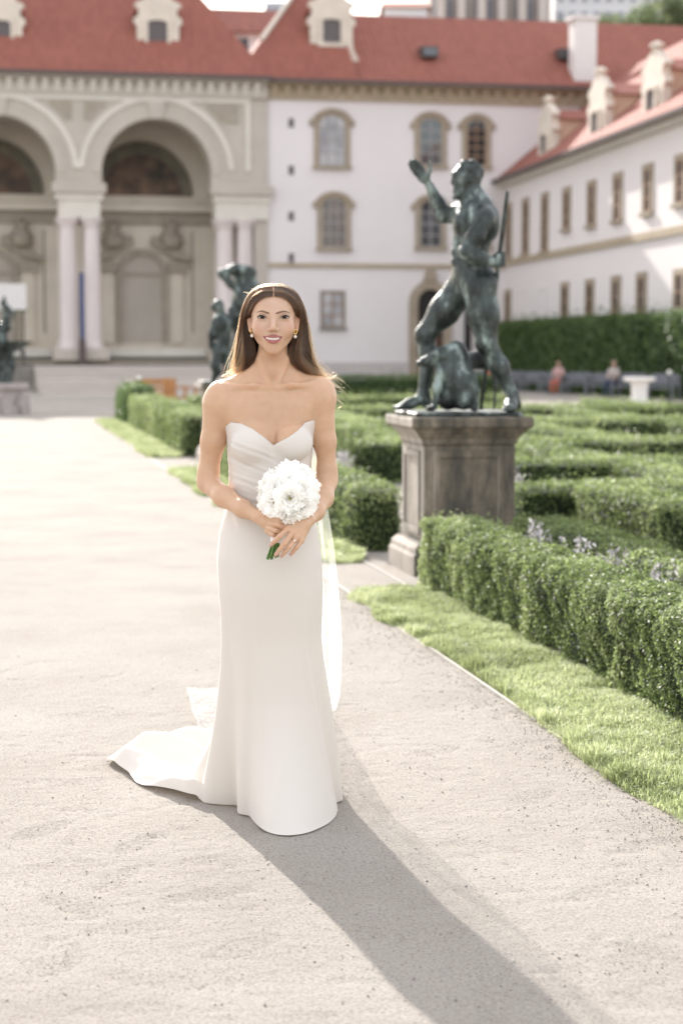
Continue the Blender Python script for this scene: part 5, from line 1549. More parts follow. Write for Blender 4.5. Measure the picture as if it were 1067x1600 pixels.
# grey garden chairs along the tall hedge, with a few visitors
M['grey_paint'] = mat('grey_paint', (0.20, 0.205, 0.225), 0.6, var=0.2)
def grey_chair():
    o = empty('garden_bench')
    w, d, hs, ht = 1.15, 0.5, 0.43, 0.88
    for sx in (-1, 1):
        for sy in (0, 1):
            MB().box(sx * w / 2 - 0.03, sx * w / 2 + 0.03, sy * d - 0.03, sy * d + 0.03, 0, 0.66 if not sy else ht - 0.06).build('leg', M['grey_paint'], o)
        MB().box(sx * w / 2 - 0.04, sx * w / 2 + 0.04, -0.05, d - 0.032, 0.663, 0.70).build('armrest', M['grey_paint'], o)
    MB().box(-w / 2 + 0.032, w / 2 - 0.032, -0.04, d - 0.032, hs - 0.05, hs).build('seat', M['grey_paint'], o)
    b = MB()
    b.prism_y([(-w / 2 + 0.032, hs + 0.06), (w / 2 - 0.032, hs + 0.06), (w / 2 - 0.032, ht - 0.1), (w / 2 - 0.15, ht), (-w / 2 + 0.15, ht), (-w / 2 + 0.032, ht - 0.1)], d - 0.02, d + 0.03)
    b.build('backrest', M['grey_paint'], o)
    return o
proto = None
spots = []
for t in np.linspace(0.03, 0.93, 9):
    q = tA.lerp(tB, float(t)) - tV * 1.1
    spots.append(q)
names = ['beside the bronze man\'s rear leg', 'second from the left along the tall hedge', 'third from the left along the tall hedge', 'fourth from the left along the tall hedge', 'fifth from the left along the tall hedge', 'sixth from the left along the tall hedge', 'just left of the stone table', 'behind the thin lamp post', 'at the right edge of the picture']
face = math.atan2(-tV.x, tV.y) + math.pi
for i, q in enumerate(spots):
    if i == 0: o = grey_chair(); proto = o
    else: o = copy_tree(proto)
    tag(o, 'grey garden seat ' + names[i], 'seat', 'grey seats along the tall hedge')
    o.location = (q.x, q.y, ground_z(q.y)); o.rotation_euler = (0, 0, rad(-38))

def visitor(px, D, lab, top, legs, hair, seat_rz, seed):
    q = at(px, 600, D); gz = ground_z(D)
    o = empty('person', (q.x, D, gz), seat_rz, lab, 'person', 'visitors sitting by the tall hedge')
    b = Blob()
    def T(i): return i
    b.ball((0, 0.02, 1.20), (0.078, 0.095, 0.115), 0.02, tagi=2)
    b.ball((0, 0.05, 1.23), (0.088, 0.095, 0.10), 0.01, tagi=3)
    b.cone((0, 0.03, 1.07), (0, 0.03, 1.14), 0.05, 0.05, 0.03, tagi=2)
    b.ball((0, 0.05, 0.90), (0.18, 0.115, 0.19), 0.05, tagi=0)
    b.ball((0, 0.08, 0.64), (0.15, 0.12, 0.20), 0.08, tagi=0)
    b.ball((0, 0.08, 0.52), (0.17, 0.14, 0.10), 0.06, tagi=1)
    for sx in (-1, 1):
        b.chain([(sx * 0.17, 0.04, 1.0), (sx * 0.22, -0.02, 0.78)], [0.06, 0.05], 0.04, tagi=0)
        b.chain([(sx * 0.22, -0.02, 0.78), (sx * 0.10, -0.24, 0.72)], [0.042, 0.032], 0.02, tagi=2)
        b.ball((sx * 0.07, -0.28, 0.71), (0.045, 0.05, 0.03), 0.02, tagi=2)
        b.chain([(sx * 0.09, 0.05, 0.52), (sx * 0.11, -0.38, 0.52)], [0.09, 0.065], 0.05, tagi=1)
        b.chain([(sx * 0.11, -0.38, 0.52), (sx * 0.11, -0.42, 0.09)], [0.062, 0.045], 0.03, tagi=1)
        b.ball((sx * 0.11, -0.48, 0.05), (0.045, 0.12, 0.045), 0.02, tagi=4)
    V_, F = b.surface(0.018)
    V_ = b.relax(V_, F, 2)
    ids = np.array([q_[7] for q_ in b.p])[b.nearest(V_[F].mean(1))]
    body = np_mesh('body', V_, F, [top, legs, M['skin_far'], hair, M['shoe']], o, smooth=True)
    body.data.polygons.foreach_set('material_index', ids.astype(np.int32))
M['skin_far'] = mat('skin_far', (0.55, 0.34, 0.25), 0.6)
M['shoe'] = mat('shoe', (0.12, 0.10, 0.09), 0.6)
hair_b = mat('hair_brown', (0.10, 0.065, 0.04), 0.6); hair_g = mat('hair_grey', (0.38, 0.31, 0.26), 0.6)
pink = mat('shirt_pink', (0.62, 0.40, 0.38), 0.8, var=0.1); cream = mat('shirt_grey', (0.52, 0.46, 0.43), 0.8, var=0.1); red = mat('shirt_red', (0.55, 0.12, 0.09), 0.8)
blue = mat('trousers_blue', (0.05, 0.06, 0.12), 0.8); red2 = mat('trousers_coral', (0.62, 0.20, 0.14), 0.8)
visitor(872, 73.5, 'visitor in a pale pink shirt sitting before the tall hedge', pink, red2, hair_b, rad(-32), 1)
visitor(958, 66.5, 'visitor in a grey shirt and dark blue trousers sitting left of the stone table', cream, blue, hair_g, rad(-36), 2)
visitor(768, 80.0, 'visitor in a red shirt half hidden behind the statue\'s rear leg', red, blue, hair_b, rad(-25), 3)
# ------------------------------------------------------------------ the bride
BD = 5.92
BS = BD / FPX
BROOT = Vector((-0.16, 5.95, 0.0))
person = empty('person', BROOT, 0, 'person in a white strapless satin gown with train and veil, holding a bouquet', 'person')
def bp_(px, py, dy=0.0):
    return np.array(at(px, py, BD + dy) - BROOT)

def skin_mat():
    m, nt, b = new_mat('skin')
    N, L = nt.nodes, nt.links
    a = N.new('ShaderNodeAttribute'); a.attribute_name = 'tint'
    n = N.new('ShaderNodeTexNoise'); n.inputs['Scale'].default_value = 38; n.inputs['Detail'].default_value = 5
    tc = N.new('ShaderNodeTexCoord'); L.new(tc.outputs['Object'], n.inputs['Vector'])
    r = N.new('ShaderNodeValToRGB'); r.color_ramp.elements[0].position = 0.35; r.color_ramp.elements[1].position = 0.68; r.color_ramp.elements[0].color = (0.955, 0.925, 0.905, 1); r.color_ramp.elements[1].color = (1.03, 1.03, 1.03, 1)
    L.new(n.outputs['Fac'], r.inputs[0])
    mx = N.new('ShaderNodeMix'); mx.data_type = 'RGBA'; mx.blend_type = 'MULTIPLY'; mx.inputs['Factor'].default_value = 0.8
    L.new(a.outputs['Color'], mx.inputs['A']); L.new(r.outputs[0], mx.inputs['B'])
    L.new(mx.outputs['Result'], b.inputs['Base Color'])
    b.inputs['Roughness'].default_value = 0.40
    b.inputs['Specular IOR Level'].default_value = 0.45
    b.inputs['Subsurface Weight'].default_value = 0.35
    b.inputs['Subsurface Radius'].default_value = (0.018, 0.007, 0.004)
    b.inputs['Subsurface Scale'].default_value = 0.9
    n2 = N.new('ShaderNodeTexNoise'); n2.inputs['Scale'].default_value = 420; n2.inputs['Detail'].default_value = 3
    L.new(tc.outputs['Object'], n2.inputs['Vector'])
    bm_ = N.new('ShaderNodeBump'); bm_.inputs['Strength'].default_value = 0.12; bm_.inputs['Distance'].default_value = 0.001
    L.new(n2.outputs['Fac'], bm_.inputs['Height']); L.new(bm_.outputs[0], b.inputs['Normal'])
    return m
M['skin'] = skin_mat()

def torso_parts(t):
    P = bp_
    t.ball(P(423, 640, 0.015), (0.150, 0.082, 0.105), 0.05)
    t.ball(P(422, 700, 0.012), (0.130, 0.093, 0.165), 0.06)
    t.ball(P(421, 775, 0.02), (0.120, 0.088, 0.13), 0.06)
    t.ball(P(421, 868, 0.025), (0.160, 0.115, 0.13), 0.07)
    t.ball(P(394, 692, -0.062), (0.061, 0.054, 0.062), 0.022)
    t.ball(P(456, 690, -0.062), (0.061, 0.054, 0.062), 0.010)
    return t
def body_blob():
    P = bp_
    b = torso_parts(Blob())
    # neck, shoulders, collar bones
    b.cone(P(427, 545, 0.022), P(425, 602, 0.035), 0.0475, 0.053, 0.03)
    b.cone(P(392, 597, 0.035), P(347, 613, 0.03), 0.032, 0.034, 0.05)
    b.cone(P(458, 597, 0.035), P(499, 608, 0.03), 0.032, 0.034, 0.05)
    b.cone(P(411, 578, 0.04), P(388, 598, 0.045), 0.032, 0.03, 0.05)
    b.cone(P(440, 578, 0.04), P(462, 598, 0.045), 0.032, 0.03, 0.05)
    b.cone(P(408, 562, 0.000), P(420, 602, -0.040), 0.0115, 0.0095, 0.016)
    b.cone(P(446, 562, 0.000), P(432, 602, -0.040), 0.0115, 0.0095, 0.016)
    b.cone(P(417, 606, -0.046), P(398, 603, -0.042), 0.0100, 0.0095, 0.011); b.cone(P(398, 603, -0.042), P(352, 606, -0.004), 0.0095, 0.009, 0.011)
    b.cone(P(434, 606, -0.046), P(454, 602, -0.042), 0.0100, 0.0095, 0.011); b.cone(P(454, 602, -0.042), P(494, 602, -0.004), 0.0095, 0.009, 0.011)
    b.ball(P(342, 629, 0.02), (0.046, 0.048, 0.050), 0.05)
    b.ball(P(500, 621, 0.02), (0.047, 0.048, 0.050), 0.05)
    # right arm (left in the picture)
    b.chain([P(339, 634, 0.02), P(333, 690, 0.025), P(326, 738, 0.03), P(325, 754, 0.028)], [0.0435, 0.0372, 0.0322, 0.0312], 0.02)
    b.chain([P(325, 754, 0.028), P(350, 776, -0.055), P(380, 795, -0.125), P(402, 806, -0.17)], [0.0312, 0.0325, 0.026, 0.0200], 0.02)
    # left arm
    b.chain([P(502, 626, 0.02), P(508, 690, 0.022), P(511, 735, 0.022), P(511, 752, 0.018)], [0.0425, 0.0332, 0.030, 0.030], 0.02)
    b.chain([P(511, 752, 0.018), P(504, 778, -0.045), P(493, 800, -0.125), P(484, 811, -0.18)], [0.031, 0.0325, 0.0255, 0.0195], 0.02)
    # right hand around the stems
    b.ball(P(411, 811, -0.185), (0.026, 0.017, 0.021), 0.02, rot=Matrix.Rotation(rad(28), 3, 'Y'))
    b.ball(P(419, 818, -0.198), (0.020, 0.015, 0.021), 0.02)
    for pts, r in (([(422, 811, -0.212), (434, 812, -0.236), (444, 818, -0.226), (447, 822, -0.21)], 0.0083), ([(421, 818, -0.214), (434, 820, -0.240), (444, 826, -0.228), (446, 829, -0.212)], 0.0084),
                   ([(419, 825, -0.212), (431, 829, -0.236), (440, 832, -0.226), (442, 833, -0.212)], 0.008), ([(417, 830, -0.206), (427, 836, -0.228), (435, 837, -0.22), (437, 837, -0.208)], 0.0072)):
        b.chain([P(*q) for q in pts], [r, r * 0.98, r * 0.9, r * 0.78], 0.003)
    b.chain([P(409, 803, -0.19), P(424, 803, -0.222), P(437, 806, -0.236)], [0.011, 0.009, 0.0075], 0.008)
    # left hand laid over the stems
    b.ball(P(470, 823, -0.222), (0.030, 0.015, 0.022), 0.02, rot=Matrix.Rotation(rad(-38), 3, 'Y'))
    for (mx_, my_, md) in ((450, 826, -0.245), (457, 832, -0.249), (464, 839, -0.247), (471, 845, -0.240)):
        b.cone(P(482, 813, -0.192), P(mx_, my_, md), 0.0135, 0.0092, 0.012)
    fl = [([(450, 826, -0.245), (437, 838, -0.264), (429, 846, -0.262), (423, 852, -0.256)], 0.0082), ([(457, 832, -0.249), (445, 849, -0.268), (437, 859, -0.265), (431, 867, -0.258)], 0.0084),
          ([(464, 839, -0.247), (453, 854, -0.264), (446, 862, -0.261), (440, 869, -0.254)], 0.0080), ([(471, 845, -0.240), (463, 856, -0.254), (458, 862, -0.252), (454, 867, -0.246)], 0.0070)]
    for pts, r in fl:
        b.chain([P(*q) for q in pts], [r * 1.08, r, r * 0.88, r * 0.72], 0.003)
    b.chain([P(476, 816, -0.205), P(461, 816, -0.225), P(449, 820, -0.228)], [0.012, 0.0095, 0.008], 0.008)
    # head
    global HEAD
    h0 = len(b.p)
    b.ball(P(427.5, 489, 0.020), (0.0735, 0.093, 0.088), 0.02)
    b.ball(P(427, 510, -0.028), (0.0580, 0.060, 0.0725), 0.025)
    b.ball(P(427, 474, -0.035), (0.060, 0.046, 0.040), 0.04)
    b.ball(P(427, 542.5, -0.067), (0.0165, 0.0160, 0.0165), 0.025)
    b.cone(P(404.5, 521, -0.004), P(421.8, 543.8, -0.058), 0.0125, 0.0108, 0.03)
    b.cone(P(450, 521, -0.004), P(432.2, 543.8, -0.058), 0.0125, 0.0108, 0.03)
    b.ball(P(406.5, 511.5, -0.056), (0.021, 0.020, 0.019), 0.03)
    b.ball(P(447.5, 511.5, -0.056), (0.021, 0.020, 0.019), 0.03)
    b.cone(P(411, 489.5, -0.078), P(443, 489.5, -0.078), 0.0085, 0.0085, 0.02)
    for ex in (410, 444.5):
        b.ball(P(ex, 497, -0.108), (0.0175, 0.019, 0.0105), 0.014, sub=True)
        b.ball(P(ex, 496.5, -0.0745), (0.0150, 0.0125, 0.0115), 0.007)
    b.cone(P(427, 492, -0.083), P(427, 511, -0.104), 0.0070, 0.0085, 0.014)
    b.ball(P(427, 513, -0.1055), (0.0085, 0.0090, 0.0080), 0.008)
    for ex in (420.5, 433.5):
        b.ball(P(427 + (ex - 427) * 0.93, 515.0, -0.0955), (0.0060, 0.0080, 0.0056), 0.006)
        b.ball(P(427 + (ex - 427) * 0.5, 518.6, -0.103), (0.0026, 0.003, 0.0018), 0.002, sub=True)
    b.ball(P(427, 529, -0.074), (0.029, 0.020, 0.020), 0.02)
    for sx in (-1, 1):
        b.chain([P(427 + sx * 9, 517.5, -0.0985), P(427 + sx * 13.5, 521.5, -0.0945), P(427 + sx * 16.8, 526.5, -0.0890)], [0.002, 0.0026, 0.0022], 0.006)
        for q in range(len(b.p) - 2, len(b.p)): b.p[q] = b.p[q][:6] + (True, 0)
        b.ball(P(427 + sx * 18.5, 517, -0.066), (0.0165, 0.014, 0.013), 0.02)
    b.chain([P(412.5, 527.3, -0.080), P(421, 525.6, -0.0935), P(427, 526.2, -0.0955), P(433, 525.6, -0.0935), P(440.5, 527.3, -0.080)], [0.002, 0.0038, 0.0040, 0.0038, 0.002], 0.004)
    b.chain([P(414, 529, -0.080), P(420, 533.5, -0.090), P(427, 535.0, -0.0930), P(434, 533.5, -0.090), P(439.5, 529, -0.080)], [0.002, 0.0045, 0.0050, 0.0045, 0.002], 0.004)
    for sx in (-1, 1):
        ec = P(427.5 + sx * 37.5, 503, 0.006)
        b.ball(ec, (0.0075, 0.017, 0.030), 0.008, rot=Matrix.Rotation(rad(8 * sx), 3, 'Y'))
        b.ball(P(427.5 + sx * 38.5, 501, -0.008), (0.0055, 0.009, 0.017), 0.006, sub=True)
        b.ball(P(427.5 + sx * 36.3, 515, -0.002), (0.0055, 0.008, 0.009), 0.006)
    HEAD = list(range(h0, len(b.p)))
    return b
HEAD = None
BODY = body_blob()
bo, bV, bF = BODY.build('body', 0.0023, M['skin'], person, it=1)
# skin tones: rosier cheeks, nose, ears, knuckles and elbows, plus painted shade and highlights
tint = np.tile(np.array([0.625, 0.402, 0.262]), (len(bV), 1))
def blush_shade(c, r, col, amt):
    d = np.linalg.norm((bV - c) / r, axis=1)
    w_ = (np.exp(-d * d) * amt)[:, None]
    tint[:] = tint * (1 - w_) + np.array(col) * w_
ROSE = (0.52, 0.225, 0.175)
TAN_SHADE = (0.48, 0.255, 0.13); FAIR_LIGHT = (0.64, 0.46, 0.365)  # tan and fair patches paint contour shade and highlights onto the skin
blush_shade(bp_(427, 500, -0.05), np.array([0.062, 0.07, 0.075]), (0.60, 0.408, 0.315), 0.9)
for sx in (-1, 1):
    blush_shade(bp_(427 + sx * 27, 524, -0.03), 0.018, TAN_SHADE, 0.55)
    blush_shade(bp_(427 + sx * 33, 478, -0.02), 0.020, TAN_SHADE, 0.45)
    blush_shade(bp_(427 + sx * 11, 516, -0.085), 0.006, TAN_SHADE, 0.2)
    blush_shade(bp_(427 + sx * 17.3, 491.5, -0.075), np.array([0.014, 0.02, 0.0045]), (0.40, 0.22, 0.15), 0.55)
    blush_shade(bp_(427 + sx * 17.3, 500.5, -0.08), np.array([0.012, 0.02, 0.004]), (0.47, 0.29, 0.22), 0.4)
    blush_shade(bp_(427 + sx * 18, 504.5, -0.08), 0.010, FAIR_LIGHT, 0.5)
    blush_shade(bp_(427 + sx * 36, 603, -0.05), np.array([0.05, 0.03, 0.006]), TAN_SHADE, 0.35)
    blush_shade(bp_(424 + sx * 84, 700, 0.02), 0.06, TAN_SHADE, 0.3)
blush_shade(bp_(425, 640, -0.08), np.array([0.11, 0.08, 0.07]), (0.55, 0.35, 0.225), 0.7)
blush_shade(bp_(425, 560, -0.03), np.array([0.06, 0.05, 0.022]), TAN_SHADE, 0.6)
blush_shade(bp_(425, 585, -0.03), np.array([0.03, 0.05, 0.03]), TAN_SHADE, 0.35)
blush_shade(bp_(427, 473, -0.08), np.array([0.03, 0.03, 0.018]), FAIR_LIGHT, 0.5)
blush_shade(bp_(427, 503, -0.105), np.array([0.005, 0.02, 0.02]), FAIR_LIGHT, 0.6)
blush_shade(bp_(427, 543, -0.085), 0.012, FAIR_LIGHT, 0.3)
blush_shade(bp_(326, 752, 0.02), 0.03, ROSE, 0.2)
for sx in (-1, 1):
    blush_shade(bp_(427 + sx * 23, 512, -0.07), 0.020, ROSE, 0.42)
    blush_shade(bp_(427.5 + sx * 38, 504, 0.0), 0.02, ROSE, 0.35)
blush_shade(bp_(427, 514, -0.115), 0.009, ROSE, 0.12)
for q in ((423, 852, -0.256), (431, 867, -0.258), (440, 869, -0.254), (454, 867, -0.246), (444, 818, -0.226), (444, 826, -0.228)):
    blush_shade(bp_(*q), 0.012, ROSE, 0.35)
for q in ((437, 838, -0.264), (445, 849, -0.268), (453, 854, -0.264), (463, 856, -0.254)):
    blush_shade(bp_(*q), 0.007, ROSE, 0.25)
blush_shade(bp_(432, 688, -0.09), np.array([0.006, 0.03, 0.028]), (0.33, 0.17, 0.10), 0.55)  # cleavage shade painted into the skin tone
ca = bo.data.attributes.new('tint', 'FLOAT_COLOR', 'POINT')
ca.data.foreach_set('color', np.concatenate([tint, np.ones((len(tint), 1))], 1).astype(np.float32).ravel())

# --- surface patches that sit on the face --------------------------------------
def on_skin(px, py, lift=0.0006, near=-0.135, far=0.02):
    """points of the face's surface seen at photograph pixels"""
    px = np.asarray(px, float).ravel(); py = np.asarray(py, float).ravel()
    K = 110
    ds = np.linspace(0, 1, K)
    A_ = np.array([at(x_, y_, BD + near) - BROOT for x_, y_ in zip(px, py)]); B_ = np.array([at(x_, y_, BD + far) - BROOT for x_, y_ in zip(px, py)])
    line = A_[:, None] + (B_ - A_)[:, None] * ds[None, :, None]
    v = BODY.eval(line.reshape(-1, 3), HEAD).reshape(len(px), K)
    k = np.clip(np.argmax(v < 0, axis=1), 1, K - 1)
    r_ = np.arange(len(px))
    t = v[r_, k - 1] / (v[r_, k - 1] - v[r_, k] + 1e-12)
    q = line[r_, k - 1] + (line[r_, k] - line[r_, k - 1]) * t[:, None]
    dirn = A_ - B_; dirn /= np.linalg.norm(dirn, axis=1, keepdims=True)
    return q + dirn * lift
def patch(name, PX, PY, lift, material, cols=None, parent=person, bulge=None):
    n, m = PX.shape
    lf = lift if bulge is None else 0.0
    W = on_skin(PX, PY, lf)
    if bulge is not None:
        W[:, 1] -= np.asarray(bulge).ravel()
    idx = np.arange(n * m).reshape(n, m)
    f = np.stack([idx[:-1, :-1], idx[1:, :-1], idx[1:, 1:], idx[:-1, 1:]], -1).reshape(-1, 4)
    o = np_mesh(name, W, f, material, parent, smooth=True)
    if cols is not None:
        a = o.data.attributes.new('tint', 'FLOAT_COLOR', 'POINT')
        a.data.foreach_set('color', np.concatenate([cols.reshape(-1, 3), np.ones((n * m, 1))], 1).astype(np.float32).ravel())
    return o
def tint_mat(name, rough, spec=0.5, sss=0.0):
    m, nt, b = new_mat(name)
    a = nt.nodes.new('ShaderNodeAttribute'); a.attribute_name = 'tint'
    nt.links.new(a.outputs['Color'], b.inputs['Base Color'])
    b.inputs['Roughness'].default_value = rough; b.inputs['Specular IOR Level'].default_value = spec
    return m
M['eye'] = tint_mat('eye', 0.35, 0.2)
M['lash'] = mat('lash', (0.022, 0.013, 0.010), 0.7)
M['brow'] = mat('brow', (0.20, 0.115, 0.078), 0.75)
M['lip'] = mat('lip', (0.42, 0.155, 0.135), 0.34, var=0.1, scale=90)
M['tooth'] = mat('tooth', (0.86, 0.82, 0.76), 0.25)
M['mouth'] = mat('mouth', (0.10, 0.03, 0.028), 0.5)
M['lid_shade'] = mat('lid_shade', (0.40, 0.235, 0.17), 0.5)
lin = np.linspace
def crv(pts, u):
    pts = np.array(pts, float)
    t = np.linspace(0, 1, len(pts))
    # smooth interpolation through the points
    from_ = np.interp(u, t, pts[:, 0]), np.interp(u, t, pts[:, 1])
    return from_
def smooth_curve(pts, n):
    """Catmull-Rom through points, n samples"""
    pts = np.array(pts, float)
    p = np.vstack([2 * pts[0] - pts[1], pts, 2 * pts[-1] - pts[-2]])
    u = np.linspace(0, len(pts) - 1 - 1e-6, n); i = u.astype(int); t = (u - i)[:, None]
    a, b_, c, d = p[i], p[i + 1], p[i + 2], p[i + 3]
    return 0.5 * ((2 * b_) + (-a + c) * t + (2 * a - 5 * b_ + 4 * c - d) * t ** 2 + (-a + 3 * b_ - 3 * c + d) * t ** 3)
def strip(name, top, bot, n, m, lift, material, cols=None, bulge=None):
    a = smooth_curve(top, n); b_ = smooth_curve(bot, n)
    t = np.linspace(0, 1, m)[None, :]
    PX = a[:, :1] * (1 - t) + b_[:, :1] * t; PY = a[:, 1:] * (1 - t) + b_[:, 1:] * t
    bl = None
    if bulge is not None:
        u = np.linspace(0, 1, n)[:, None]
        bl = lift + bulge * np.sin(np.pi * t) * np.sin(np.pi * np.clip(u, 0.02, 0.98)) ** 0.7
    return patch(name, PX, PY, lift, material, cols, bulge=bl)
for sx, ec in ((-1, 410.0), (1, 444.3)):
    f = lambda dx, y_: (ec + sx * dx, y_)
    # dx runs from the inner corner (-) to the outer corner (+)
    up = [f(-7.0, 497.2), f(-4, 494.9), f(0, 493.6), f(4, 493.9), f(7.4, 495.4)]
    lo = [f(-7.0, 497.4), f(-4, 497.8), f(0, 498.0), f(4, 497.6), f(7.4, 495.8)]
    n, m = 34, 12
    a = smooth_curve(up, n); b_ = smooth_curve(lo, n); t = np.linspace(0, 1, m)[None, :]
    PX = a[:, :1] * (1 - t) + b_[:, :1] * t; PY = a[:, 1:] * (1 - t) + b_[:, 1:] * t
    col = np.tile(np.array([0.42, 0.345, 0.30]), (n, m, 1))
    rr = np.hypot(PX - (ec + 0.2), (PY - 495.6))
    col[rr < 3.4] = (0.06, 0.040, 0.025); col[rr < 1.6] = (0.008, 0.008, 0.008)
    col[(rr >= 2.9) & (rr < 3.5)] = (0.035, 0.025, 0.018)
    
    patch('eye', PX, PY, 0.0007, M['eye'], col)
    strip('upper_lash', [f(-7.2, 497.0), f(-4, 493.9), f(0, 492.2), f(4, 492.2), f(7.4, 494.0), f(8.4, 494.3)], [f(-7.0, 497.6), f(-4, 495.4), f(0, 494.3), f(4, 494.6), f(7.4, 496.0), f(8.3, 495.2)], 24, 3, 0.0012, M['lash'], bulge=0.0005)
    strip('lower_lash', [f(-4.5, 497.6), f(0, 497.8), f(4, 497.4), f(7.8, 495.6)], [f(-4.5, 498.0), f(0, 498.5), f(4, 498.2), f(8.0, 496.4)], 16, 3, 0.0010, M['brow'])
    strip('eyelid_shade', [f(-7, 494.4), f(-3, 491.0), f(1, 489.9), f(5, 490.3), f(9, 492.3)], [f(-7, 494.9), f(-3, 491.8), f(1, 490.7), f(5, 491.2), f(9, 492.9)], 16, 3, 0.0007, M['lid_shade'])  # crease shade above the eye, drawn as a dark strip
if True:
    strip('eyebrow', [(421.0, 488.6), (416.5, 486.7), (411, 485.2), (406.5, 485.3), (401.2, 487.9)], [(420.6, 491.0), (416, 489.6), (411, 488.0), (406.5, 487.4), (400.8, 488.8)], 26, 5, 0.0005, M['brow'], bulge=0.0007)
    strip('eyebrow', [(430.9, 488.7), (435.5, 486.9), (442, 485.5), (447, 485.8), (453.0, 488.8)], [(431.1, 491.1), (436, 489.8), (442, 488.3), (447, 487.9), (453.3, 489.8)], 26, 5, 0.0005, M['brow'], bulge=0.0007)
cl, cr = (410.4, 525.3), (441.8, 525.7)
strip('mouth', [cl, (417, 526.8), (427, 527.2), (435, 526.9), cr], [cl, (417, 530.2), (427, 532.4), (435, 530.6), cr], 26, 6, 0.0016, M['mouth'])
strip('teeth', [(415.6, 527.3), (420, 526.9), (427, 527.2), (433, 527.0), (437.0, 527.5)], [(415.6, 528.6), (420, 530.3), (427, 531.2), (433, 530.5), (437.0, 528.9)], 26, 5, 0.0020, M['tooth'], bulge=0.0010)
strip('upper_lip', [cl, (416, 524.5), (423.6, 522.9), (427, 523.6), (430.4, 523.0), (437, 524.7), cr], [cl, (416, 527.0), (423.6, 528.0), (427, 528.4), (430.4, 528.1), (437, 527.2), cr], 34, 6, 0.0024, M['lip'], bulge=0.0024)
strip('lower_lip', [cl, (416, 528.9), (421, 530.5), (427, 531.2), (432, 530.7), (437, 529.2), cr], [cl, (415.6, 532.2), (421, 535.8), (427, 537.1), (432, 536.1), (437.4, 532.8), cr], 34, 6, 0.0022, M['lip'], bulge=0.0036)

# --- finger nails, ring, earrings ---------------------------------------------------
M['nail'] = mat('nail', (0.60, 0.37, 0.31), 0.2)
for (tx, ty, td, bx, by) in ((424.2, 850.6, -0.2625, 429, 846), (432, 865.4, -0.2645, 437, 859), (441, 867.4, -0.2605, 446, 862), (454.6, 865.6, -0.2515, 458, 862)):
    a = bp_(tx, ty, td); c = bp_(bx, by, td)
    d = Vector(c - a).normalized()
    bm = bmesh.new(); bmesh.ops.create_uvsphere(bm, u_segments=10, v_segments=6, radius=1)
    me = bpy.data.meshes.new('nail'); bm.to_mesh(me); bm.free()
    o = link_mesh('nail', me, M['nail'], person, True)
    o.location = a; o.rotation_euler = d.to_track_quat('X', 'Z').to_euler(); o.scale = (0.0068, 0.0026, 0.0046)
    q = d.to_track_quat('X', 'Y'); o.rotation_euler = (Matrix.Rotation(math.atan2(d.z, d.x) * -1, 3, 'Y')).to_euler()
M['gold'] = mat('gold', (0.85, 0.55, 0.20), 0.22, metallic=1.0)
M['pearl'] = mat('pearl', (0.88, 0.83, 0.77), 0.18, spec=0.8)
M['diamond'] = mat('diamond', (0.9, 0.9, 0.92), 0.03, spec=1.0)
a, c = Vector(bp_(464, 839, -0.247)), Vector(bp_(453, 854, -0.264))
rp = a.lerp(c, 0.42); ax = (c - a).normalized()
ring = MB()
u_ = ax.orthogonal().normalized(); v_ = ax.cross(u_)
pts = [rp + (u_ * math.cos(t) + v_ * math.sin(t)) * 0.0092 for t in lin(0, 2 * math.pi, 25)]
ro = ring.tube(pts, 0.0011, 6).build('ring', M['gold'], person, smooth=True)
bm = bmesh.new(); bmesh.ops.create_icosphere(bm, subdivisions=1, radius=0.0036); me = bpy.data.meshes.new('stone'); bm.to_mesh(me); bm.free()
so = link_mesh('stone', me, M['diamond'], ro); so.location = rp + Vector((0.002, -0.0105, 0.002))
for (hx, hy, px_, py_) in ((393.7, 517.5, 394, 524.5), (461.6, 518.5, 461.2, 526)):
    e = empty('earring', bp_(hx, hy, -0.016)); e.parent = person
    MB().tube([(0.0 + 0.0012 * math.sin(t), 0.006 * math.sin(t) * 0.3, 0.0085 * math.cos(t) + 0.0) for t in lin(0, 2 * math.pi, 19)] if False else [(0.0045 * math.sin(t), 0.0035 * math.sin(t), 0.0075 * math.cos(t)) for t in lin(0, 2 * math.pi, 19)], 0.0019, 8).build('hoop', M['gold'], e, smooth=True)
    bm = bmesh.new(); bmesh.ops.create_uvsphere(bm, u_segments=14, v_segments=10, radius=0.0056); me = bpy.data.meshes.new('pearl'); bm.to_mesh(me); bm.free()
    p_ = link_mesh('pearl', me, M['pearl'], e, True); p_.location = bp_(px_, py_, -0.018) - bp_(hx, hy, -0.016)

# --- hair -----------------------------------------------------------------------------
M['hair_base'] = mat('hair_base', (0.050, 0.026, 0.014), 0.55, var=0.3, scale=60)
hb_ = Blob()
P = bp_
hb_.ball(P(427.5, 485, 0.030), (0.0775, 0.092, 0.083), 0.03)
hb_.ball(P(427, 530, 0.095), (0.070, 0.045, 0.14), 0.05)
hb_.ball(P(425, 600, 0.118), (0.075, 0.032, 0.12), 0.05)
hb_.chain([P(392, 486, 0.02), P(385, 520, 0.035), P(383, 555, 0.038), P(384, 577, 0.05)], [0.013, 0.016, 0.024, 0.012], 0.03)
hb_.chain([P(463, 486, 0.02), P(470, 520, 0.035), P(471, 548, 0.03), P(482, 570, 0.05), P(494, 587, 0.07)], [0.012, 0.014, 0.022, 0.014, 0.007], 0.03)
hb_.ball(P(427, 513, -0.105), (0.0700, 0.098, 0.1055), 0.006, sub=True)
hbo, _v, _f = hb_.build('hair_base', 0.004, M['hair_base'], person)
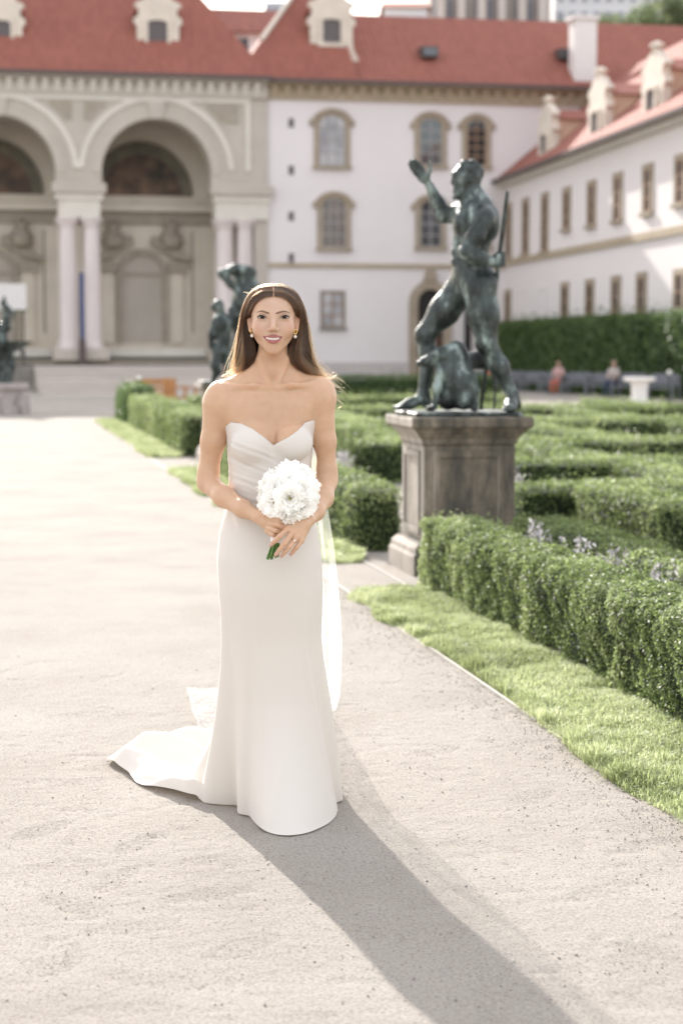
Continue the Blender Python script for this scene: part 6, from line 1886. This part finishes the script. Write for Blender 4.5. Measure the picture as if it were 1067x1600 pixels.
def hair_mat():
    m = bpy.data.materials.new('hair'); m.use_nodes = True
    nt = m.node_tree; nt.nodes.clear()
    out = nt.nodes.new('ShaderNodeOutputMaterial')
    h = nt.nodes.new('ShaderNodeBsdfHairPrincipled')
    h.parametrization = 'COLOR'
    a = nt.nodes.new('ShaderNodeAttribute'); a.attribute_name = 'rnd'
    r = nt.nodes.new('ShaderNodeValToRGB')
    r.color_ramp.elements[0].color = (0.012, 0.006, 0.0035, 1); r.color_ramp.elements[1].color = (0.24, 0.11, 0.042, 1)
    e = r.color_ramp.elements.new(0.55); e.color = (0.046, 0.019, 0.008, 1)
    nt.links.new(a.outputs['Fac'], r.inputs[0]); nt.links.new(r.outputs[0], h.inputs['Color'])
    h.inputs['Roughness'].default_value = 0.25; h.inputs['Radial Roughness'].default_value = 0.4
    nt.links.new(h.outputs[0], out.inputs[0])
    return m
M['hair'] = hair_mat()
L_ = [[(425.5, 463, -0.080), (412, 465, -0.079), (400, 474, -0.066), (393, 486, -0.040), (388.5, 500, 0.018), (391, 520, 0.020), (396, 545, 0.010), (396, 565, 0.012), (387, 582, 0.03)],
      [(426, 455, -0.064), (408, 457, -0.062), (393, 468, -0.047), (385, 487, -0.015), (381, 510, 0.015), (382, 535, 0.006), (384, 560, 0.006), (381, 580, 0.02), (377, 588, 0.04)],
      [(426, 447, -0.034), (408, 449, -0.034), (391, 459, -0.020), (380, 482, 0.0), (375.5, 510, 0.015), (372, 540, 0.02), (370, 562, 0.025), (371, 580, 0.045), (374, 592, 0.07)],
      [(427, 443.5, 0.02), (410, 445.5, 0.02), (391, 457, 0.03), (379.5, 482, 0.045), (374, 512, 0.06), (371, 545, 0.075), (371, 575, 0.09), (374, 605, 0.105), (380, 630, 0.115)],
      [(427, 450, 0.085), (412, 454, 0.095), (398, 469, 0.112), (392, 500, 0.132), (391, 540, 0.14), (392, 580, 0.145), (395, 620, 0.145), (398, 645, 0.14), (400, 660, 0.135)]]
R_ = [[(429.5, 463, -0.080), (443, 465, -0.079), (455, 474, -0.066), (461.5, 486, -0.040), (466, 500, 0.018), (461, 520, 0.020), (453, 544, 0.006), (455, 562, 0.004), (470, 579, 0.015), (491, 591, 0.035)],
      [(429, 455, -0.064), (446, 457, -0.062), (461, 468, -0.047), (469, 487, -0.015), (472, 510, 0.012), (468, 537, 0.002), (467, 558, 0.0), (480, 577, 0.012), (503, 595, 0.05)],
      [(429, 447, -0.034), (446, 449, -0.034), (463, 459, -0.020), (474, 481, 0.0), (479.5, 510, 0.015), (483, 538, 0.02), (487, 560, 0.025), (497, 580, 0.045), (514, 601, 0.08)],
      [(428, 443.5, 0.02), (444, 445.5, 0.02), (463, 457, 0.03), (475, 482, 0.045), (481, 512, 0.06), (485, 545, 0.075), (490, 575, 0.09), (497, 603, 0.105), (503, 625, 0.115)],
      [(428, 450, 0.085), (443, 454, 0.095), (457, 469, 0.112), (463, 500, 0.132), (464, 540, 0.14), (463, 580, 0.145), (460, 620, 0.145), (457, 645, 0.14), (455, 660, 0.135)]]
def make_hair():
    rg = np.random.default_rng(21)
    K = 30
    strands = []; rads = []; rnd = []
    def resampled(gs): return np.stack([smooth_curve(g, K) for g in gs])
    for side, gs in ((-1, L_), (1, R_)):
        G = resampled(gs)                    # guides x K x 3
        n = 4300
        clumps = rg.uniform(0, 4, 90)
        cw = rg.normal(size=(90, 3)); cph_ = rg.uniform(0, 6.28, 90); cbr = rg.normal(size=90)
        for i in range(n):
            ci = int(rg.integers(90))
            a = rg.uniform(0, 4) if rg.uniform() < 0.25 else clumps[ci] + rg.normal() * 0.03
            a = min(max(a, 0), 3.999)
            k = int(a); t = a - k
            c = G[k] * (1 - t) + G[k + 1] * t
            # smooth bulge between guides comes from neighbours
            u = np.linspace(0, 1, K)
            jit = rg.normal(size=2) * np.array([0.7, 0.003])
            w = 0.25 + 1.0 * u
            wav = cw[ci, 0] * 2.2 * u ** 1.5 + 1.9 * np.sin(u * 7.5 + cph_[ci]) * np.clip(u - 0.3, 0, 1) * cw[ci, 1]
            px_ = c[:, 0] + wav + rg.normal() * 0.45 * np.exp(-u * 12) + jit[0] * w * 1.4 + rg.normal() * 0.5 * np.sin(u * rg.uniform(4, 9) + rg.uniform(0, 6)) * u
            py_ = c[:, 1] + rg.normal() * 0.6 * w
            dy_ = c[:, 2] + jit[1] * w - 0.004 * rg.uniform(0, 1) - 0.004 * cw[ci, 2] * u
            ln = rg.uniform(0.80, 1.0) if rg.uniform() < 0.8 else rg.uniform(0.55, 0.9)
            uu = np.linspace(0, ln * (K - 1), K)
            px_, py_, dy_ = (np.interp(uu, np.arange(K), q) for q in (px_, py_, dy_))
            strands.append(np.stack([px_, py_, dy_], 1))
            rads.append(0.00034 * rg.uniform(0.8, 1.3)); rnd.append(np.clip(0.34 + 0.26 * cbr[ci] + 0.10 * rg.normal(), 0, 0.72))
    for i in range(330):                     # loose fly-aways
        gs = L_ if i % 2 else R_
        g = smooth_curve(gs[1 + i % 3], K)
        u = np.linspace(0, 1, K)
        sgn = -1 if i % 2 else 1
        s0 = rg.uniform(0.32, 0.8)
        am = rg.uniform(2, 14) * (1.0 if rg.uniform() < 0.7 else 1.9) * (1.2 if i % 2 else 1.0)
        w = np.clip((u - s0) / (1 - s0), 0, 1)
        x_ = g[:, 0] + sgn * am * w ** 1.3 + rg.uniform(0, 5) * np.sin(w * rg.uniform(3, 11)) * w
        y_ = g[:, 1] + rg.uniform(-8, 14) * w + rg.uniform(-4, 4) * np.sin(w * rg.uniform(3, 9)) * w
        strands.append(np.stack([x_, y_ - 1.0, g[:, 2] - 0.004 + rg.normal() * 0.01 * w], 1))
        rads.append(0.00055); rnd.append(rg.uniform(0.8, 1.0))
    for i in range(60):                      # short wisps standing off the crown
        x0 = rg.uniform(385, 472); 
        yc = 485 - 41 * math.sqrt(max(0.02, 1 - ((x0 - 427.5) / 46) ** 2))
        a = rg.uniform(-0.9, 0.9); l = rg.uniform(4, 12)
        u = np.linspace(0, 1, K)
        strands.append(np.stack([x0 + math.sin(a) * l * u * 1.8, yc + 1 - math.cos(a) * l * 0.55 * u + 3 * u * u, np.full(K, rg.uniform(-0.02, 0.04))], 1))
        rads.append(0.00055); rnd.append(rg.uniform(0.8, 1.0))
    for i in range(26):                      # wind-blown ends behind the right shoulder
        u = np.linspace(0, 1, K)
        x_ = 500 + 30 * u + rg.uniform(-8, 10) * u + 9 * np.sin(u * rg.uniform(4, 10) + rg.uniform(0, 6)) * u
        y_ = 584 + rg.uniform(5, 62) * u + 8 * np.sin(u * rg.uniform(3, 8) + rg.uniform(0, 6)) * u
        strands.append(np.stack([x_, y_, np.full(K, 0.06)], 1)); rads.append(0.00055); rnd.append(rg.uniform(0.8, 1.0))
    S = np.array(strands)
    n = len(S)
    f = S.reshape(-1, 3)
    c, s_ = math.cos(PITCH), math.sin(PITCH)
    xc = (f[:, 0] - 533.5) / FPX; yc = -(f[:, 1] - 800) / FPX
    d = np.stack([xc, c + yc * s_, -s_ + yc * c], 1)
    t = (BD + f[:, 2]) / d[:, 1]
    W = d * t[:, None]; W[:, 2] += CAMH
    W -= np.array(BROOT)
    cu = bpy.data.hair_curves.new('hair')
    cu.add_curves([K] * n)
    cu.attributes['position'].data.foreach_set('vector', W.astype(np.float32).ravel())
    ra = cu.attributes.get('radius') or cu.attributes.new('radius', 'FLOAT', 'POINT')
    prof = np.linspace(1, 0, K) ** 0.35
    ra.data.foreach_set('value', (np.array(rads)[:, None] * prof[None]).astype(np.float32).ravel())
    aa = cu.attributes.new('rnd', 'FLOAT', 'CURVE')
    aa.data.foreach_set('value', np.array(rnd, np.float32))
    cu.materials.append(M['hair'])
    o = bpy.data.objects.new('hair', cu)
    COL.objects.link(o); o.parent = person
    return o
make_hair()

# --- gown ---------------------------------------------------------------------------------
def satin(name, base, trans=0.12, rough=0.55):
    m, nt, b = new_mat(name)
    N, L = nt.nodes, nt.links
    b.inputs['Base Color'].default_value = (*base, 1)
    b.inputs['Roughness'].default_value = rough
    b.inputs['Sheen Weight'].default_value = 0.25
    b.inputs['Sheen Roughness'].default_value = 0.4
    tc = N.new('ShaderNodeTexCoord')
    n = N.new('ShaderNodeTexNoise'); n.inputs['Scale'].default_value = 5; n.inputs['Detail'].default_value = 3
    L.new(tc.outputs['Object'], n.inputs['Vector'])
    bp = N.new('ShaderNodeBump'); bp.inputs['Strength'].default_value = 0.25; bp.inputs['Distance'].default_value = 0.012
    L.new(n.outputs['Fac'], bp.inputs['Height']); L.new(bp.outputs[0], b.inputs['Normal'])
    t = N.new('ShaderNodeBsdfTranslucent'); t.inputs[0].default_value = (base[0], base[1] * 0.93, base[2] * 0.82, 1)
    mx = N.new('ShaderNodeMixShader'); mx.inputs[0].default_value = trans
    L.new(b.outputs[0], mx.inputs[1]); L.new(t.outputs[0], mx.inputs[2]); L.new(mx.outputs[0], nt.nodes['Material Output'].inputs[0])
    return m
M['satin'] = satin('satin', (0.80, 0.745, 0.685))
gown = empty('gown'); gown.parent = person
TORSO = torso_parts(Blob())
def torso_radius(z, phi, cx, cy):
    """distance from the axis to the torso at world height z (relative to the person's root)"""
    rs = np.linspace(0.02, 0.26, 97)
    L = np.stack([cx + rs[None] * np.cos(phi)[:, None], cy + rs[None] * np.sin(phi)[:, None], np.repeat(z[:, None], 97, 1)], -1)
    v = TORSO.eval(L.reshape(-1, 3)).reshape(len(phi), 97)
    k = np.minimum(96 - np.argmax((v < 0)[:, ::-1], axis=1), 95)
    r_ = np.arange(len(phi))
    t = v[r_, k] / (v[r_, k] - v[r_, k + 1] + 1e-12)
    return rs[k] + (rs[1] - rs[0]) * np.clip(t, 0, 1)
def z_of(py): return float(bp_(421, py, 0.0)[2])
axc = bp_(421, 720, 0.015)
NPH = 180
phis = np.linspace(0, 2 * math.pi, NPH, endpoint=False)
nk = np.array([(340, 672), (352, 666), (357, 660), (375, 662), (395, 669), (415, 682), (432, 694.5), (450, 683), (470, 666), (489, 657), (493, 661), (505, 670)], float)
xs_ = 421 + 70 * np.cos(phis)
ny = np.where(np.sin(phis) < 0.12, np.interp(xs_, nk[:, 0], nk[:, 1]), 672.0)
zt = np.array([z_of(v) for v in ny])
zb = z_of(815)
rows_ = 46
B = np.zeros((rows_, NPH, 3)); Rb = np.zeros((rows_, NPH))
for j in range(rows_):
    t = j / (rows_ - 1)
    zz = zt * (1 - t) + zb * t
    Rb[j] = torso_radius(zz, phis, axc[0], axc[1])
def csm(a, k):
    w = np.exp(-0.5 * (np.arange(-k, k + 1) / (k / 2)) ** 2); w /= w.sum()
    return sum(np.roll(a, s, axis=1) * w[s + k] for s in range(-k, k + 1))
Rs = np.maximum(csm(Rb, 5), Rb + 0.0005) * 0.5 + csm(np.maximum(csm(Rb, 6), Rb), 3) * 0.5
for j in range(rows_):
    t = j / (rows_ - 1)
    zz = zt * (1 - t) + zb * t
    r = Rs[j] + 0.0055 + 0.004 * t
    xpx = 421 + 70 * np.cos(phis)
    ypx = ny * (1 - t) + 815 * t
    front = np.clip(-np.sin(phis) + 0.25, 0, 1)
    m_ = np.clip((452 - xpx) / 30, 0, 1) * np.clip((ypx - 676) / 22, 0, 1) * front
    ph_ = (ypx - 0.40 * (xpx - 357) * np.clip(1.2 - (ypx - 690) / 140, 0.2, 1)) 
    pl_ = np.abs(np.sin(ph_ * 0.21 + 1.3 * vnoise(xpx * 0.02, ypx * 0.03, 5))) ** 0.8
    r = r + m_ * (0.0052 * pl_ * (0.35 + 0.65 * vnoise(xpx * 0.05, ph_ * 0.13, 6)) + 0.0016 * np.sin(ph_ * 0.63))
    mr = np.clip((xpx - 440) / 20, 0, 1) * front
    r = r + mr * 0.0012 * np.sin((ypx + 0.8 * (xpx - 450)) * 0.16)
    B[j] = np.stack([axc[0] + r * np.cos(phis), axc[1] + r * np.sin(phis), zz], 1)
# a turned-in top edge
inner = B[0].copy(); inner[:, 0] = axc[0] + (inner[:, 0] - axc[0]) * 0.955; inner[:, 1] = axc[1] + (inner[:, 1] - axc[1]) * 0.955; inner[:, 2] -= 0.004
rim = B[0].copy(); rim[:, 2] += 0.0022; rim[:, 0] = axc[0] + (rim[:, 0] - axc[0]) * 0.98; rim[:, 1] = axc[1] + (rim[:, 1] - axc[1]) * 0.98
allB = np.concatenate([inner[None], rim[None], B])
def ring_faces(n, m):
    i = np.arange(n - 1)[:, None] * m; j = np.arange(m)[None]; jn = (j + 1) % m
    return np.stack([i + j, i + m + j, i + m + jn, i + jn], -1).reshape(-1, 4)
np_mesh('bodice', allB.reshape(-1, 3), ring_faces(len(allB), NPH), M['satin'], gown)

# skirt and train
sil = np.array([(790, 354, 487), (815, 346, 493), (830, 342, 497), (870, 338, 503), (920, 340, 505), (960, 344, 503.5), (1000, 346, 501), (1040, 347, 504), (1100, 346, 511), (1150, 344, 516), (1200, 341, 520), (1250, 338, 525), (1310, 334, 530)], float)
dep = np.array([(790, 0.100), (830, 0.120), (870, 0.135), (920, 0.138), (1000, 0.128), (1100, 0.135), (1200, 0.165), (1310, 0.20)], float)
hemc = ground_at(452, 1250) - BROOT
hem_px = [(514, 1240), (520, 1262), (518, 1282), (501, 1296), (478, 1306), (445, 1309), (419, 1304), (403, 1294), (391, 1276), (364, 1264), (326, 1255), (262, 1244), (200, 1212), (166, 1193), (186, 1180), (222, 1168), (262, 1160), (300, 1160), (330, 1150), (400, 1140), (452, 1150), (500, 1185), (520, 1215)]
hp = []
for q in hem_px:
    g_ = ground_at(*q) - BROOT - hemc
    hp.append((math.degrees(math.atan2(g_.y, g_.x)) % 360, math.hypot(g_.x, g_.y)))
hp.sort()
hpx = np.array([(a_ - 360, r_) for a_, r_ in hp[-3:]] + hp + [(a_ + 360, r_) for a_, r_ in hp[:3]])
NP2, NS = 480, 170
# more columns where the train lies
dens_x = np.linspace(0, 360, 721); dens = 1.0 + 2.2 * np.exp(-((dens_x - 135) / 28) ** 2)
cdf = np.r_[0, np.cumsum((dens[1:] + dens[:-1]) / 2)]; cdf /= cdf[-1]
deg = np.interp(np.arange(NP2) / NP2, cdf, dens_x)
ph2 = np.radians(deg)
Rh = np.interp(deg, hpx[:, 0], hpx[:, 1])
Rh = csm(Rh[None], 5)[0]
zz_ = np.linspace(780, 1330, 200); hs_ = np.array([z_of(v) for v in zz_])
zsamp = np.concatenate([np.linspace(z_of(793), 0.12, 60), np.linspace(0.115, 0.004, 22)])
pys = np.interp(-zsamp, -hs_, zz_)
cxp = (np.interp(pys, sil[:, 0], sil[:, 1]) + np.interp(pys, sil[:, 0], sil[:, 2])) / 2
hwp = (np.interp(pys, sil[:, 0], sil[:, 2]) - np.interp(pys, sil[:, 0], sil[:, 1])) / 2 * BS
bdep = np.interp(pys, dep[:, 0], dep[:, 1])
cx0 = np.array([bp_(c_, y_, 0.0)[0] for c_, y_ in zip(cxp, pys)]); cy0 = 0.02 + BD - BROOT.y
fz = np.clip(1 - zsamp / 0.85, 0, 1)
fl = np.clip(1 - zsamp / 0.80, 0, 1)
cyz = cy0 * (1 - fz ** 1.5) + hemc.y * fz ** 1.5
cxz = cx0 * (1 - fz ** 3) + hemc.x * fz ** 3
SK = np.zeros((NS, NP2, 3))
for i, ph in enumerate(ph2):
    cph, sph = math.cos(ph), math.sin(ph)
    R1 = min(Rh[i], 0.27 + 0.20 * min(1.0, max(0.0, Rh[i] - 0.27) / 0.4)) if 40 < deg[i] < 200 else Rh[i]
    n_ = 2.25
    r0 = (np.abs(cph / hwp) ** n_ + np.abs(sph / bdep) ** n_) ** (-1 / n_)
    long_ = min(1.0, max(0.0, (Rh[i] - 0.30) / 0.25))
    wgt = fl ** (2.7 + 0.9 * long_)
    r = r0 + (R1 - r0) * wgt
    dd = lambda c_, w_: math.exp(-(((deg[i] - c_ + 180) % 360 - 180) / w_) ** 2)
    am = fl ** 1.2
    # soft folds that open towards the hem; the deep one marks the front panel's edge
    r = r + am * (0.008 * dd(232, 8) - 0.034 * dd(208, 9) + 0.022 * dd(190, 9) - 0.030 * dd(172, 7) + 0.012 * dd(318, 9) - 0.016 * dd(334, 8) + 0.012 * dd(352, 9) + 0.006 * dd(285, 12) - 0.005 * dd(262, 14))
    r = r + np.clip(fl * 3, 0, 1) * 0.0045 * (dd(318, 5) - dd(327, 6)) + np.clip(fl * 2.2, 0, 1) * 0.004 * (dd(236, 6) - dd(221, 6))
    r = r + 0.007 * np.clip(1 - zsamp / 0.35, 0, 1) ** 2 * math.sin(ph * 11 + 0.7) * (1.0 if deg[i] > 200 or deg[i] < 20 else 0.4)
    pts = np.stack([cxz + r * cph, cyz + r * sph, zsamp], 1)
    if Rh[i] > R1 + 0.01:
        t = np.linspace(0, 1, 61)[1:]
        ex = Rh[i] - R1
        x_ = pts[-1, 0] + cph * ex * t; y_ = pts[-1, 1] + sph * ex * t
        ac = (x_ - hemc.x) * 0.55 + (y_ - hemc.y) * 0.83          # across the pleats of the train
        al = -(x_ - hemc.x) * 0.83 + (y_ - hemc.y) * 0.55
        wob = 1.5 * vnoise(al * 2.2, ac * 2.2, 12)
        rip = np.abs(np.sin(ac * 14 + wob + 0.4)) ** 2.2
        rip2 = np.abs(np.sin(ac * 29 + 2.0 * wob + al * 3)) ** 4
        e_ = np.sin(np.clip(t * 1.6, 0, 1) * math.pi / 2) * np.clip((1 - t) * 4 + 0.25, 0, 1)
        z_ = 0.008 + e_ * (0.095 * rip * (0.45 + 0.55 * vnoise(al * 3.1, ac * 5, 14)) + 0.016 * rip2)
        pts = np.concatenate([pts, np.stack([x_, y_, z_], 1)])
    seg = np.r_[0, np.cumsum(np.linalg.norm(np.diff(pts, axis=0), axis=1))]
    uu = np.linspace(0, seg[-1], NS)
    q = np.stack([np.interp(uu, seg, pts[:, k]) for k in range(3)], 1)
    for _ in range(2):
        q[1:-1] = 0.25 * q[:-2] + 0.5 * q[1:-1] + 0.25 * q[2:]
    SK[:, i] = q
SK[..., 2] = np.maximum(SK[..., 2], 0.006)
for _ in range(2):
    SK = SK * 0.5 + 0.25 * (np.roll(SK, 1, 1) + np.roll(SK, -1, 1))
np_mesh('skirt', SK.reshape(-1, 3), ring_faces(NS, NP2), M['satin'], gown)

# --- veil -------------------------------------------------------------------------------------
def veil_mat():
    m, nt, b = new_mat('veil')
    N, L = nt.nodes, nt.links
    b.inputs['Base Color'].default_value = (0.88, 0.87, 0.86, 1); b.inputs['Roughness'].default_value = 0.7
    t = N.new('ShaderNodeBsdfTranslucent'); t.inputs[0].default_value = (0.90, 0.89, 0.88, 1)
    tr = N.new('ShaderNodeBsdfTransparent')
    m1 = N.new('ShaderNodeMixShader'); m1.inputs[0].default_value = 0.5
    L.new(b.outputs[0], m1.inputs[1]); L.new(t.outputs[0], m1.inputs[2])
    m2 = N.new('ShaderNodeMixShader')
    tc = N.new('ShaderNodeTexCoord'); mp = N.new('ShaderNodeMapping'); mp.inputs['Scale'].default_value = (55, 22, 1.5)
    L.new(tc.outputs['Object'], mp.inputs[0])
    nz = N.new('ShaderNodeTexNoise'); nz.inputs['Scale'].default_value = 1.0; nz.inputs['Detail'].default_value = 3; L.new(mp.outputs[0], nz.inputs['Vector'])
    mr = N.new('ShaderNodeMapRange'); mr.inputs['From Min'].default_value = 0.35; mr.inputs['From Max'].default_value = 0.7; mr.inputs['To Min'].default_value = 0.20; mr.inputs['To Max'].default_value = 0.52
    L.new(nz.outputs['Fac'], mr.inputs['Value']); L.new(mr.outputs[0], m2.inputs[0])
    L.new(tr.outputs[0], m2.inputs[1]); L.new(m1.outputs[0], m2.inputs[2])
    L.new(m2.outputs[0], nt.nodes['Material Output'].inputs[0])
    return m
M['veil'] = veil_mat()
lv = []
for (py, xl, xr, dy) in ((470, 412, 443, 0.135), (520, 404, 452, 0.165), (600, 392, 476, 0.19), (690, 388, 497, 0.215), (770, 388, 508, 0.235), (850, 392, 521, 0.26), (930, 396, 530, 0.30), (1000, 398, 534, 0.36), (1060, 396, 533, 0.46), (1100, 390, 528, 0.60)):
    lv.append((bp_(xl, py, dy), bp_(xr, py, dy + 0.02)))
for (a, c) in (((392, 1150), (516, 1122)), ((372, 1166), (452, 1096)), ((345, 1169), (380, 1088)), ((322, 1168), (330, 1086)), ((312, 1162), (291, 1090))):
    ga, gc = ground_at(*a) - BROOT, ground_at(*c) - BROOT
    lv.append((np.array((ga.x, ga.y, 0.02)), np.array((gc.x, gc.y, 0.02))))
Lc = smooth_curve([l[0] for l in lv], 120); Rc = smooth_curve([l[1] for l in lv], 120)
nt_ = 70
tt = np.linspace(0, 1, nt_)
VV = Lc[:, None] * (1 - tt)[None, :, None] + Rc[:, None] * tt[None, :, None]
ss = np.linspace(0, 1, 120)[:, None]
foldv = 0.016 * np.sin(tt[None] * 33 + 2.0 * ss) + 0.010 * np.sin(tt[None] * 61 + 1.0 + 3 * ss)
fl_ = np.clip((ss - 0.62) / 0.1, 0, 1)
VV[..., 1] += foldv * (1 - fl_) * np.clip(ss * 6, 0.2, 1)
VV[..., 2] = np.where(fl_ > 0, np.maximum(VV[..., 2], 0.012), VV[..., 2]) + fl_ * (0.008 + 0.12 * np.abs(foldv) + 0.02 * vnoise(tt[None] * 4 + 0 * ss, ss * 14 + 0 * tt[None], 31))
idx = np.arange(120 * nt_).reshape(120, nt_)
np_mesh('veil', VV.reshape(-1, 3), np.stack([idx[:-1, :-1], idx[1:, :-1], idx[1:, 1:], idx[:-1, 1:]], -1).reshape(-1, 4), M['veil'], person)

# ------------------------------------------------------------------ bouquet
bc = Vector(bp_(450, 768, -0.215)) + BROOT
BQ = empty('bouquet', bc, 0, 'round bouquet of ruffled white flowers with green stems held in both hands', 'bouquet')
M['petal'] = leaf_mat('petal', (0.84, 0.83, 0.79), (0.88, 0.87, 0.84), (0.91, 0.90, 0.88), rough=0.75, trans=0.24, spec=0.2)
M['flower_heart'] = mat('flower_heart', (0.42, 0.42, 0.08), 0.6, base2=(0.35, 0.20, 0.05), scale=200)
M['stem'] = mat('stem', (0.075, 0.17, 0.035), 0.45, base2=(0.14, 0.25, 0.06), scale=30)
M['ribbon'] = mat('ribbon', (0.82, 0.79, 0.75), 0.45)
def flower_mesh(seed):
    rg = np.random.default_rng(seed)
    vs, fs, rn = [], [], []
    NT, NR = 72, 7
    for ring_, (R0, cup, rot) in enumerate(((0.052, 0.30, 0.0), (0.045, 0.75, 0.9), (0.035, 1.3, 1.7), (0.022, 1.9, 2.6))):
        b0 = len(vs)
        ph1, ph2_, ph3 = rg.uniform(0, 6.28, 3)
        npet = 5
        for j in range(NR):
            rr = (j / (NR - 1))
            for i in range(NT):
                th = 2 * math.pi * i / NT
                notch = 1 - 0.10 * (0.5 + 0.5 * math.cos(npet * th + rot)) ** 4
                frill = (0.10 * math.sin(6 * th + ph1) + 0.06 * math.sin(10 * th + ph2_) + 0.035 * math.sin(19 * th + ph3)) * rr ** 2.6
                R_ = R0 * rr * (notch if rr > 0.4 else 1) * (1 + 0.6 * frill)
                z = R0 * (cup * rr ** 1.6 * 0.55 + 1.5 * frill * 0.55 + 0.06 * math.cos(npet * th + rot) * rr)
                vs.append((R_ * math.cos(th), R_ * math.sin(th), z)); rn.append(rg.uniform(0.3, 1))
        for j in range(NR - 1):
            for i in range(NT):
                k = (i + 1) % NT
                fs.append((b0 + j * NT + i, b0 + j * NT + k, b0 + (j + 1) * NT + k, b0 + (j + 1) * NT + i))
    me = bpy.data.meshes.new('flower')
    me.from_pydata(vs, [], fs); me.update()
    a = me.attributes.new('rnd', 'FLOAT', 'POINT'); a.data.foreach_set('value', np.array(rn, np.float32))
    me.polygons.foreach_set('use_smooth', np.ones(len(me.polygons), bool))
    me.materials.append(M['petal'])
    return me
fms = [flower_mesh(k) for k in range(4)]
hm = MB()
for k in range(7):
    a = k * 0.9
    hm.tube([(0.002 * math.cos(a), 0.002 * math.sin(a), 0.006), (0.005 * math.cos(a), 0.005 * math.sin(a), 0.016)], [0.0008, 0.0014], 5)
hm.lathe([(0.0015, 0.0), (0.003, 0.008), (0.002, 0.013), (0.0008, 0.016)], 0, 0, 7)
hme = hm.mesh('heart'); hme.materials.append(M['flower_heart'])
rg = np.random.default_rng(8)
blossoms = [(452, 727, 0.02, 0.9), (474, 737, 0.01, 0.95), (433, 738, 0.01, 0.95), (410, 749, 0.02, 0.88), (490, 752, 0.01, 0.9), (455, 748, -0.035, 0.95), (432, 762, -0.04, 1.0), (474, 763, -0.045, 1.0), (412, 772, -0.01, 0.92), (489, 779, -0.005, 0.92),
            (452, 778, -0.065, 1.05), (427, 788, -0.045, 0.98), (474, 792, -0.045, 0.95), (450, 802, -0.04, 0.85), (466, 809, -0.035, 0.85), (409, 790, 0.0, 0.8), (489, 800, 0.0, 0.72), (436, 745, 0.06, 0.9), (468, 745, 0.06, 0.9), (450, 790, 0.05, 0.9), (480, 775, 0.05, 0.9), (418, 768, 0.05, 0.9)]
for i, (px_, py_, dy_, sc) in enumerate(blossoms):
    pos = Vector(bp_(px_, py_, -0.215 + dy_)) + BROOT - bc
    d = Vector((pos.x * 0.9, pos.y - 0.045, pos.z * 0.9 + 0.012)).normalized()
    pos = pos - d * 0.022
    f = link_mesh('flower', fms[i % 4], None, BQ)
    f.location = pos
    qn = (d + Vector(rg.normal(size=3) * 0.14)).normalized().to_track_quat('Z', 'Y')
    f.rotation_mode = 'QUATERNION'
    f.rotation_quaternion = qn @ Matrix.Rotation(rg.uniform(0, 6.28), 4, 'Z').to_quaternion()
    f.scale = (sc, sc, sc)
    if i in (6, 7, 10, 11, 3, 9):
        h_ = link_mesh('heart', hme, None, f)
# stems, tied together
top_ = Vector(bp_(441, 803, -0.205)) + BROOT - bc; mid_ = Vector(bp_(433, 838, -0.212)) + BROOT - bc
for k in range(17):
    a = k * 2.4; r_ = 0.0105 * math.sqrt((k + 0.5) / 17)
    o1 = Vector((math.cos(a) * r_, math.sin(a) * r_, 0))
    px_, py_ = 425 + 11 * math.cos(a) * math.sqrt((k + .5) / 17), 871 + rg.uniform(-4, 4)
    low_ = Vector(bp_(px_, py_, -0.216 + 0.018 * math.sin(a) * math.sqrt((k + .5) / 17))) + BROOT - bc
    up_ = Vector((math.cos(a) * 0.03, math.sin(a) * 0.02 - 0.005, -0.03))
    MB().tube([up_, top_ + o1, mid_ + o1 * 0.9, low_], [0.0022, 0.0027, 0.0027, 0.0026], 7).build('stem', M['stem'], BQ, smooth=True)
rb_t = Vector(bp_(440, 806, -0.206)) + BROOT - bc; rb_b = Vector(bp_(430, 847, -0.213)) + BROOT - bc
MB().tube([rb_t, rb_t.lerp(rb_b, 0.33), rb_t.lerp(rb_b, 0.66), rb_b], [0.0160, 0.0152, 0.0152, 0.0165], 18).build('ribbon', M['ribbon'], BQ, smooth=True)
